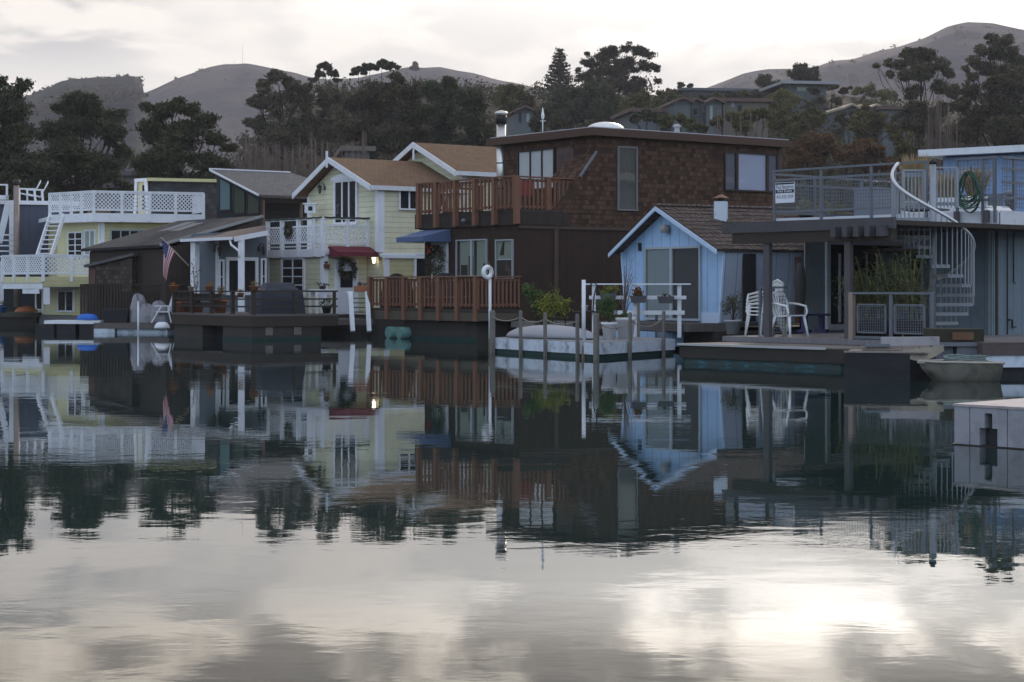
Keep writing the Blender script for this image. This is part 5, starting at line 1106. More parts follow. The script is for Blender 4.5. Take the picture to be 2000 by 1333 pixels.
mb = MB(); mb.fb(AR, -2.0, AR.u(12), zt + .75, zt + .82, .7, .8); mb.fb(AR, AR.u(8), AR.u(12), zt + .1, zt + .74, .7, .8); mb.fb(AR, -2, AR.u(13), zt + .1, zt + .3, .7, .8); mb.parts('roof_rail', white, A_)
mb = MB(); a, b_ = AR.pt(AR.u(14), zt, .5), AR.pt(AR.u(-4), zt - 1.9, .5); mb.bar(a, b_, .1, .28); mb.build('stair_stringer', white, A_)
mb = MB(); mb.prism([tuple(AR.xy(-6, 1.0)), tuple(AR.xy(uA1, 1.0)), tuple(AR.xy(uA1, -4)), tuple(AR.xy(-6, -4))], -.4, .58); mb.build('hull', hullgrey, A_)
c = P(32, 500, 84.6); t = thing('stove_pipe', 'rusty capped stove pipe rising in front of the slate blue wall', 'chimney', (c.x, c.y, .7)); mb = MB(); mb.tube([(c.x, c.y, .7), (c.x, c.y, zpx(362, 84.6))], .13, 12); mb.build('pipe', M('rusty_galvanised', (.30, .24, .20), .6, .3, metal=.3), t)
mb = MB(); mb.lathe([(.15, 0), (.17, .1), (.17, .22), (.1, .26)], (c.x, c.y, zpx(362, 84.6)), 12); mb.build('cap', darkmetal, t)
def adirondack(label, c, rz):
    t = thing('adirondack_chair', label, 'chair', (0, 0, 0), 'adirondack chairs on the slate roof'); mb = MB()
    mb.hexa([Vector((-.28, -.35, .36)), Vector((.28, -.35, .36)), Vector((.28, .3, .22)), Vector((-.28, .3, .22))], [Vector((-.28, -.35, .40)), Vector((.28, -.35, .40)), Vector((.28, .3, .26)), Vector((-.28, .3, .26))]); mb.build('seat', white, t)
    mb = MB(); [mb.hexa([Vector((x - .05, .25, .22)), Vector((x + .05, .25, .22)), Vector((x + .05, .28, .22)), Vector((x - .05, .28, .22))], [Vector((x * 1.25 - .05, .62, 1.0 - abs(x) * .4)), Vector((x * 1.25 + .05, .62, 1.0 - abs(x) * .4)), Vector((x * 1.25 + .05, .66, 1.0 - abs(x) * .4)), Vector((x * 1.25 - .05, .66, 1.0 - abs(x) * .4))]) for x in (-.22, -.11, 0, .11, .22)]; mb.build('backrest', white, t)
    mb = MB(); [mb.box(x - .06, x + .06, -.4, .42, .56, .59) for x in (-.36, .36)]; mb.parts('armrest', white, t)
    mb = MB(); [mb.box(x - .03, x + .03, -.37, -.28, 0, .559) for x in (-.34, .34)]; [mb.hexa([Vector((x - .03, .35, 0)), Vector((x + .03, .35, 0)), Vector((x + .03, .45, 0)), Vector((x - .03, .45, 0))], [Vector((x - .03, .3, .555)), Vector((x + .03, .3, .555)), Vector((x + .03, .4, .555)), Vector((x - .03, .4, .555))]) for x in (-.34, .34)]; mb.parts('leg', white, t)
    t.location = c; t.rotation_euler = (0, 0, rz); return t
bpy.context.view_layer.update()
adirondack('left one of two white slatted chairs on the slate blue roof', P(52, 391, 86.6).xy.to_3d() + Vector((0, 0, zt + .1)), math.radians(-75)); adirondack('right one of two white slatted chairs on the slate blue roof', P(67, 391, 87.4).xy.to_3d() + Vector((0, 0, zt + .1)), math.radians(-75))
# float with kayak and blue pot at the left edge
f0 = Fr(((75 - 1000) * 80 / F, 80.0), (-1, .05)); t = house('mooring_float', 'grey wooden float at the left edge carrying an orange kayak', f0, 1)
mb = MB(); mb.fb(f0, 0, 5, .32, .52, -2.0, 0); mb.build('deck', M('mossy_plank', (.10, .10, .075), .9, .3, 'board', .2, .6), t); mb = MB(); mb.fb(f0, .1, 5, -.3, .315, -1.9, -.1); mb.build('float_log', hullgrey, t)
def kayak(name, label, cat, a, b_, w, h, mat, z, flip=False, n=14, m=10, sub=None, cock=None, pw=2.2):
    a = Vector((a[0], a[1], z)); b_ = Vector((b_[0], b_[1], z)); t = thing(name, label, cat, a.lerp(b_, .5)); d = (b_ - a); s = Vector((-d.y, d.x, 0)).normalized(); mb = MB(); mb.sm = True
    for i in range(n + 1):
        x = i / n; r = max(.02, (1 - abs(2 * x - 1) ** pw)) ; c = a + d * x
        for k in range(m + 1):
            an = math.pi * k / m; mb.v.append(c + s * math.cos(an) * w / 2 * r ** .8 + Z3 * (.02 + h * math.sin(an) * (r ** .6)))
    for i in range(n):
        for k in range(m): mb.face([i * (m + 1) + k, i * (m + 1) + k + 1, (i + 1) * (m + 1) + k + 1, (i + 1) * (m + 1) + k])
    mb.sm = False
    for i in range(n): mb.face([i * (m + 1), (i + 1) * (m + 1), (i + 1) * (m + 1) + m, i * (m + 1) + m])
    mb.build('hull', mat, t)
    if sub: 
        q = MB(); q.tube([a + d * .5 + Z3 * (h + .03) - d * .45, a + d * .5 + Z3 * (h + .035), a + d * .5 + Z3 * (h + .03) + d * .45][1:2] * 1 + [a + d * .52 + Z3 * (h + .03)], .01, 4); 
        q = MB(); q.bar(a + d * .12 + Z3 * (h * .72), a + d * .5 + Z3 * (h + .02), .04); q.bar(a + d * .5 + Z3 * (h + .02), a + d * .88 + Z3 * (h * .72), .04); q.build('keel', sub, t)
    return t
kayak('kayak', 'orange kayak lying upside down on the float at the left edge', 'kayak', P(28, 610, 79).xy, P(74, 610, 79.6).xy, .55, .26, M('orange_plastic', (.38, .13, .05), .5), .53, sub=M('orange_keel', (.33, .11, .045)))
potplant('blue pot with a spindly plant on the float at the left edge', P(5, 607, 79).xy.to_3d() + Z3 * .525, .17, .28, M('cobalt_pot', (.03, .12, .30), .4), G['olive'], .2, .25, 120, .06, seed=20)

# low white dock and clutter in front of the shed
f1 = Fr(((196 - 1000) * 66.3 / F, 66.3), (-1, .12)); t = house('white_dock', 'low white edged dock on two dark barrels in front of the yellow houseboat', f1, 1)
u1_ = f1.u(86); mb = MB(); mb.fb(f1, 0, u1_, .30, .42, -1.2, 0); mb.build('deck', white, t); mb = MB(); [mb.fb(f1, a, a + .7, -.2, .295, -1.1, -.05) for a in (.1, .95, 1.75)]; mb.parts('barrel', blackhull, t)
kayak('boat_cushion', 'bright blue covered dinghy lying on the low white dock', 'dinghy', P(150, 625, 66.8).xy, P(192, 625, 66.6).xy, .5, .22, M('bright_blue_tarp', (.02, .13, .50), .6), .425, sub=M('blue_seam', (.02, .10, .40)), pw=4)
f2 = Fr(((330 - 1000) * 65 / F, 65.0), (-1, .1)); t = house('junk_float', 'low pale concrete float stacked with covered junk', f2, 1)
u2_ = f2.u(183); mb = MB(); mb.fb(f2, 0, u2_, .16, .36, -1.8, 0); mb.build('deck', greydeck, t); mb = MB(); mb.fb(f2, u2_ - .75, u2_, -.2, .155, -1.8, -.01); mb.fb(f2, .1, u2_ - .8, -.2, .155, -1.8, -.15); mb.parts('float_block', whitehull, t)
c = f2.xy(f2.u(221), -.5); t = thing('black_tub', 'big black plastic tub on the junk float', 'tub', (c.x, c.y, .365)); mb = MB(); q = Fr(c, (-1, .1))
mb.hexa([q.pt(-.42, .365, .28), q.pt(.42, .365, .28), q.pt(.42, .365, -.28), q.pt(-.42, .365, -.28)], [q.pt(-.48, .80, .33), q.pt(.48, .80, .33), q.pt(.48, .80, -.33), q.pt(-.48, .80, -.33)]); mb.build('tub', M('black_plastic', (.02, .02, .022), .5), t); mb = MB(); mb.fb(q, -.5, .5, .802, .85, -.35, .35); mb.build('rim', M('black_plastic', (.02, .02, .022), .5), t)
def bundle(label, c, w, d, h, mat, seed, name='covered_bundle'):
    t = thing(name, label, 'bundle', c); rs = np.random.RandomState(seed); mb = MB(); mb.sm = True; n, m = 9, 14; c = Vector(c)
    for i in range(n):
        a = i / (n - 1) * math.pi / 2
        for k in range(m): b_ = k / m * 6.283; g_ = 1 + .16 * math.sin(3 * b_ + seed) + rs.uniform(-.08, .08); mb.v.append(c + Vector((w * math.cos(a) ** .7 * math.cos(b_) * g_, d * math.cos(a) ** .7 * math.sin(b_) * g_, h * math.sin(a) * (1 + .1 * math.sin(2 * b_)))))
    for i in range(n - 1):
        for k in range(m): mb.face([i * m + k, i * m + (k + 1) % m, (i + 1) * m + (k + 1) % m, (i + 1) * m + k])
    mb.build('sheet', mat, t); mb = MB(); mb.torus(c + Vector((0, 0, h * .35)), w * .98, .012, (0, 0, 1), 16, 4); mb.build('tie_cord', rope, t)
tarp = M('grey_plastic_sheet', (.26, .25, .27), .35, .3, scale=6)
for (x, z, w, h, s, l) in ((258, .37, .34, .95, 1, 'tallest plastic wrapped bundle on the junk float'), (276, .37, .36, .62, 2, 'middle rounded plastic wrapped bundle on the junk float'), (300, .37, .36, .72, 3, 'leaning plastic wrapped bundle beside the white chair')):
    c = f2.xy(f2.u(x), -.7); bundle(l, (c.x, c.y, z), w, .4, h, tarp, s)
# white plastic lounge chair and small white skiff at the end of the junk float
c = f2.xy(f2.u(318), -.5); t = thing('lounge_chair', 'white slatted folding chair beside the plastic bundles', 'chair', (c.x, c.y, .37)); x, y = c; mb = MB(); mb.box(x - .35, x + .1, y - .25, y + .25, .37 + .36, .37 + .40); mb.build('seat', white, t)
mb = MB(); [mb.bar((x + .1, y - .25 + k * .1, .77), (x + .26, y - .25 + k * .1, 1.32), .03, .07) for k in range(6)]; mb.build('backrest', white, t); mb = MB(); [mb.bar((x + a, y + b_, .372), (x + e, y + b_, .95), .04) for b_ in (-.26, .26) for a, e in ((-.5, -.15), (.2, .08))]; mb.parts('leg', white, t); mb = MB(); [mb.bar((x - .4, y + b_, .96), (x + .2, y + b_, .96), .05, .03) for b_ in (-.28, .28)]; mb.parts('armrest', white, t)
kayak('skiff', 'small white skiff hull at the corner of the dark timber deck', 'boat', P(301, 632, 62).xy, P(332, 632, 62).xy, .5, .22, white, .22, sub=steel, pw=3)
c = P(270, 600, 64); t = thing('mooring_pole', 'thin white pole rising from the junk float', 'pole', (c.x, 64, -.3)); mb = MB(); mb.tube([(c.x, 64, -.3), (c.x, 64, zpx(592, 64))], .035, 8); mb.build('shaft', white, t); mb = MB(); mb.lathe([(.045, 0), (.045, .04), (.01, .06)], (c.x, 64, zpx(592, 64)), 8); mb.build('cap', white, t)
# white picket gangway between decks
t = thing('gangway_rail', 'white gangway posts with dark horizontal rails between the timber deck and the redwood deck', 'railing', P(705, 640, 60)); mb = MB()
for (x, x2) in ((684, 689), (717, 721)): mb.bar(P(x, 571, 60), P(x2, 648, 59.4), .14, .12)
mb.parts('post', white, t); mb = MB(); mb.bar(P(676, 571.5, 60.1), P(722, 570.5, 60.1), .12, .05); mb.build('top_rail', white, t); mb = MB(); [mb.bar(P(690, y, 59.9), P(716, y, 59.9), .03) for y in (583, 592, 601, 610, 619)]; mb.parts('bar', darkmetal, t)
c = P(706, 571, 60.15); t = thing('flower_box', 'terracotta trough of pink flowers on the white gangway rail', 'planter', c); mb = MB(); mb.box(c.x - .23, c.x + .23, 59.95, 60.25, c.z + .02, c.z + .2); mb.build('trough', terra, t)
rs = np.random.RandomState(3); C = clumps([(c.x, 60.1, c.z + .24, .26, .14, .09)], 260, rs, 8, .8, .5, .3); leafmesh('foliage', C, .05, .6, G['bright'], t, rs); leafmesh('blooms', C[::3] + np.array([0, -.02, .03]), .05, .9, leaf_mat('pink_blooms', (.35, .22, .3), (.5, .4, .45)), t, rs)
# grill shapes on the redwood deck
for (x, l, w) in ((775, 'covered barbecue behind the redwood railing near its left end', .55), (868, 'dark covered grill behind the redwood railing below the wreath', .75)):
    f_ = DL.off(-.75); p = f_.xy(f_.u(x)); bundle(l, (p.x, p.y, .965), w, .35, 1.02, M('black_cover', (.02, .02, .022), .6, .2), int(x), 'covered_grill')
p = HL.pt(HL.u(861), zpx(509, 59.2), .2); wreath('oval green wreath with a red bow on the door under the blue awning', p, .36, HL.n, .6, bow=(-.15, 0, .42), size=.08)
# patio chair and table on the upper redwood deck
f_ = UD.off(-1.2); c = f_.xy(f_.u(885)); t = thing('patio_table', 'pale patio table behind the upper redwood railing', 'table', (c.x, c.y, 4.0)); mb = MB(); mb.lathe([(.5, .68), (.52, .70), (.52, .72)], (c.x, c.y, 4.0), 18); mb.build('table_top', white, t); mb = MB(); [mb.bar((c.x + a, c.y + b_, 4.002), (c.x + a * .6, c.y + b_ * .6, 4.68), .04) for a in (-.4, .4) for b_ in (-.3, .3)]; mb.parts('leg', white, t)
f_ = UR.off(-.6); c = f_.xy(f_.u(1024)); t = thing('deck_chair', 'dark red deck chair at the corner of the upper redwood deck', 'chair', (c.x, c.y, 4.0)); x, y = c; redc = M('dark_red_canvas', (.22, .03, .03)); mb = MB(); mb.box(x - .25, x + .25, y - .25, y + .25, 4.42, 4.46); mb.build('seat', redc, t); mb = MB(); mb.hexa([Vector((x - .25, y + .24, 4.465)), Vector((x + .25, y + .24, 4.465)), Vector((x + .25, y + .28, 4.465)), Vector((x - .25, y + .28, 4.465))], [Vector((x - .25, y + .38, 5.0)), Vector((x + .25, y + .38, 5.0)), Vector((x + .25, y + .42, 5.0)), Vector((x - .25, y + .42, 5.0))]); mb.build('backrest', redc, t); mb = MB(); [mb.bar((x + a, y + b_, 4.002), (x + a, y - b_ * .6, 4.42), .03) for a in (-.24, .24) for b_ in (-.24, .24)]; mb.parts('leg', darkmetal, t)
# life ring on its pole
c = P(957, 690, 46.2); t = thing('mooring_pole', 'tall white pole with a life ring at its top, left end of the white float', 'pole', (c.x, 46.2, -.3)); mb = MB(); mb.tube([(c.x, 46.2, 0.35), (c.x, 46.2, zpx(545, 46.2))], .036, 10); mb.build('shaft', white, t); mb = MB(); mb.tube([(c.x, 46.2, -.4), (c.x, 46.2, .349)], .037, 10); mb.build('rusty_foot', M('rusty_pipe', (.18, .13, .09), .8, .4), t)
c2 = P(952, 532, 46.1); t = thing('life_ring', 'white life ring hung at the top of a tall white pole', 'life ring', c2); mb = MB(); mb.torus(c2, .13, .055, (.9, -1, 0), 30, 10); mb.build('ring', plastic, t); mb = MB(); mb.tube([c2 + Vector((.1, -.02, .1)), c2 + Vector((.02, 0, .27)), c2 + Vector((.13, -.03, .02)), c2 + Vector((.12, -.03, -.1))], .008, 5); mb.build('grab_line', rope, t)
c = P(1140, 700, 42.3); t = thing('mooring_pole', 'tall white pole at the front corner of the white float', 'pole', (c.x, 42.3, -.3)); mb = MB(); mb.tube([(c.x, 42.3, 0.28), (c.x, 42.3, zpx(547, 42.3))], .045, 10); mb.build('shaft', white, t); mb = MB(); mb.tube([(c.x, 42.3, -.4), (c.x, 42.3, .279)], .046, 10); mb.build('rusty_foot', MATS['rusty_pipe'], t)
# ================================================================ pale blue cottage houseboat
Id = Vector((-.5, .866)); Rdi = Vector((.866, .5)); IO = Vector((5.42, 47.0)); IL = Fr(IO, Id); IR = Fr(IO, Rdi)
I = house('blue_cottage', 'pale blue board cottage houseboat with inward leaning walls and a shake roof', IL, 2)
Lv = Id.to_3d(); Rv = Rdi.to_3d(); B = IO.to_3d(); WI = 4.74; RI = 6.3; ez = 2.60
mb = MB(); au, az = 2.62, 3.66
pr = [(.2, .72), (WI - .25, .72), (WI, ez), (au, az), (0, ez)]
f = [B + Lv * u + Z3 * z for u, z in pr]; bk = [p + Rv * RI for p in f]
mb.hexa(f, bk); mb.build('wall', bluewall, I)
# side wall boards skin, greyer than the gable wall
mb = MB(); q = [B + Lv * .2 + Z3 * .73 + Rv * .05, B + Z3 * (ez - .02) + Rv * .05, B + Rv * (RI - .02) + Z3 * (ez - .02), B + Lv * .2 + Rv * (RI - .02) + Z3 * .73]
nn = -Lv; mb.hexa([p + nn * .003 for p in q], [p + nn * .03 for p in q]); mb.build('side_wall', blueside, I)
def iroof():
    A0, A1 = B + Lv * au - Rv * .32 + Z3 * 3.80, B + Lv * au + Rv * (RI + .2) + Z3 * 3.80
    E0, E1 = B - Lv * .12 - Rv * .32 + Z3 * 2.60, B - Lv * .12 + Rv * (RI + .2) + Z3 * 2.60
    W0, W1 = B + Lv * 4.9 - Rv * .32 + Z3 * 2.58, B + Lv * 4.9 + Rv * (RI + .2) + Z3 * 2.58
    mb = MB(); mb.quadslab([A0, E0, E1, A1], .07); mb.quadslab([A0, W0, W1, A1], .07); r_ = mb.build('roof', shakeroof, I)
    mb = MB()
    for S in (E0, W0): mb.hexa([A0 - Rv * .04 - Z3 * .02, S - Rv * .04 - Z3 * .02, S - Rv * .04 - Z3 * .13, A0 - Rv * .04 - Z3 * .13], [A0 - Rv * .002 - Z3 * .02, S - Rv * .002 - Z3 * .02, S - Rv * .002 - Z3 * .13, A0 - Rv * .002 - Z3 * .13])
    mb.parts('rake_board', M('pale_blue_trim', (.50, .62, .78), .6), I)
    mb = MB(); mb.tube([A0 + Z3 * .02, A1 + Z3 * .02], .05, 6)
    k = int((A1 - A0).length / .16)
    for i in range(k): 
        p = (A0).lerp(A1, i / k); mb.bar(p + Z3 * .045 - Lv * .1 - Z3 * .04, p + Z3 * .06 + Rv * .12, .1, .025)
    mb.build('ridge_shakes', shakeroof, I)
    # shake courses standing out of the near slope
    mb = MB(); rr = random.Random(3); n = 11
    for j in range(n):
        t = j / n; a = A0.lerp(E0, t + .02); b_ = A1.lerp(E1, t + .02); nrm = (E0 - A0).cross(A1 - A0).normalized(); nrm = nrm if nrm.z > 0 else -nrm; m = 42
        dn = (E0 - A0).normalized()
        for i in range(m):
            p0, p1 = a.lerp(b_, i / m + .002), a.lerp(b_, (i + 1) / m - .002); l = .24 + rr.uniform(-.02, .035); h = rr.uniform(.018, .03)
            mb.hexa([p0 + nrm * .002, p1 + nrm * .002, p1 + dn * l + nrm * .004, p0 + dn * l + nrm * .004], [p0 + nrm * .008, p1 + nrm * .008, p1 + dn * l + nrm * h, p0 + dn * l + nrm * h])
    mb.build('shakes', shakeroof, r_)
iroof()
mb = MB(); mb.bar(B + Lv * .2 - Rv * .01 + Z3 * .73, B + Z3 * (ez) - Rv * .01, .06, .06); mb.bar(B + Lv * (WI - .25) - Rv * .01 + Z3 * .73, B + Lv * WI - Rv * .01 + Z3 * ez, .06, .06); mb.parts('corner_trim', M('pale_blue_trim', (.5, .62, .78)), I)
mb = MB(); mb.fb(IL, .22, 1.0, .70, .98, .003, .03); mb.build('kick_board', M('pale_blue_trim', (.5, .62, .78)), I)
w = window(I, IL, 1262, 1371, 482, 626, 1, 1, M('silver_frame', (.38, .42, .46), .5), glass, None, .06, name='sliding_door')
u0, u1 = sorted((IL.u(1266), IL.u(1312))); zz0, zz1 = .80, 2.56; Ym = 48.5
mb = MB(); mb.fb(IL, u0, u1, IL.z(1315, 621), IL.z(1315, 486), .0125, .025); mb.build('curtain', M('pale_blue_drape', (.34, .42, .48), .9, .06, 'board', .09, .55), w)
mb = MB(); u0, u1 = sorted((IL.u(1319), IL.u(1369))); mb.fb(IL, u0, u1, IL.z(1315, 621), IL.z(1315, 486), .0126, .025); mb.build('screen', M('grey_insect_screen', (.085, .095, .115), .9, .08, 'board', .07, .3), w)
mb = MB(); u = IL.u(1314); mb.fb(IL, u - .05, u + .05, IL.z(1315, 622), IL.z(1315, 485), .013, .075); mb.build('door_stile', MATS['silver_frame'], w)
p = IL.pt(IL.u(1306), zpx(448, 49.3), .12); mb = MB(); mb.lathe([(.12, -.1), (.13, .04), (.1, .1), (.02, .12)], p, 12); mb.build('gable_light', M('beige_globe', (.35, .33, .31)), I)
mb = MB(); u = IL.u(1252); z = zpx(483, 50); mb.fb(IL, u - .035, u + .035, z - .1, z + .12, .003, .08); mb.build('wall_lamp', darkmetal, I)
mb = MB(); mb.fb(IR, IR.u(1450), IR.u(1474), .75, IR.z(1460, 496), .0, .055); mb.build('dark_doorway', room, I)
# lean of side wall means door sits proud; brown upright further along
mb = MB(); mb.fb(IR, IR.u(1550), IR.u(1557), .7, IR.z(1553, 502), .06, .16); mb.build('brown_upright', M('rust_brown', (.13, .05, .03)), I)
mb = MB(); mb.prism([tuple(IL.xy(-.1, .3)), tuple(IL.xy(WI, .3)), tuple(IL.xy(WI, -RI)), tuple(IL.xy(-.1, -RI))], -.4, .50); mb.build('hull', hullgrey, I)
mb = MB(); mb.prism([tuple(IL.xy(.05, 1.1)), tuple(IL.xy(4.3, 1.1)), tuple(IL.xy(4.3, -.2)), tuple(IL.xy(.05, -.2))], .505, .71); mb.build('porch_step', greydeck, I)
mb = MB(); mb.fb(IL, 1.1, 3.2, .1, .48, .5, 1.3); mb.build('blue_skirt', bluewall, I)
# chimney on the roof
cp = P(1408, 430, 49.2); t = thing('roof_chimney', 'white boxed chimney with a rusty cap on the shake roof', 'chimney', (cp.x, cp.y, zpx(450, 49.2))); s = .2
z0, z1 = zpx(452, 49.2), zpx(394, 49.2)
mb = MB(); mb.prism([(cp.x - s, cp.y - s * .6), (cp.x + s * .6, cp.y - s), (cp.x + s, cp.y + s * .6), (cp.x - s * .6, cp.y + s)], z0 - .1, z1); mb.build('stack', whitehull, t)
mb = MB(); mb.prism([(cp.x - s * 1.15, cp.y - s * .7), (cp.x + s * .7, cp.y - s * 1.15), (cp.x + s * 1.15, cp.y + s * .7), (cp.x - s * .7, cp.y + s * 1.15)], z0 + .02, z0 + .12); mb.build('flashing', white, t)
mb = MB(); mb.lathe([(.10, 0), (.10, .08)], (cp.x, cp.y, z1), 12); mb.build('vent_neck', darkmetal, t); mb = MB(); mb.lathe([(.22, .08), (.2, .1), (.05, .17), (.01, .18)], (cp.x, cp.y, z1), 14); mb.build('cap', M('rusty_cap', (.22, .10, .06), .7, .3), t)

# ================================================================ grey flat-roofed houseboat with roof deck
EARLIER = set(COL.objects)
Lj = Vector((-.67, .742)); Rj = Vector((.742, .67)); JO = Vector((6.97, 44.0)); JW = Fr(JO, Rj); JL = Fr(JO, Lj)
J = house('roof_deck_houseboat', 'grey-green flat roofed houseboat with a railed roof deck over a covered patio', JW, 2)
mb = MB(); mb.prism(corner_poly(JO, Rj, 5.6, Vector((.165, .986)), .6), .3, 2.93); mb.build('wall', tealwall, J)
mb = MB(); mb.fb(JW, .0, .08, .66, 2.7, .003, .03); mb.build('corner_trim', M('pale_trim', (.30, .29, .28)), J)
# sliding doors
w = window(J, JW, 1611, 1800, 469, 643, 1, 1, white, glassdark, None, .14, name='sliding_door')
def jz(px, py): return JW.z(px, py)
mb = MB()
for x, hw in ((1637, .04), (1690, .03), (1712, .04)): u = JW.u(x); mb.fb(JW, u - hw, u + hw, .78, 2.45, .041, .06)
mb.parts('door_stile', white, w)
mb = MB(); u0, u1 = sorted((JW.u(1715), JW.u(1757))); mb.fb(JW, u0, u1, .80, 2.45, .0405, .044); mb.build('curtain', M('sage_curtain', (.20, .235, .20), .9, .08, 'board', .12, .3), w)
# second block
J2 = Vector((10.05, 38.5)); JA = Fr(J2, Lj); JB = Fr(J2, Rj)
mb = MB(); mb.prism(corner_poly(J2, Lj, 1.4, Rj, 9.0), -.3, 2.94); mb.build('board_wall', tealboard, J)
mb = MB(); mb.fb(JB, .0, .12, .3, 2.93, .003, .03); mb.fb(JA, .0, .1, .3, 2.93, .003, .031); mb.parts('corner_board', tealwall, J)
mb = MB(); mb.fb(JB, .5, .53, .45, 2.9, .003, .02); mb.fb(JB, .03, .10, .3, 2.92, .031, .06); mb.parts('conduit', darkmetal, J)
mb = MB(); mb.tube([JB.pt(.8, 2.9, .02), JB.pt(.72, 2.75, .03), JB.pt(.72, 1.75, .03), JB.pt(.78, 1.72, .03)], .014, 5); mb.tube([JB.pt(.5, .95, .03), JB.pt(.62, .95, .06), JB.pt(.62, .8, .06), JB.pt(.78, .8, .05)], .02, 5); mb.parts('pipe', darkmetal, J)
# roof slab and fascia
RA = Vector((6.13, 43.0)); J3 = Vector((10.12, 38.3))
rp = [tuple(RA), tuple(J3), tuple(J3 + Rj * 9), tuple(RA + Rj * 9)]
ld = (RA - J3).normalized(); FE = Fr(J3, ld); LEN = (RA - J3).length; FE2 = Fr(J3, Rj)
mb = MB(); mb.prism(rp, 2.95, 3.19); mb.build('roof_slab', darkroof, J)
mb = MB(); mb.fb(FE, 0, LEN, 3.1, 3.23, .003, .03); mb.fb(FE, 0, 1.7, 2.90, 3.1, .003, .03); mb.fb(FE2, 0.02, 9, 2.90, 3.23, .003, .03); mb.parts('fascia', M('white_fascia', (.62, .63, .68), .6, .06, grime=.2), J)
# porch roof, beams and posts
PO = Vector((5.12, 37.0)); PF = Fr(PO, Lj); uP0, uP1 = PF.u(1752), PF.u(1416)
mb = MB(); mb.prism([tuple(PF.xy(uP0, .02)), tuple(PF.xy(uP1, .02)), tuple(PF.xy(uP1, -.2)), tuple(PF.xy(1.0, -6.2)), tuple(PF.xy(uP0, -6.2))], 2.81, 2.90); mb.build('porch_roof', deckbrown, J)
lead = M('dull_grey_flashing', (.075, .07, .075), .6, .25)
mb = MB(); mb.fb(PF, uP0, uP1, 2.74, 2.955, .02, .1); mb.build('flashing', lead, J)
mb = MB(); mb.fb(PF, uP0 + .1, uP1 - .25, 2.52, 2.735, -.12, .06); mb.build('porch_beam', deckbrown, J)
mb = MB(); [mb.fb(PF, PF.u(x) - .06, PF.u(x) + .06, 2.60, 2.80, .06, .3) for x in (1645, 1668, 1690, 1712, 1735)]; mb.parts('rafter_tail', lead, J)
postm = M('dark_grey_post', (.10, .09, .095), .8, .25)
pp = MB(); pp.fb(PF, PF.u(1503), PF.u(1492), .64, 2.515, -.09, .02); pp.fb(PF, PF.u(1661), PF.u(1650), .64, 2.515, -.09, .02); pp.parts('porch_post', postm, J)
# patio floor
uq = PF.u(1828)
mb = MB(); mb.prism([tuple(PF.xy(uq, .1)), tuple(PF.xy(1.1, .1)), tuple(PF.xy(1.1, -6.0)), tuple(PF.xy(uq, -6.0))], .53, .635); mb.build('patio_floor', M('grey_lilac_deck', (.20, .19, .20), .8, .15, 'board', .14, .4), J)
mb = MB(); mb.fb(PF, uq, -1.95, -.3, .525, -.8, .05); mb.fb(PF, uq - 1.6, uq - .05, .1, .50, -3.0, -.3); mb.parts('float', hullgrey, J)
# front dock
QO = Vector((6.0, 33.6)); QF = Fr(QO, Lj); uq2 = QF.u(1327)
dk = thing('concrete_dock', 'long grey dock with a white edge strip and a turquoise waterline stain', 'dock', QO.to_3d())
mb = MB(); mb.prism([tuple(QF.xy(-.05)), tuple(QF.xy(uq2)), tuple(QF.xy(uq2, -2.2)), tuple(QF.xy(-.05, -2.2))], .24, .50); mb.build('rim', hullgrey, dk)
mb = MB(); mb.prism([tuple(QF.xy(-.04, -.02)), tuple(QF.xy(uq2 + .02, -.02)), tuple(QF.xy(uq2 + .02, -3.7)), tuple(QF.xy(-.04, -3.7))], .501, .522); mb.build('deck', M('tan_grey_planks', (.22, .19, .165), .85, .2, 'board', .14, .5), dk)
mb = MB(); mb.fb(QF, .35, uq2 + .02, .485, .528, -.02, .05); mb.build('edge_strip', M('pale_edge', (.45, .45, .44), .8, .2), dk)
mb = MB(); mb.prism([tuple(QF.xy(0, -.06)), tuple(QF.xy(uq2 - .05, -.06)), tuple(QF.xy(uq2 - .05, -2.1)), tuple(QF.xy(0, -2.1))], -.4, .238); mb.build('hull', algae, dk)
def turq():
    mt = bpy.data.materials.new('turquoise_paint_flakes'); mt.use_nodes = True; N = mt.node_tree.nodes; L = mt.node_tree.links; b = N['Principled BSDF']; b.inputs['Roughness'].default_value = .7
    tc = N.new('ShaderNodeTexCoord'); mp = N.new('ShaderNodeMapping'); mp.inputs['Scale'].default_value = (1.5, 5, 1); L.new(tc.outputs['UV'], mp.inputs[0]); no = N.new('ShaderNodeTexNoise'); no.inputs['Scale'].default_value = 2.0; no.inputs['Detail'].default_value = 8; no.inputs['Roughness'].default_value = .7; L.new(mp.outputs[0], no.inputs['Vector'])
    r_ = N.new('ShaderNodeMapRange'); r_.inputs[1].default_value = .52; r_.inputs[2].default_value = .72; L.new(no.outputs[0], r_.inputs[0]); mx = N.new('ShaderNodeMix'); mx.data_type = 'RGBA'; L.new(r_.outputs[0], mx.inputs[0]); mx.inputs[6].default_value = (.025, .05, .048, 1); mx.inputs[7].default_value = (.03, .20, .26, 1); L.new(mx.outputs[2], b.inputs['Base Color']); return mt
tq = turq()
mb = MB(); mb.fb(QF, .05, uq2 - .1, .12, .235, -.059, -.045); mb.fb(QF, .05, uq2 - .1, -.02, .10, -.059, -.045); mb.parts('waterline_band', tq, dk)
mb = MB(); mb.prism([tuple(QF.xy(1.5, -2.3)), tuple(QF.xy(uq2 - .2, -2.3)), tuple(QF.xy(uq2 - .2, -3.3)), tuple(QF.xy(1.5, -3.3))], .524, .62); mb.build('loose_planks', greydeck, dk)
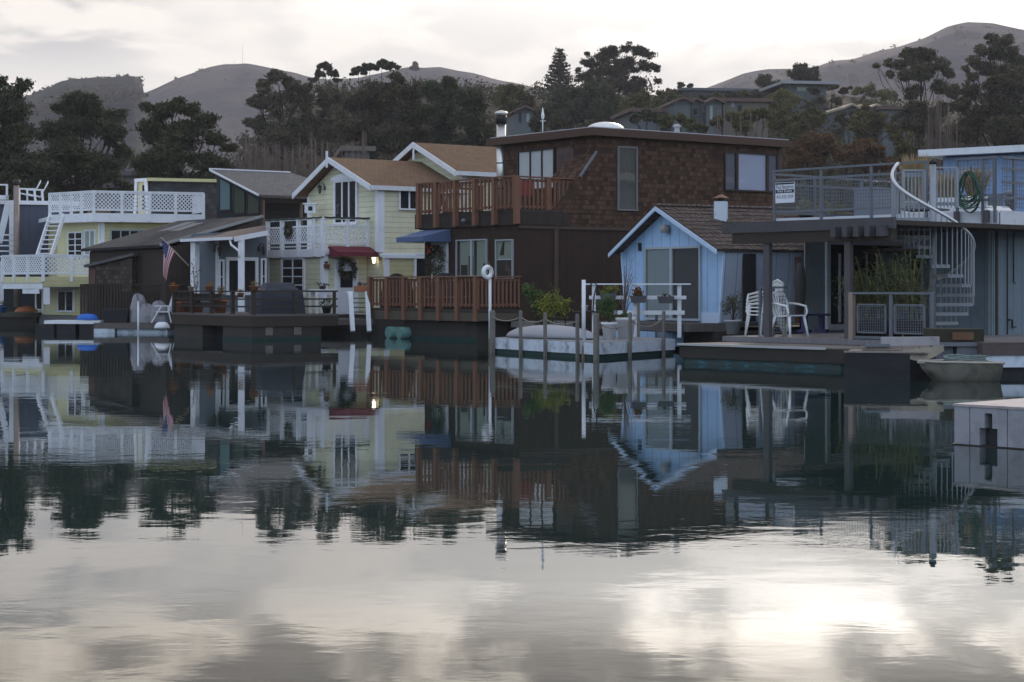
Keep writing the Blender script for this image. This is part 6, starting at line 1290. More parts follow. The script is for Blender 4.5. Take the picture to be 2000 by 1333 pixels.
# roof deck railings
steelr = steel
def jrail(fr, u0, u1, posts, sway=.0, mesh=True):
    h = railing(J, fr, u0, u1, 4.36, 3.24, posts, steelr, .05, cap=.07, cap_h=.045, post_bot=2.95, rails=(3.38, 4.12), mesh=(.075, 3.40, 4.10) if mesh else None, o=.06); return h
uB1 = FE.u(1815)
jrail(FE, uB1, LEN, [FE.u(x) for x in (1516, 1607, 1705, 1813)])
FB2 = Fr(RA, Rj); railing(J, FB2, .1, 7.0, 4.30, 3.24, [1.6, 3.4, 5.2, 7.0], steelr, .06, cap=.07, cap_h=.05, rails=(3.38, 4.05), mesh=(.09, 3.40, 4.03), o=-.1)
# right part: railing round the corner with the hose on it
uh0, uh1 = FE.u(1872), .02
ra = Fr(J3, ld)
railing(J, ra, .02, ra.u(1872), 4.36, 3.24, [ra.u(1873), ra.u(1923), .06], steelr, .05, cap=.07, cap_h=.045, post_bot=2.98, rails=(3.45,), mesh=(.09, 3.3, 4.3), o=.06)
railing(J, FE2, .03, 8.0, 4.36, 3.24, [.45, 2.2, 4.2, 6.2], steelr, .05, cap=.07, cap_h=.045, rails=(3.5, 3.82, 4.1), mesh=(.09, 3.3, 4.3), o=.06)
mb = MB(); [mb.fb(ra, ra.u(x) - .06, ra.u(x) + .06, 3.0, 3.24, .065, .11) for x in (1873, 1932)]; mb.parts('bracket', postm, J)

# sign on the railing
sx, sz = FE.u(1541), zpx(377, FE.xy(FE.u(1541)).y); sg = thing('estate_sign', 'white and black estate agent sign with a phone number tied to the roof deck railing', 'sign', FE.pt(sx, sz, .13))
hw = abs(FE.u(1523) - FE.u(1560)) / 2; hh = 20 * 42.6 / F
mb = MB(); mb.fb(FE, sx - hw, sx + hw, sz - hh, sz + hh, .13, .145); mb.build('board', M('sign_white', (.72, .74, .80), .6, .03), sg)
mb = MB(); mb.fb(FE, sx - hw + .01, sx + hw - .01, sz - .01, sz + hh * .30, .146, .149); mb.fb(FE, sx - hw + .01, sx + hw - .01, sz + hh * .80, sz + hh - .01, .146, .149); mb.parts('black_band', M('sign_black', (.02, .022, .03), .6, .03), sg)
def text(s, fr, u, z, size, mat, parent, o, width=None):
    cu = bpy.data.curves.new('lettering', 'FONT'); cu.body = s; cu.size = size; cu.align_x = 'CENTER'; cu.align_y = 'CENTER'; cu.extrude = .001
    ob = bpy.data.objects.new('lettering_curve', cu); COL.objects.link(ob); bpy.context.view_layer.update()
    me = bpy.data.meshes.new_from_object(ob.evaluated_get(bpy.context.evaluated_depsgraph_get())); bpy.data.objects.remove(ob)
    xs = [v.co.x for v in me.vertices]; k = (width / (max(xs) - min(xs))) if width else 1; d = fr.d if (fr.d.x > 0) else -fr.d; b0 = fr.pt(u, z, o)
    # reading direction must run left to right seen from the water
    for v in me.vertices: 
        p = b0 + d.to_3d() * v.co.x * k + Z3 * v.co.y + fr.n.to_3d() * v.co.z; v.co = p - parent.location
    me.materials.clear(); me.materials.append(mat); o_ = bpy.data.objects.new('lettering', me); COL.objects.link(o_); o_.parent = parent; return o_
text('Paul Bergeron', FE, sx, sz + hh * .55, .13, MATS['sign_black'], sg, .147, hw * 1.8)
text('Real Estate', FE, sx, sz + hh * .155, .085, MATS['sign_white'], sg, .151, hw * 1.5)
text('415-332-7539', FE, sx, sz - hh * .42, .11, MATS['sign_black'], sg, .147, hw * 1.75)
mb = MB(); [mb.tube([FE.pt(sx + s * hw * .8, sz + hh, .14), FE.pt(sx + s * hw * 1.0, sz + hh + .1, .09)], .006, 4) for s in (-1, 1)]; mb.parts('tie', rope, sg)

# spiral stair
XS, YS = (1822 - 1000) * 36.9 / F, 36.9; SR = .80
ss = thing('spiral_stair', 'galvanised spiral staircase climbing from the dock to the roof deck', 'staircase', (XS, YS, .56))
mb = MB(); mb.tube([(XS, YS, .56), (XS, YS, 4.10)], .065, 14); mb.build('centre_pole', bsteel, ss); mb = MB(); mb.lathe([(.075, 0), (.08, .05), (.03, .1)], (XS, YS, 4.101), 12); mb.build('pole_cap', darkmetal, ss)
NT = 14; zt0 = 3.22; zb0 = .56; th0 = math.radians(128); dth = math.radians(23.5)
def sp(th, r, z): return Vector((XS + r * math.cos(th), YS + r * math.sin(th), z))
tm = MB()
for i in range(1, NT):
    th = th0 + dth * (i - .0); z = zt0 - (zt0 - zb0) * i / NT
    a, b_ = th - dth * .55, th + dth * .55
    tm = MB(); q = [sp(a, .07, z), sp(a, SR - .02, z), sp(b_, SR - .02, z), sp(b_, .07, z)]; tm.hexa([p - Z3 * .065 for p in q], q); tm.build('tread', bsteel, ss)
mb = MB()
for i in range(1, NT):
    th = th0 + dth * i; z = zt0 - (zt0 - zb0) * i / NT
    for k in (-.33, .0, .33):
        t_ = th + dth * k; zr_ = zt0 - (zt0 - zb0) * (i + k) / NT + 1.0; mb.tube([sp(t_, SR, z - .04), sp(t_, SR, zr_)], .014, 6, False)
mb.build('balusters', bsteel, ss)
mb = MB(); mb.tube([sp(th0 + dth * k, SR, zt0 - (zt0 - zb0) * k / NT + 1.0) for k in [0.35 + j * .25 for j in range(int((NT - 1.2) / .25))]], .034, 8); mb.build('handrail', M('bright_steel', (.55, .57, .60), .35, .1, metal=.7), ss)
# landing with its small railings
la = sp(th0 - dth * .2, SR + .02, 0); 
mb = MB(); mb.prism([(XS - .5, YS + .62), (XS - .02, YS + .08), (XS + .55, YS + .9), (XS - .1, YS + 1.5)], 3.2, 3.24); mb.build('landing', steel, ss)
LF = Fr((XS - .52, YS + .45), (1, .0)); railing(ss, LF, 0, .46, 4.02, 3.24, [.02, .45], bsteel, .05, cap=.06, bal=.085, bal_w=.022, cap_h=.03, name='landing_rail')
LF = Fr((XS + .06, YS + .2), (1, .12)); railing(ss, LF, 0.02, .5, 4.06, 3.24, [.49], bsteel, .05, cap=.06, bal=.085, bal_w=.022, cap_h=.03, name='landing_rail')
# hose on the railing
hc = ra.pt((ra.u(1878) + ra.u(1928)) / 2, 3.72, .17); t = thing('garden_hose', 'green garden hose coiled over a hanger on the roof deck railing', 'hose', hc); mb = MB(); rr = random.Random(8)
hn = ra.n.to_3d(); hd = ra.d.to_3d()
for k in range(9):
    R1, R2_ = .26 + rr.uniform(-.06, .06), .38 + rr.uniform(-.12, .05); cx_, cz_ = rr.uniform(-.04, .04), rr.uniform(-.06, .02) - (R2_ - .33) 
    mb.tube([hc + hd * (cx_ + R1 * math.sin(a) * (1.12 if math.cos(a) < 0 else .85)) + Z3 * (cz_ + R2_ * math.cos(a)) + hn * (k * .012) for a in [j * 6.283 / 22 for j in range(23)]], .014, 5, False)
mb.build('coil', M('green_hose', (.028, .09, .055), .45), t); mb = MB(); mb.tube([hc + Z3 * .45 - hn * .05, hc + Z3 * .30 - hn * .05, hc + Z3 * .28 + hn * .12, hc + Z3 * .34 + hn * .14], .015, 5); mb.build('hook', darkmetal, t)
# straw grass in a planter on the roof deck
def grass(label, c, R, H, n, seed, box=(.4, .4), boxm=None):
    t = thing('grass_planter', label, 'planter', c); mb = MB(); mb.box(c[0] - box[0], c[0] + box[0], c[1] - box[0], c[1] + box[0], c[2], c[2] + box[1]); mb.build('box', boxm or white, t); rs = np.random.RandomState(seed); mb = MB()
    for i in range(n):
        a = rs.rand() * 6.283; r = rs.rand() ** .5; x, y = c[0] + .18 * r * math.cos(a), c[1] + .18 * r * math.sin(a); h = H * rs.uniform(.55, 1.05); o = R * r * rs.uniform(.4, 1.1); w = .008
        b0 = Vector((x, y, c[2] + box[1])); m = Vector((x + o * .4 * math.cos(a), y + o * .4 * math.sin(a), c[2] + box[1] + h * .65)); e = Vector((x + o * math.cos(a), y + o * math.sin(a), c[2] + box[1] + h)); s = Vector((w, w * .5, 0)); mb.add([b0 - s, b0 + s, m + s * 1.6, m - s * 1.6, e], [[0, 1, 2, 3], [3, 2, 4]])
    mb.build('blades', G['straw'], t); return t
p = P(1786, 390, 43.5); grass('tall straw coloured grass plume behind the spiral stair top', (p.x, p.y, 3.195), .30, 1.15, 420, 1, (.28, .45))
p = P(1852, 392, 42.3); grass('straw grass in a white box right of the stair pole', (p.x, p.y, 3.195), .25, .62, 260, 2, (.30, .48))
p = P(1905, 392, 42.0); grass('straw grass in a white box behind the coiled hose', (p.x, p.y, 3.195), .32, .7, 300, 3, (.22, .5))
p = P(1712, 400, 44.5); t = thing('deck_box', 'grey storage box on the roof deck behind the railing', 'box', (p.x, p.y, 3.2)); q = Fr(p.xy, Rj); mb = MB(); mb.fb(q, -.1, .9, 3.25, 4.0, -.6, 0); mb.build('body', M('pale_grey_blue_box', (.22, .25, .30)), t); mb = MB(); mb.fb(q, -.12, .92, 4.001, 4.05, -.62, .02); mb.build('lid', M('pale_grey_blue_box', (.22, .25, .30)), t); mb = MB(); [mb.fb(q, a, a + .06, 3.192, 3.249, -.5, -.1) for a in (0, .8)]; mb.parts('foot', darkmetal, t)
for i, (x, y_, l) in enumerate(((1575, 46.3, 'yellow-green shrub seen through the roof deck mesh beside the sign'), (1625, 45.6, 'yellow-green shrub seen through the roof deck mesh right of the sign'))):
    p = P(x, 420, y_); potplant(l, (p.x, p.y, 3.195), .2, .25, darkmetal, G['yellow'], .42, .4, 420, .07, 'roof_shrub', seed=30 + i)
# skylight and vent on the roof at the right
p = P(1960, 400, 42.2); t = thing('roof_skylight', 'bright white low skylight on the roof behind the railing corner', 'skylight', (p.x, p.y, 3.2)); q = Fr(p.xy, Rj); mb = MB()
mb.hexa([q.pt(-.9, 3.195, 0), q.pt(.75, 3.195, 0), q.pt(.75, 3.195, -1.3), q.pt(-.9, 3.195, -1.3)], [q.pt(-.7, 3.5, -.2), q.pt(.5, 3.5, -.2), q.pt(.5, 3.5, -1.1), q.pt(-.7, 3.5, -1.1)]); mb.build('dome', M('milky_acrylic', (.75, .74, .72), .25), t); mb = MB(); mb.fb(q, -.95, .8, 3.193, 3.22, -1.35, .05); mb.build('kerb', steel, t)
p = P(1971, 395, 43.4); t = thing('roof_vent', 'small grey mushroom vent above the white skylight', 'vent', (p.x, p.y, 3.2)); mb = MB(); mb.lathe([(.09, 0), (.09, .45), (.13, .47), (.13, .5), (.08, .52), (.08, .6), (.2, .62), (.02, .72)], (p.x, p.y, 3.195), 14); mb.build('cowl', steel, t)

# patio railings, plants and furniture
railing(J, PF, PF.u(1462), PF.u(1512), PF.z(1480, 560), .66, [PF.u(1463), PF.u(1488)], steel, .05, cap=.08, post_bot=.64, o=-.35, mesh=(.07, .72, 1.45), name='patio_rail')
PR = PF.off(.02)
hr = railing(J, PR, PR.u(1822), PR.u(1664), PR.z(1740, 571), .66, [PR.u(1740), PR.u(1820)], steel, .05, cap=.08, post_bot=.5, rails=(.68,), name='patio_rail')
mb = MB(); mb.fb(PR, PR.u(1668), PR.u(1660), .55, PR.z(1664, 571), -.05, .05); mb.build('pale_post', M('pale_timber_post', (.30, .23, .19), .8, .2), hr)
for (x0, x1) in ((1677, 1734), (1749, 1810)):
    u1_, u0_ = PR.u(x0), PR.u(x1); z0, z1 = .76, 1.32; mb = MB()
    for (a, b_, c, d) in ((u0_, u1_, z1 - .03, z1), (u0_, u1_, z0, z0 + .03), (u0_, u0_ + .03, z0, z1), (u1_ - .03, u1_, z0, z1)): mb.fb(PR, a, b_, c, d, .03, .06)
    k = 13
    for i in range(1, k): mb.fb(PR, u0_ + (u1_ - u0_) * i / k - .004, u0_ + (u1_ - u0_) * i / k + .004, z0, z1, .04, .048)
    for i in range(1, 11): zz = z0 + (z1 - z0) * i / 11; mb.fb(PR, u0_, u1_, zz - .004, zz + .004, .05, .056)
    mb.build('mesh_panel', steel, hr)
def bamboo(label, c, H, R, n, seed, pot=True):
    t = thing('bamboo_plant', label, 'plant', c); rs = np.random.RandomState(seed); mb = MB(); C = []
    for i in range(14):
        a = rs.rand() * 6.283; r = rs.rand() ** .5 * .15; b0 = Vector((c[0] + r * math.cos(a), c[1] + r * math.sin(a), c[2] + .3)); e = b0 + Vector((R * rs.uniform(-1, 1), R * rs.uniform(-1, 1) * .7, H * rs.uniform(.55, 1))); mb.tube([b0, b0.lerp(e, .5) + Vector((0, 0, .1)), e], .008, 4, False)
        s = .25 + .75 * rs.rand(n // 14); q = np.array(b0)[None] * (1 - s[:, None]) + np.array(e)[None] * s[:, None]; C.append(q + rs.normal(size=q.shape) * [.11, .11, .09])
    mb.build('canes', M('cane', (.16, .15, .06)), t); leafmesh('foliage', np.concatenate(C), .11, .16, G['bamboo'], t, rs)
    mb = MB(); mb.lathe([(.19, 0), (.24, .34), (.25, .38), (.22, .38)], c, 14); mb.build('pot', darkmetal, t)
for i, (x, H, l) in enumerate(((1705, 1.35, 'left bamboo in a dark pot behind the patio mesh panels'), (1742, 1.45, 'middle bamboo in a dark pot behind the patio mesh panels'), (1785, 1.5, 'right bamboo in a dark pot beside the spiral stair'), (1672, .95, 'short bamboo beside the pale timber post'))):
    p = P(x, 650, 36.0 - (x - 1672) * .008).xy; bamboo(l, (p.x, p.y, .64), H, .36, 1000 if i < 3 else 400, i)
def plastic_chair(name, label):
    t = thing(name, label, 'chair', (0, 0, 0), 'white plastic patio chairs'); mb = MB(); mb.hexa([Vector((-.22, -.24, .42)), Vector((.22, -.24, .42)), Vector((.19, .2, .40)), Vector((-.19, .2, .40))], [Vector((-.22, -.24, .445)), Vector((.22, -.24, .445)), Vector((.19, .2, .425)), Vector((-.19, .2, .425))]); mb.build('seat', plastic, t)
    mb = MB()
    for i in range(7): x = -.18 + i * .06; h = .90 - (abs(x) * 1.6) ** 2 * .6; mb.hexa([Vector((x - .013, .19, .42)), Vector((x + .013, .19, .42)), Vector((x + .013, .21, .42)), Vector((x - .013, .21, .42))], [Vector((x * 1.15 - .013, .32, h)), Vector((x * 1.15 + .013, .32, h)), Vector((x * 1.15 + .013, .34, h)), Vector((x * 1.15 - .013, .34, h))])
    mb.tube([(-.21, .21, .42), (-.24, .27, .68), (-.19, .32, .86), (0, .335, .92), (.19, .32, .86), (.24, .27, .68), (.21, .21, .42)], .022, 6); mb.build('backrest', plastic, t)
    for s in (-1, 1):
        mb = MB(); mb.tube([(s * .24, .27, .68), (s * .28, .02, .66), (s * .28, -.2, .62), (s * .27, -.24, .5), (s * .24, -.22, .43)], .024, 6); mb.build('armrest', plastic, t)
        mb = MB(); mb.tube([(s * .21, -.21, .43), (s * .26, -.28, 0)], [.035, .022], 6); mb.build('leg', plastic, t)
        mb = MB(); mb.tube([(s * .19, .19, .42), (s * .25, .33, 0)], [.035, .022], 6); mb.build('leg', plastic, t)
    return t
ch = plastic_chair('plastic_chair', 'white plastic armchair standing alone right of the dark porch post'); p = P(1541, 655, 37.0).xy; ch.location = (p.x, p.y, .637); ch.rotation_euler = (0, 0, math.radians(38)); ch.scale = (1, 1, 1.0)
p = P(1492, 650, 37.9).xy; c2_ = dup(ch, (p.x, p.y, .637), math.radians(-60), 'lowest white plastic armchair of the stack behind the patio railing')
for k in range(1, 4): dup(ch, (p.x + .005 * k, p.y, .637 + .075 * k), math.radians(-60), ['', 'second white armchair from the bottom of the stack behind the patio railing', 'third white armchair from the bottom of the stack behind the patio railing', 'topmost white armchair of the stack behind the patio railing'][k])
purple = M('indigo_paint', (.035, .03, .11), .6); p = JW.off(2.2); p = p.xy(p.u(1588))
t = thing('bench', 'dark indigo wooden bench in front of the sliding doors', 'bench', (p.x, p.y, .64)); q = Fr(p, Rj); z = zpx(613, p.y); mb = MB(); mb.fb(q, -.42, .42, z - .05, z, -.15, .15); mb.build('seat', purple, t)
for s in (-.30, .30): mb = MB(); mb.fb(q, s - .04, s + .04, .70, z - .052, -.06, .06); mb.fb(q, s - .06, s + .06, .637, .70, -.16, .16); mb.build('leg', purple, t)
p = P(1563, 600, 42.5).xy; t = thing('umbrella', 'closed dark patio umbrella leaning by the brown upright', 'umbrella', (p.x, p.y, .64)); mb = MB(); mb.lathe([(.05, .5), (.12, .9), (.14, 1.3), (.10, 1.6), (.05, 1.75)], (p.x, p.y, .45), 9); mb.build('canopy', M('dark_canvas', (.04, .035, .035)), t); mb = MB(); mb.tube([(p.x, p.y, .64), (p.x, p.y, 2.28)], .018, 6); mb.build('pole', darkmetal, t)
p = P(1432, 640, 42.5).xy; potplant('grey-green lavender bush in a grey pot at the cottage corner', (p.x, p.y, .55), .2, .33, concrete, G['euc'], .38, .62, 1100, .06, 'lavender_bush', seed=40, aspect=.25)

# the mirror images in the water put this houseboat and its dock 8 percent larger and about 3 m farther out than first laid out
for t in [o for o in COL.objects if o.parent is None and o not in EARLIER]:
    t.location = t.location * 1.08 - Vector((0, 0, .132)); t.scale = (1.08, 1.08, 1.08)

# ================================================================ pale blue building behind at the right edge
p0 = Vector(((1812 - 1000) * 56 / F, 56.0)); dK = Vector((.78, -.62)); KF = Fr(p0, dK); Kb = house('sky_blue_houseboat', 'sky blue board sided building with a white sloping eave at the right edge', KF, 1)
mb = MB(); a0 = .5; mb.prism([tuple(KF.xy(a0)), tuple(KF.xy(7)), tuple(KF.xy(7, -5)), tuple(KF.xy(a0, -5))], -.3, 5.55); mb.build('wall', skyblue, Kb)
zk = KF.z(1812, 296); mb = MB(); mb.fb(KF, -.1, 7.2, zk - .18, zk + .02, -5.3, .45); mb.build('roof', white, Kb)
mb = MB(); mb.fb(KF, 1.2, 2.4, 3.6, 4.4, .003, .05); mb.build('window_trim', steel, Kb); 

# ================================================================ white float with posts and garden
W0, W1, W2, W3_ = Vector((-.52, 46.2)), Vector((1.90, 41.8)), Vector((4.0, 45.2)), Vector((1.4, 49.2))
fl = thing('garden_float', 'low chipped white float carrying plants and an upturned dinghy', 'float', (W1.x, W1.y, 0))
mb = MB(); poly = [tuple(W0), tuple(W1), tuple(W2), tuple(W3_)]; mb.prism(poly, .10, .36); mb.build('rim', whitehull, fl)
cen = (W0 + W1 + W2 + W3_) / 4; ins = [tuple(cen + (Vector(p) - cen) * .985) for p in poly]; mb = MB(); mb.prism(ins, -.3, .098); mb.build('hull', algae, fl)
mb = MB(); mb.prism([tuple(cen + (Vector(p) - cen) * .97) for p in poly], .361, .375); mb.build('deck', M('dirty_white_deck', (.28, .28, .29), .85, .2, grime=.5), fl)
fa, fbb = Fr(W0, W1 - W0), Fr(W1, W2 - W1)
prs = []
for i, (fr, x, yt) in enumerate([(fa, 966, 609), (fa, 1021, 609), (fa, 1069, 613), (fa, 1132, 616), (fbb, 1160, 615), (fbb, 1226, 613), (fbb, 1292, 610)]):
    u = fr.u(x); p = fr.xy(u, .06); zt_ = zpx(yt, p.y); wd = .10 if i in (0, 4) else .065
    t = thing('mooring_post', ['thick weathered post at the left tip of the white float', 'weathered post left of the upturned dinghy middle', 'weathered post in front of the upturned dinghy middle', 'weathered post just left of the corner pole of the white float', 'thick weathered post at the front corner of the white float', 'weathered post in front of the white plant buckets', 'weathered post at the right end of the white float'][i], 'post', (p.x, p.y, -.3), 'weathered posts round the white float')
    q = Fr(p, fr.d); mb = MB(); mb.fb(q, -wd / 2, wd / 2, -.3, zt_, -wd / 2, wd / 2); mb.build('shaft', weather, t); mb = MB(); mb.hexa([q.pt(-wd / 2, zt_ + .001, -wd / 2), q.pt(wd / 2, zt_ + .001, -wd / 2), q.pt(wd / 2, zt_ + .001, wd / 2), q.pt(-wd / 2, zt_ + .001, wd / 2)], [q.pt(-wd / 3, zt_ + .03, -wd / 3), q.pt(wd / 3, zt_ + .03, -wd / 3), q.pt(wd / 3, zt_ + .03, wd / 3), q.pt(-wd / 3, zt_ + .03, wd / 3)]); mb.build('top', weather, t); prs.append((p, zt_))
for i in range(6):
    (a, za), (b_, zb_) = prs[i], prs[i + 1]
    if i == 3: continue
    A = Vector((a.x, a.y, za - .13)); Bq = Vector((b_.x, b_.y, zb_ - .13)); mb = MB(); mb.tube([A.lerp(Bq, s) - Z3 * (.10 if i < 3 else .2) * 4 * s * (1 - s) for s in [j / 10 for j in range(11)]], .013, 5)
    tag(mb.build('mooring_rope', rope), ['sagging rope between the first two posts of the white float', 'sagging rope between the second and third posts of the white float', 'sagging rope between the third and fourth posts of the white float', '', 'sagging rope in front of the white plant buckets', 'sagging rope at the right end of the white float'][i], 'rope', 'ropes between the weathered posts')
for i, (x, yb, yt, Y) in enumerate([(1247, 655, 582, 46.5), (1282, 658, 612, 47.2)]):
    p = P(x, yb, Y); t = thing('mooring_post', ['slim weathered post behind the white plant buckets', 'slim weathered post below the right planter box'][i], 'post', (p.x, Y, .3)); mb = MB(); mb.box(p.x - .035, p.x + .035, Y - .035, Y + .035, .3, zpx(yt, Y)); mb.build('shaft', weather, t); mb = MB(); mb.box(p.x - .03, p.x + .03, Y - .03, Y + .03, zpx(yt, Y) + .001, zpx(yt, Y) + .02); mb.build('top', weather, t)
kayak('dinghy', 'pale grey dinghy lying upside down on the white float', 'dinghy', P(990, 665, 46.6).xy, P(1168, 667, 43.9).xy, 1.15, .31, M('grey_dinghy_hull', (.31, .315, .34), .55, .08), .378, sub=M('grey_keel', (.27, .275, .30)), pw=2.1)
bucket = M('white_bucket', (.66, .67, .69), .45, .04)
p = P(1190, 668, 44.0); potplant('left white bucket with feathery green foliage spilling over it', (p.x, p.y, .376), .19, .42, bucket, G['bright'], .42, .6, 2600, .07, 'potted_shrub', seed=50, aspect=.25)
p = P(1222, 668, 44.6); potplant('right white bucket with a low green plant', (p.x, p.y, .376), .24, .52, bucket, G['bright'], .24, .12, 260, .06, 'potted_shrub', seed=51)
# bare shrub standing in the right bucket
t = thing('bare_shrub', 'leafless pinkish shrub standing before the blue cottage wall', 'shrub', (p.x, p.y + .6, .38)); rs_ = random.Random(5); mb = MB(); base = Vector((p.x, p.y + .6, .38)); mb.tube([base, base + Vector((.02, 0, .9))], [.03, .02], 6); mb.build('stem', palebark, t); mb = MB()
for i in range(16):
    s = base + Vector((.01, 0, rs_.uniform(.3, .9))); a = rs_.uniform(0, 6.28); e = s + Vector((math.cos(a) * rs_.uniform(.05, .35), math.sin(a) * .2, rs_.uniform(.4, 1.15))); mb.tube([s, s.lerp(e, .5) + Vector((0, 0, .08)), e], [.012, .009, .004], 4)
    for k in range(3): m = s.lerp(e, rs_.uniform(.5, .95)); mb.tube([m, m + Vector((rs_.uniform(-.1, .1), rs_.uniform(-.05, .05), rs_.uniform(.05, .18)))], [.005, .003], 3)
mb.build('twigs', palebark, t)
p = P(1048, 650, 47.6); potplant('big leafy shrub in a white pot at the left back of the white float', (p.x, p.y, .376), .16, .2, bucket, G['bright'], .42, 1.15, 1500, .11, 'potted_shrub', seed=52)
p = P(1082, 650, 47.3); potplant('yellow-green bushy shrub in a white pot behind the dinghy', (p.x, p.y, .376), .17, .2, bucket, G['yellow'], .5, 1.15, 2600, .08, 'potted_shrub', seed=53)
p = P(1062, 655, 46.9); potplant('low dark plant in a pale pot between the two shrubs', (p.x, p.y, .376), .15, .16, bucket, G['dark'], .22, .3, 260, .07, 'potted_shrub', seed=54)
# white fence rail
GF = Fr(((1345 - 1000) * 46.6 / F, 46.6), (-1, .06)); t = thing('white_fence', 'white three bar fence in front of the blue cottage door', 'fence', GF.pt(0, .4)); zt_ = zpx(554, 46.6); u9 = GF.u(1143)
mb = MB(); mb.fb(GF, -.05, u9, zt_ - .035, zt_, -.08, .08); mb.build('top_rail', white, t)
mb = MB(); mb.fb(GF, .06, u9 - .1, zpx(585, 46.6), zpx(578, 46.6), .0, .04); mb.fb(GF, .1, 1.9, zpx(615, 46.6), zpx(607, 46.6), .0, .04); mb.parts('rail', white, t)
mb = MB(); [mb.fb(GF, GF.u(x) - .05, GF.u(x) + .05, .36, zt_ - .036, -.09, -.001) for x in (1327, 1240, 1160)]; mb.parts('post', white, t)
def planter(label, x, y, lm, seed, n=260, bloom=False, empty=False):
    u = GF.u(x); z = zpx(y, 46.6); t = thing('rail_planter', label, 'planter', GF.pt(u, z, .2), 'planter boxes on the white fence'); mb = MB(); mb.hexa([GF.pt(u - .17, z - .09, .07), GF.pt(u + .17, z - .09, .07), GF.pt(u + .17, z - .09, .22), GF.pt(u - .17, z - .09, .22)], [GF.pt(u - .22, z + .09, .05), GF.pt(u + .22, z + .09, .05), GF.pt(u + .22, z + .09, .27), GF.pt(u - .22, z + .09, .27)]); mb.build('trough', M('dark_grey_trough', (.10, .10, .11)), t)
    rs = np.random.RandomState(seed); c = GF.pt(u, z + .12, .16); C = clumps([(c.x, c.y, c.z + (.0 if empty else .06), .24, .14, .05 if empty else .13)], n, rs, 8, .9, .5, .2); leafmesh('foliage', C, .06, .6, lm, t, rs)
    if bloom: leafmesh('blooms', C[::6] + np.array([0, -.02, .02]), .05, .9, G['bloom'], t, rs)
planter('leftmost planter box with bushy yellow-green leaves on the white fence', 1188, 580, G['yellow'], 1, 520)
planter('planter box with trailing leaves and orange flowers on the white fence', 1247, 585, G['olive'], 2, 420, True)
planter('rightmost planter box with hardly any plants on the white fence', 1300, 586, G['dark'], 3, 60, empty=True)
# black garden table and chair
p = P(1150, 640, 46.9); t = thing('iron_table', 'black iron garden table behind the corner pole', 'table', (p.x, p.y, .376)); z = zpx(608, 46.9); mb = MB(); mb.box(p.x - .4, p.x + .6, p.y - .3, p.y + .3, z - .03, z); mb.build('table_top', darkmetal, t); mb = MB(); [mb.bar((p.x + a, p.y + b_, .376), (p.x + a, p.y + b_, z - .031), .03) for a in (-.35, .55) for b_ in (-.25, .25)]; mb.parts('leg', darkmetal, t)
potplant('small white pot with a low green plant on the black garden table', (p.x - .1, p.y, z + .001), .09, .14, bucket, G['bright'], .15, .08, 120, .05, 'flower_pot', seed=60)
t = thing('iron_chair', 'black wrought iron chair behind the dinghy', 'chair', (p.x - .75, p.y + .1, .376)); x, y = p.x - .75, p.y + .1; mb = MB(); mb.lathe([(.2, 0), (.22, .02), (.2, .03)], (x, y, .82), 12); mb.build('seat', darkmetal, t); mb = MB(); mb.torus((x, y + .22, 1.1), .2, .015, (0, 1, .2), 16, 5); mb.torus((x, y + .22, 1.1), .1, .012, (0, 1, .2), 12, 5); mb.build('backrest', darkmetal, t); mb = MB(); [mb.bar((x + a * 1.3, y + b_ * 1.3, .376), (x + a, y + b_, .82), .02) for a in (-.15, .15) for b_ in (-.15, .15)]; mb.parts('leg', darkmetal, t)
a = P(1146, 555, 46.4); mb = MB(); mb.tube([P(1143, 600, 46.3), P(1146, 575, 46.3), P(1150, 560, 46.35), P(1158, 552, 46.4), P(1166, 556, 46.3), P(1160, 580, 46.3), P(1158, 610, 46.3)], .018, 6); tag(mb.build('black_hose', darkmetal), 'black hose looped over the left end of the white fence', 'hose')

# ================================================================ work raft, skiff and boxes at the right
rO = Vector(((1649 - 1000) * 33.0 / F, 33.0)); rd = Vector((.93, -.25)).normalized(); RFm = Fr(rO, rd); uR = RFm.u(1822)
t = thing('work_raft', 'blackened flat raft moored at the end of the long grey dock', 'raft', RFm.pt(.8, 0)); rt = t
RL = 1.15; mb = MB(); mb.fb(RFm, 0, RL, -.4, .46, -1.3, 0); mb.build('front_hull', blackhull, t); mb = MB(); mb.hexa([RFm.pt(RL + .01, -.4, -.05), RFm.pt(uR, -.4, -.5), RFm.pt(uR, -.4, -1.3), RFm.pt(RL + .01, -.4, -1.3)], [RFm.pt(RL + .01, .44, -.02), RFm.pt(uR, .44, -.5), RFm.pt(uR, .44, -1.3), RFm.pt(RL + .01, .44, -1.3)]); mb.build('rear_hull', blackhull, t)
pal = M('weathered_pale_plank', (.30, .255, .22), .85, .25, 'board', .3, .4); mb = MB(); rr = random.Random(6)
for i in range(9): o = -1.25 + i * .15; mb.bar(RFm.pt(-.02 + rr.uniform(0, .1), .478 + rr.uniform(0, .004), o), RFm.pt(uR - .15 + rr.uniform(-.1, .1), .478, o), .14, .028)
mb.parts('deck_plank', pal, t)
mb = MB(); mb.bar(RFm.pt(.28, .535, -.35), RFm.pt(1.45, .56, -.55), .24, .07); tag(mb.build('lumber', pal), 'long pale plank lying across the black raft', 'plank')
mb = MB(); mb.bar(RFm.pt(.62, .655, -.5), RFm.pt(1.62, .665, -.75), .16, .16); tag(mb.build('timber_beam', M('pale_painted_beam', (.36, .34, .35), .8, .2, grime=.4)), 'thick pale beam with a grey end on top of the plank pile', 'beam')
mb = MB(); mb.bar(RFm.pt(.35, .59, -.22), RFm.pt(.78, .595, -.3), .1, .05); tag(mb.build('aluminium_box_section', steel), 'short grey metal section on the front of the plank pile', 'metal bar')
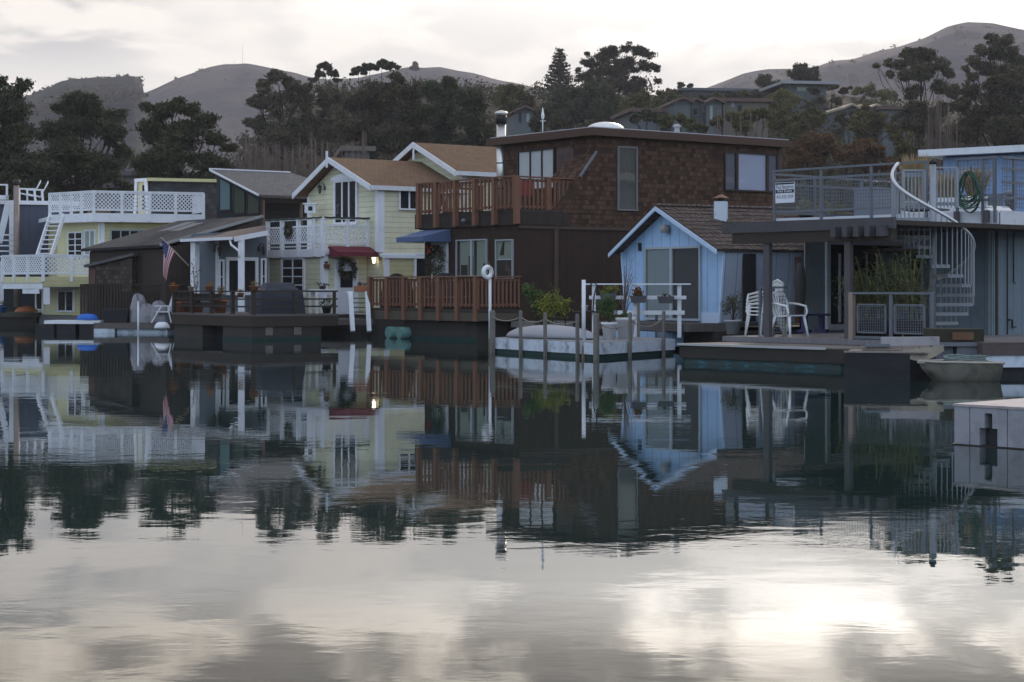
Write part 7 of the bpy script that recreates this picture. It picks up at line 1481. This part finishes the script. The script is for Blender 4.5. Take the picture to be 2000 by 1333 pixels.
# curved corrugated sheet like a boat skin
mb = MB(); n = 14; mb.sm = False
cs = []
for i in range(n + 1):
    s = i / n; x = RFm.pt(.98 + s * .75, .0, -.02 - s * .25); sag = .10 * math.sin(s * math.pi); w_ = .02 * (i % 2)
    cs.append((x + Z3 * (.50 + .10 * s + w_), x + Z3 * (.44 - sag * 1.4 + .06 * s) + RFm.n.to_3d() * .10 * math.sin(s * math.pi)))
for i in range(n): mb.hexa([cs[i][0], cs[i + 1][0], cs[i + 1][1], cs[i][1]], [cs[i][0] + RFm.n.to_3d() * .01, cs[i + 1][0] + RFm.n.to_3d() * .01, cs[i + 1][1] + RFm.n.to_3d() * .01, cs[i][1] + RFm.n.to_3d() * .01])
tag(mb.build('corrugated_sheet', M('buff_corrugated', (.27, .24, .18), .7, .2)), 'buff corrugated sheet sagging off the end of the black raft', 'sheet')
# dirty skiff
a, b_ = P(1812, 742, 32.3), P(1930, 742, 32.6)
t = thing('small_boat', 'dirty white snub dinghy floating between the raft and the concrete float', 'boat', a.lerp(b_, .5).xy.to_3d()); d = (b_ - a); d.z = 0; sd_ = Vector((-d.y, d.x, 0)).normalized(); A0 = Vector((a.x, a.y, 0)); n = 12; mb = MB(); mb.sm = True; m = 9
def sec(s, k):
    w = (.12 + .42 * min(1, s * 2.2) ** .6); zt_ = .33 - .02 * s; zb_ = -.12 if s > .25 else -.12 + (.25 - s) * 1.0; an = math.pi * k / (m - 1); ss_ = math.cos(an); return A0 + d * (s + (0 if s > .01 else 0) + (.10 * (1 - s) * (1 - abs(math.sin(an))) * -1 if s < .2 else 0)) + sd_ * ss_ * w * (1 if abs(ss_) > .99 else .88) + Z3 * (zt_ + (zb_ - zt_) * math.sin(an) ** .6)
for i in range(n + 1):
    for k in range(m): mb.v.append(sec(i / n, k))
for i in range(n):
    for k in range(m - 1): mb.face([i * m + k, i * m + k + 1, (i + 1) * m + k + 1, (i + 1) * m + k])
mb.sm = False; mb.face([k for k in range(m)]); mb.face([n * m + k for k in range(m)][::-1]); mb.build('hull', M('mossy_white_hull', (.23, .21, .17), .8, .2, grime=.7), t)
mb = MB()
for kk in (0, m - 1): mb.tube([sec(i / n, kk) + Z3 * .01 for i in range(n + 1)], .022, 6)
mb.bar(sec(0, 0), sec(0, m - 1), .05); mb.bar(sec(1, 0), sec(1, m - 1), .05); mb.build('gunwale', M('buff_gunwale', (.42, .38, .32), .7, .15), t)
mb = MB(); [mb.fb(Fr(A0.xy, d.xy), s * d.length, s * d.length + .2, .24, .27, -.36, .36) for s in (.4, .75)]; mb.parts('thwart', M('buff_gunwale', (.42, .38, .32)), t)
mb = MB(); rr = random.Random(12)
for k in range(5): c = A0 + d * .62 + Z3 * (.36 + k * .015); mb.tube([c + d.normalized() * (.38 + rr.uniform(-.05, .05)) * math.cos(q) + sd_ * .22 * math.sin(q) + Z3 * .02 * math.sin(q * 2 + k) for q in [j * 6.283 / 16 for j in range(17)]], .012, 5, False)
tag(mb.build('rope_coil', M('green_grey_rope', (.18, .24, .22), .8)), 'loose grey-green rope coil lying on the dirty snub dinghy', 'rope')
# plank box behind the skiff
q = Fr(((1822 - 1000) * 34.2 / F, 34.2), (1, .0)); t = thing('wooden_bin', 'long mossy plank bin with an orange-brown board behind the snub dinghy', 'box', q.pt(.5, .3)); u_ = q.u(1922); mb = MB(); mb.fb(q, 0, u_, .62, .86, -.8, 0); mb.build('planks', M('mossy_dark_plank', (.04, .038, .022), .9, .35), t); mb = MB(); mb.fb(q, .36, u_ - .2, .66, .80, .003, .03); mb.build('orange_board', M('orange_brown_board', (.17, .085, .045), .8, .35), t)
mb = MB(); mb.fb(q, -.02, u_ + .08, .54, .615, -.9, .05); mb.build('grey_ledge', M('grey_lilac_trim', (.16, .165, .19)), t); mb = MB(); mb.fb(q, .02, .4, -.3, .53, -.8, -.1); mb.fb(q, .45, u_ + .05, .1, .53, -.8, .0); mb.parts('support', M('grey_lilac_trim', (.16, .165, .19)), t)
q = Fr(((1925 - 1000) * 33.9 / F, 33.9), (.98, .12)); t = thing('concrete_float', 'chipped concrete float with a rusty brown timber on top at the right edge', 'float', q.pt(.8, .0)); mb = MB(); mb.fb(q, 0, 4.0, .16, .38, -1.8, 0); mb.build('body', whitehull, t); mb = MB(); mb.fb(q, .08, 4, -.3, .155, -1.8, -.08); mb.build('keel', blackhull, t); mb = MB(); mb.fb(q, -.06, 4.0, .382, .60, -.25, .03); mb.build('timber', M('purple_brown_timber', (.11, .085, .08), .85, .3, grime=.2), t); mb = MB(); mb.fb(q, -.06, 4, .601, .625, -1.8, .04); mb.build('top_plank', greydeck, t)
# near dock at the right
nO = P(1864, 870, 19.25).xy; nf = Fr(nO, (.69, -.724)); nr = Fr(nO, (.724, .69)); zt_ = .405
t = thing('near_dock', 'pale concrete dock with dark notches at the right edge close to the camera', 'dock', nO.to_3d())
du = nf.d; rv = Vector((.724, .69)); slot = [(.285, .335), (1.02, 1.07)]
mb = MB(); cur = 0.0; pc = M('lilac_grey_concrete', (.33, .325, .35), .8, .08, spec=.2, grime=.35)
# front slabs with gaps
segs = [(0, .18), (.19, .62), (.63, 1.0), (1.01, 1.42), (1.43, 2.0), (2.01, 2.6)]
def notch(a, b_, has):
    if not has: return [[(a, .0), (b_, .0), (b_, zt_ - .005), (a, zt_ - .005)]]
    m_ = (a + b_) / 2; w = .045; W = .105; h1, h2 = .19, .34
    return [[(a, 0), (m_ - W, 0), (m_ - W, h1), (m_ - w, h1), (m_ - w, h2), (m_ - w * .6, zt_ - .06), (m_ - w * .6, zt_ - .005), (a, zt_ - .005)], [(m_ + W, 0), (b_, 0), (b_, zt_ - .005), (m_ + w * .6, zt_ - .005), (m_ + w * .6, zt_ - .06), (m_ + w, h2), (m_ + w, h1), (m_ + W, h1)], [(m_ - w * .6 + .001, zt_ - .06), (m_ + w * .6 - .001, zt_ - .06), (m_ + w * .6 - .001, zt_ - .006), (m_ - w * .6 + .001, zt_ - .006)]]
for i, (a, b_) in enumerate(segs):
    for pl in notch(a, b_, i in (1, 3, 5)):
        pl = [(u, z - .0 if z > 0 else .012) for u, z in pl]; mb.hexa([nf.pt(u, z, -.12) for u, z in pl], [nf.pt(u, z, 0) for u, z in pl])
mb.build('front_panels', pc, t)
mb = MB(); mb.prism([tuple(nf.xy(.01, -.121)), tuple(nf.xy(2.6, -.121)), tuple(nf.xy(2.6, -3)), tuple(nf.xy(.01, -3))], -.3, zt_ - .01); mb.build('core', M('dark_core_concrete', (.05, .047, .05), .8, .3), t)  # darker core, showing in the notches and slab gaps
mb = MB(); mb.prism([tuple(nf.xy(-.01, .012)), tuple(nf.xy(2.62, .012)), tuple(nf.xy(2.62, -3)), tuple(nf.xy(-.01, -3))], zt_ - .004, zt_ + .022); mb.build('top_slab', M('littered_pale_deck', (.40, .35, .34), .85, .15, grime=.5, scale=8), t)
mb = MB(); mb.fb(nr, 0.03, 3.0, .0, zt_ - .006, .0 , .02); mb.build('side_panel', pc, t)
mb = MB(); mb.prism([tuple(nf.xy(-.02, .02)), tuple(nf.xy(2.6, .02)), tuple(nf.xy(2.6, -.2)), tuple(nf.xy(-.02, -.2))], -.05, .011); mb.build('waterline_growth', M('brown_waterline', (.04, .03, .025), .7, .4), t)

# ================================================================ houses on the hillside
hw1 = M('hill_house_grey', (.10, .115, .12), .85, .08); hw2 = M('hill_house_tan', (.14, .125, .10), .85, .08); hroof = M('hill_house_roof', (.11, .075, .06), .9, .1); hwhite = M('hill_house_white', (.27, .28, .29))
def hillhouse(name, label, px0, px1, ytop, ybot, Y, wall, roofm, kind='flat', n=1, wins=(), slant=.5, depth=8.0, over=.4, trim=None):
    f = Fr(((px0 - 1000) * Y / F, Y), (1, slant * .3)); w = f.u(px1); zt, zb = zpx(ytop, Y), zpx(ybot, Y); t = thing(name, label, 'house', f.pt(w / 2, zb))
    if kind == 'flat':
        mb = MB(); mb.fb(f, 0, w, zb - 3, zt - .35, -depth, 0); mb.build('wall', wall, t); mb = MB(); mb.fb(f, -over, w + over, zt - .34, zt, -depth - over, over); mb.build('roof', roofm, t)
    else:
        mb = MB(); bw = w / n; gh = bw * .20
        for i in range(n):
            a, b_, o = i * bw, (i + 1) * bw - .02, -.9 * (i % 2); pr = [(a, zb - 3), (b_, zb - 3), (b_, zt - gh), ((a + b_) / 2, zt), (a, zt - gh)]; mb.hexa([f.pt(u, z, o) for u, z in pr], [f.pt(u, z, -depth) for u, z in pr])
        mb.parts('wall', wall, t); mb = MB()
        for i in range(n):
            a, b_, o = i * bw - .2, (i + 1) * bw + .2, -.9 * (i % 2) + .5; m_ = (a + b_) / 2
            for s, e in ((a, m_), (b_, m_)): mb.hexa([f.pt(s, zt - gh - .1, o), f.pt(m_, zt + .03, o), f.pt(m_, zt + .03, -depth), f.pt(s, zt - gh - .1, -depth)], [f.pt(s, zt - gh + .12, o), f.pt(m_, zt + .25, o), f.pt(m_, zt + .25, -depth), f.pt(s, zt - gh + .12, -depth)])
        mb.build('roof', roofm, t)
    for (wx, wy, ww, wh, mt) in wins:
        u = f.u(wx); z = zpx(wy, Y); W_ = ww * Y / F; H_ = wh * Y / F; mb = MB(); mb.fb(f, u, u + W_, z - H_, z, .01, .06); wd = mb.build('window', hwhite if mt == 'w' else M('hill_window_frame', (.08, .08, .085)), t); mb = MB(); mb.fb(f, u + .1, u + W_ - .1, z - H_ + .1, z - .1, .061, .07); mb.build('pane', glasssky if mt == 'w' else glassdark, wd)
    return t
hillhouse('hillside_house', 'small grey cottage with a low gable above the steel flue pipe', 1004, 1046, 211, 250, 170, hw1, hroof, 'gable', 1, [(1028, 222, 6, 16, 'w'), (1012, 218, 7, 24, 'd')])
hillhouse('hillside_house', 'left block of the grey gabled apartments partly hidden by trees', 1236, 1290, 212, 250, 172, hw1, hroof, 'flat', 1, [(1248, 225, 6, 12, 'w'), (1270, 220, 8, 12, 'd')])
hillhouse('hillside_house', 'middle grey apartment block with three small gables', 1318, 1410, 194, 250, 170, hw1, hroof, 'gable', 3, [(1352, 210, 12, 16, 'd'), (1386, 206, 6, 28, 'w'), (1352, 234, 7, 14, 'w'), (1372, 204, 8, 14, 'd')], over=.4)
hillhouse('hillside_house', 'right apartment block with a long tan side wall', 1412, 1500, 192, 232, 172, hw2, hroof, 'flat', 1, [(1428, 200, 6, 10, 'w'), (1440, 204, 10, 18, 'd')])
hillhouse('hillside_house', 'long low roofed house on the crest behind the apartments', 1335, 1480, 172, 190, 238, M('crest_wall', (.06, .06, .062)), hw1, 'flat', 1, [(1350, 182, 10, 5, 'd'), (1420, 180, 12, 5, 'd')])
hillhouse('hillside_house', 'modern house with a pale flat roof below the domed tree', 1542, 1614, 160, 180, 215, hw1, hwhite, 'flat', 1, [(1556, 170, 24, 8, 'w')], over=1.2)
hillhouse('hillside_house', 'row of three zigzag pale edged roofs on the right slope', 1650, 1722, 207, 250, 190, hw1, M('pale_tan_roof', (.34, .28, .2)), 'gable', 3, [(1660, 225, 7, 14, 'd'), (1684, 225, 7, 14, 'd')])
hillhouse('hillside_house', 'grey house with a brown roof right of the zigzag roofs', 1724, 1768, 208, 252, 189, hw1, hroof, 'flat', 1, [(1738, 236, 5, 8, 'w'), (1730, 222, 6, 8, 'd')])
hillhouse('hillside_house', 'small pale roofed shed behind the bare poplars in the middle', 676, 722, 286, 305, 128, hw1, hw2, 'flat', 1, [(690, 293, 8, 6, 'd')])
hillhouse('hillside_house', 'grey house half hidden among the dark trees at the left', 215, 262, 335, 378, 135, M('lilac_grey_wall', (.14, .13, .14)), M('lilac_grey_roof', (.10, .09, .10)), 'flat', 1, [(225, 350, 10, 12, 'd')])
# masts on the hills
for (x, y0, y1, Y, l) in ((474, 130, 88, 1240, 'thin radio mast on top of the middle hill'), (458, 130, 118, 1240, 'short radio mast on top of the middle hill'), (1797, 82, 44, 1140, 'thin radio mast on the slope of the right hill')):
    a, b_ = P(x, y0 + 2, Y), P(x, y1, Y); t = thing('radio_mast', l, 'mast', a); mb = MB(); mb.tube([a, b_], .09, 4); mb.build('shaft', steel, t); mb = MB(); mb.bar(a, a + Z3 * 2, 2.2); mb.build('base_hut', hwhite, t)
for (x, y, r_, l) in ((1797, 79, 3, 'left one of two tiny trees on the skyline of the right hill'), (1804, 79, 3, 'right one of two tiny trees on the skyline of the right hill'), (344, 153, 4, 'round bush on the skyline of the middle hill')):
    tree(l, 1130 if x > 1000 else 1235, [(x, y, r_), (x + r_ * .5, y + 2, r_ * .7)], G['dark'], 300, 1.6, .6, name='skyline_tree', k=6, limbs=False)
def haze():
    mt = bpy.data.materials.new('thin_sea_haze'); mt.use_nodes = True; N = mt.node_tree.nodes; N.remove(N['Principled BSDF'])
    v = N.new('ShaderNodeVolumePrincipled'); v.inputs['Color'].default_value = (0.86, 0.86, 1.0, 1); v.inputs['Density'].default_value = 0.00023; v.inputs['Anisotropy'].default_value = 0.2
    mt.node_tree.links.new(v.outputs[0], N['Material Output'].inputs['Volume'])
    mb = MB(); mb.box(-1500, 1500, -420, 1400, -12, 178); tag(mb.build('haze', mt), 'thin pale haze in front of the far hills', 'haze', kind='stuff')
haze()
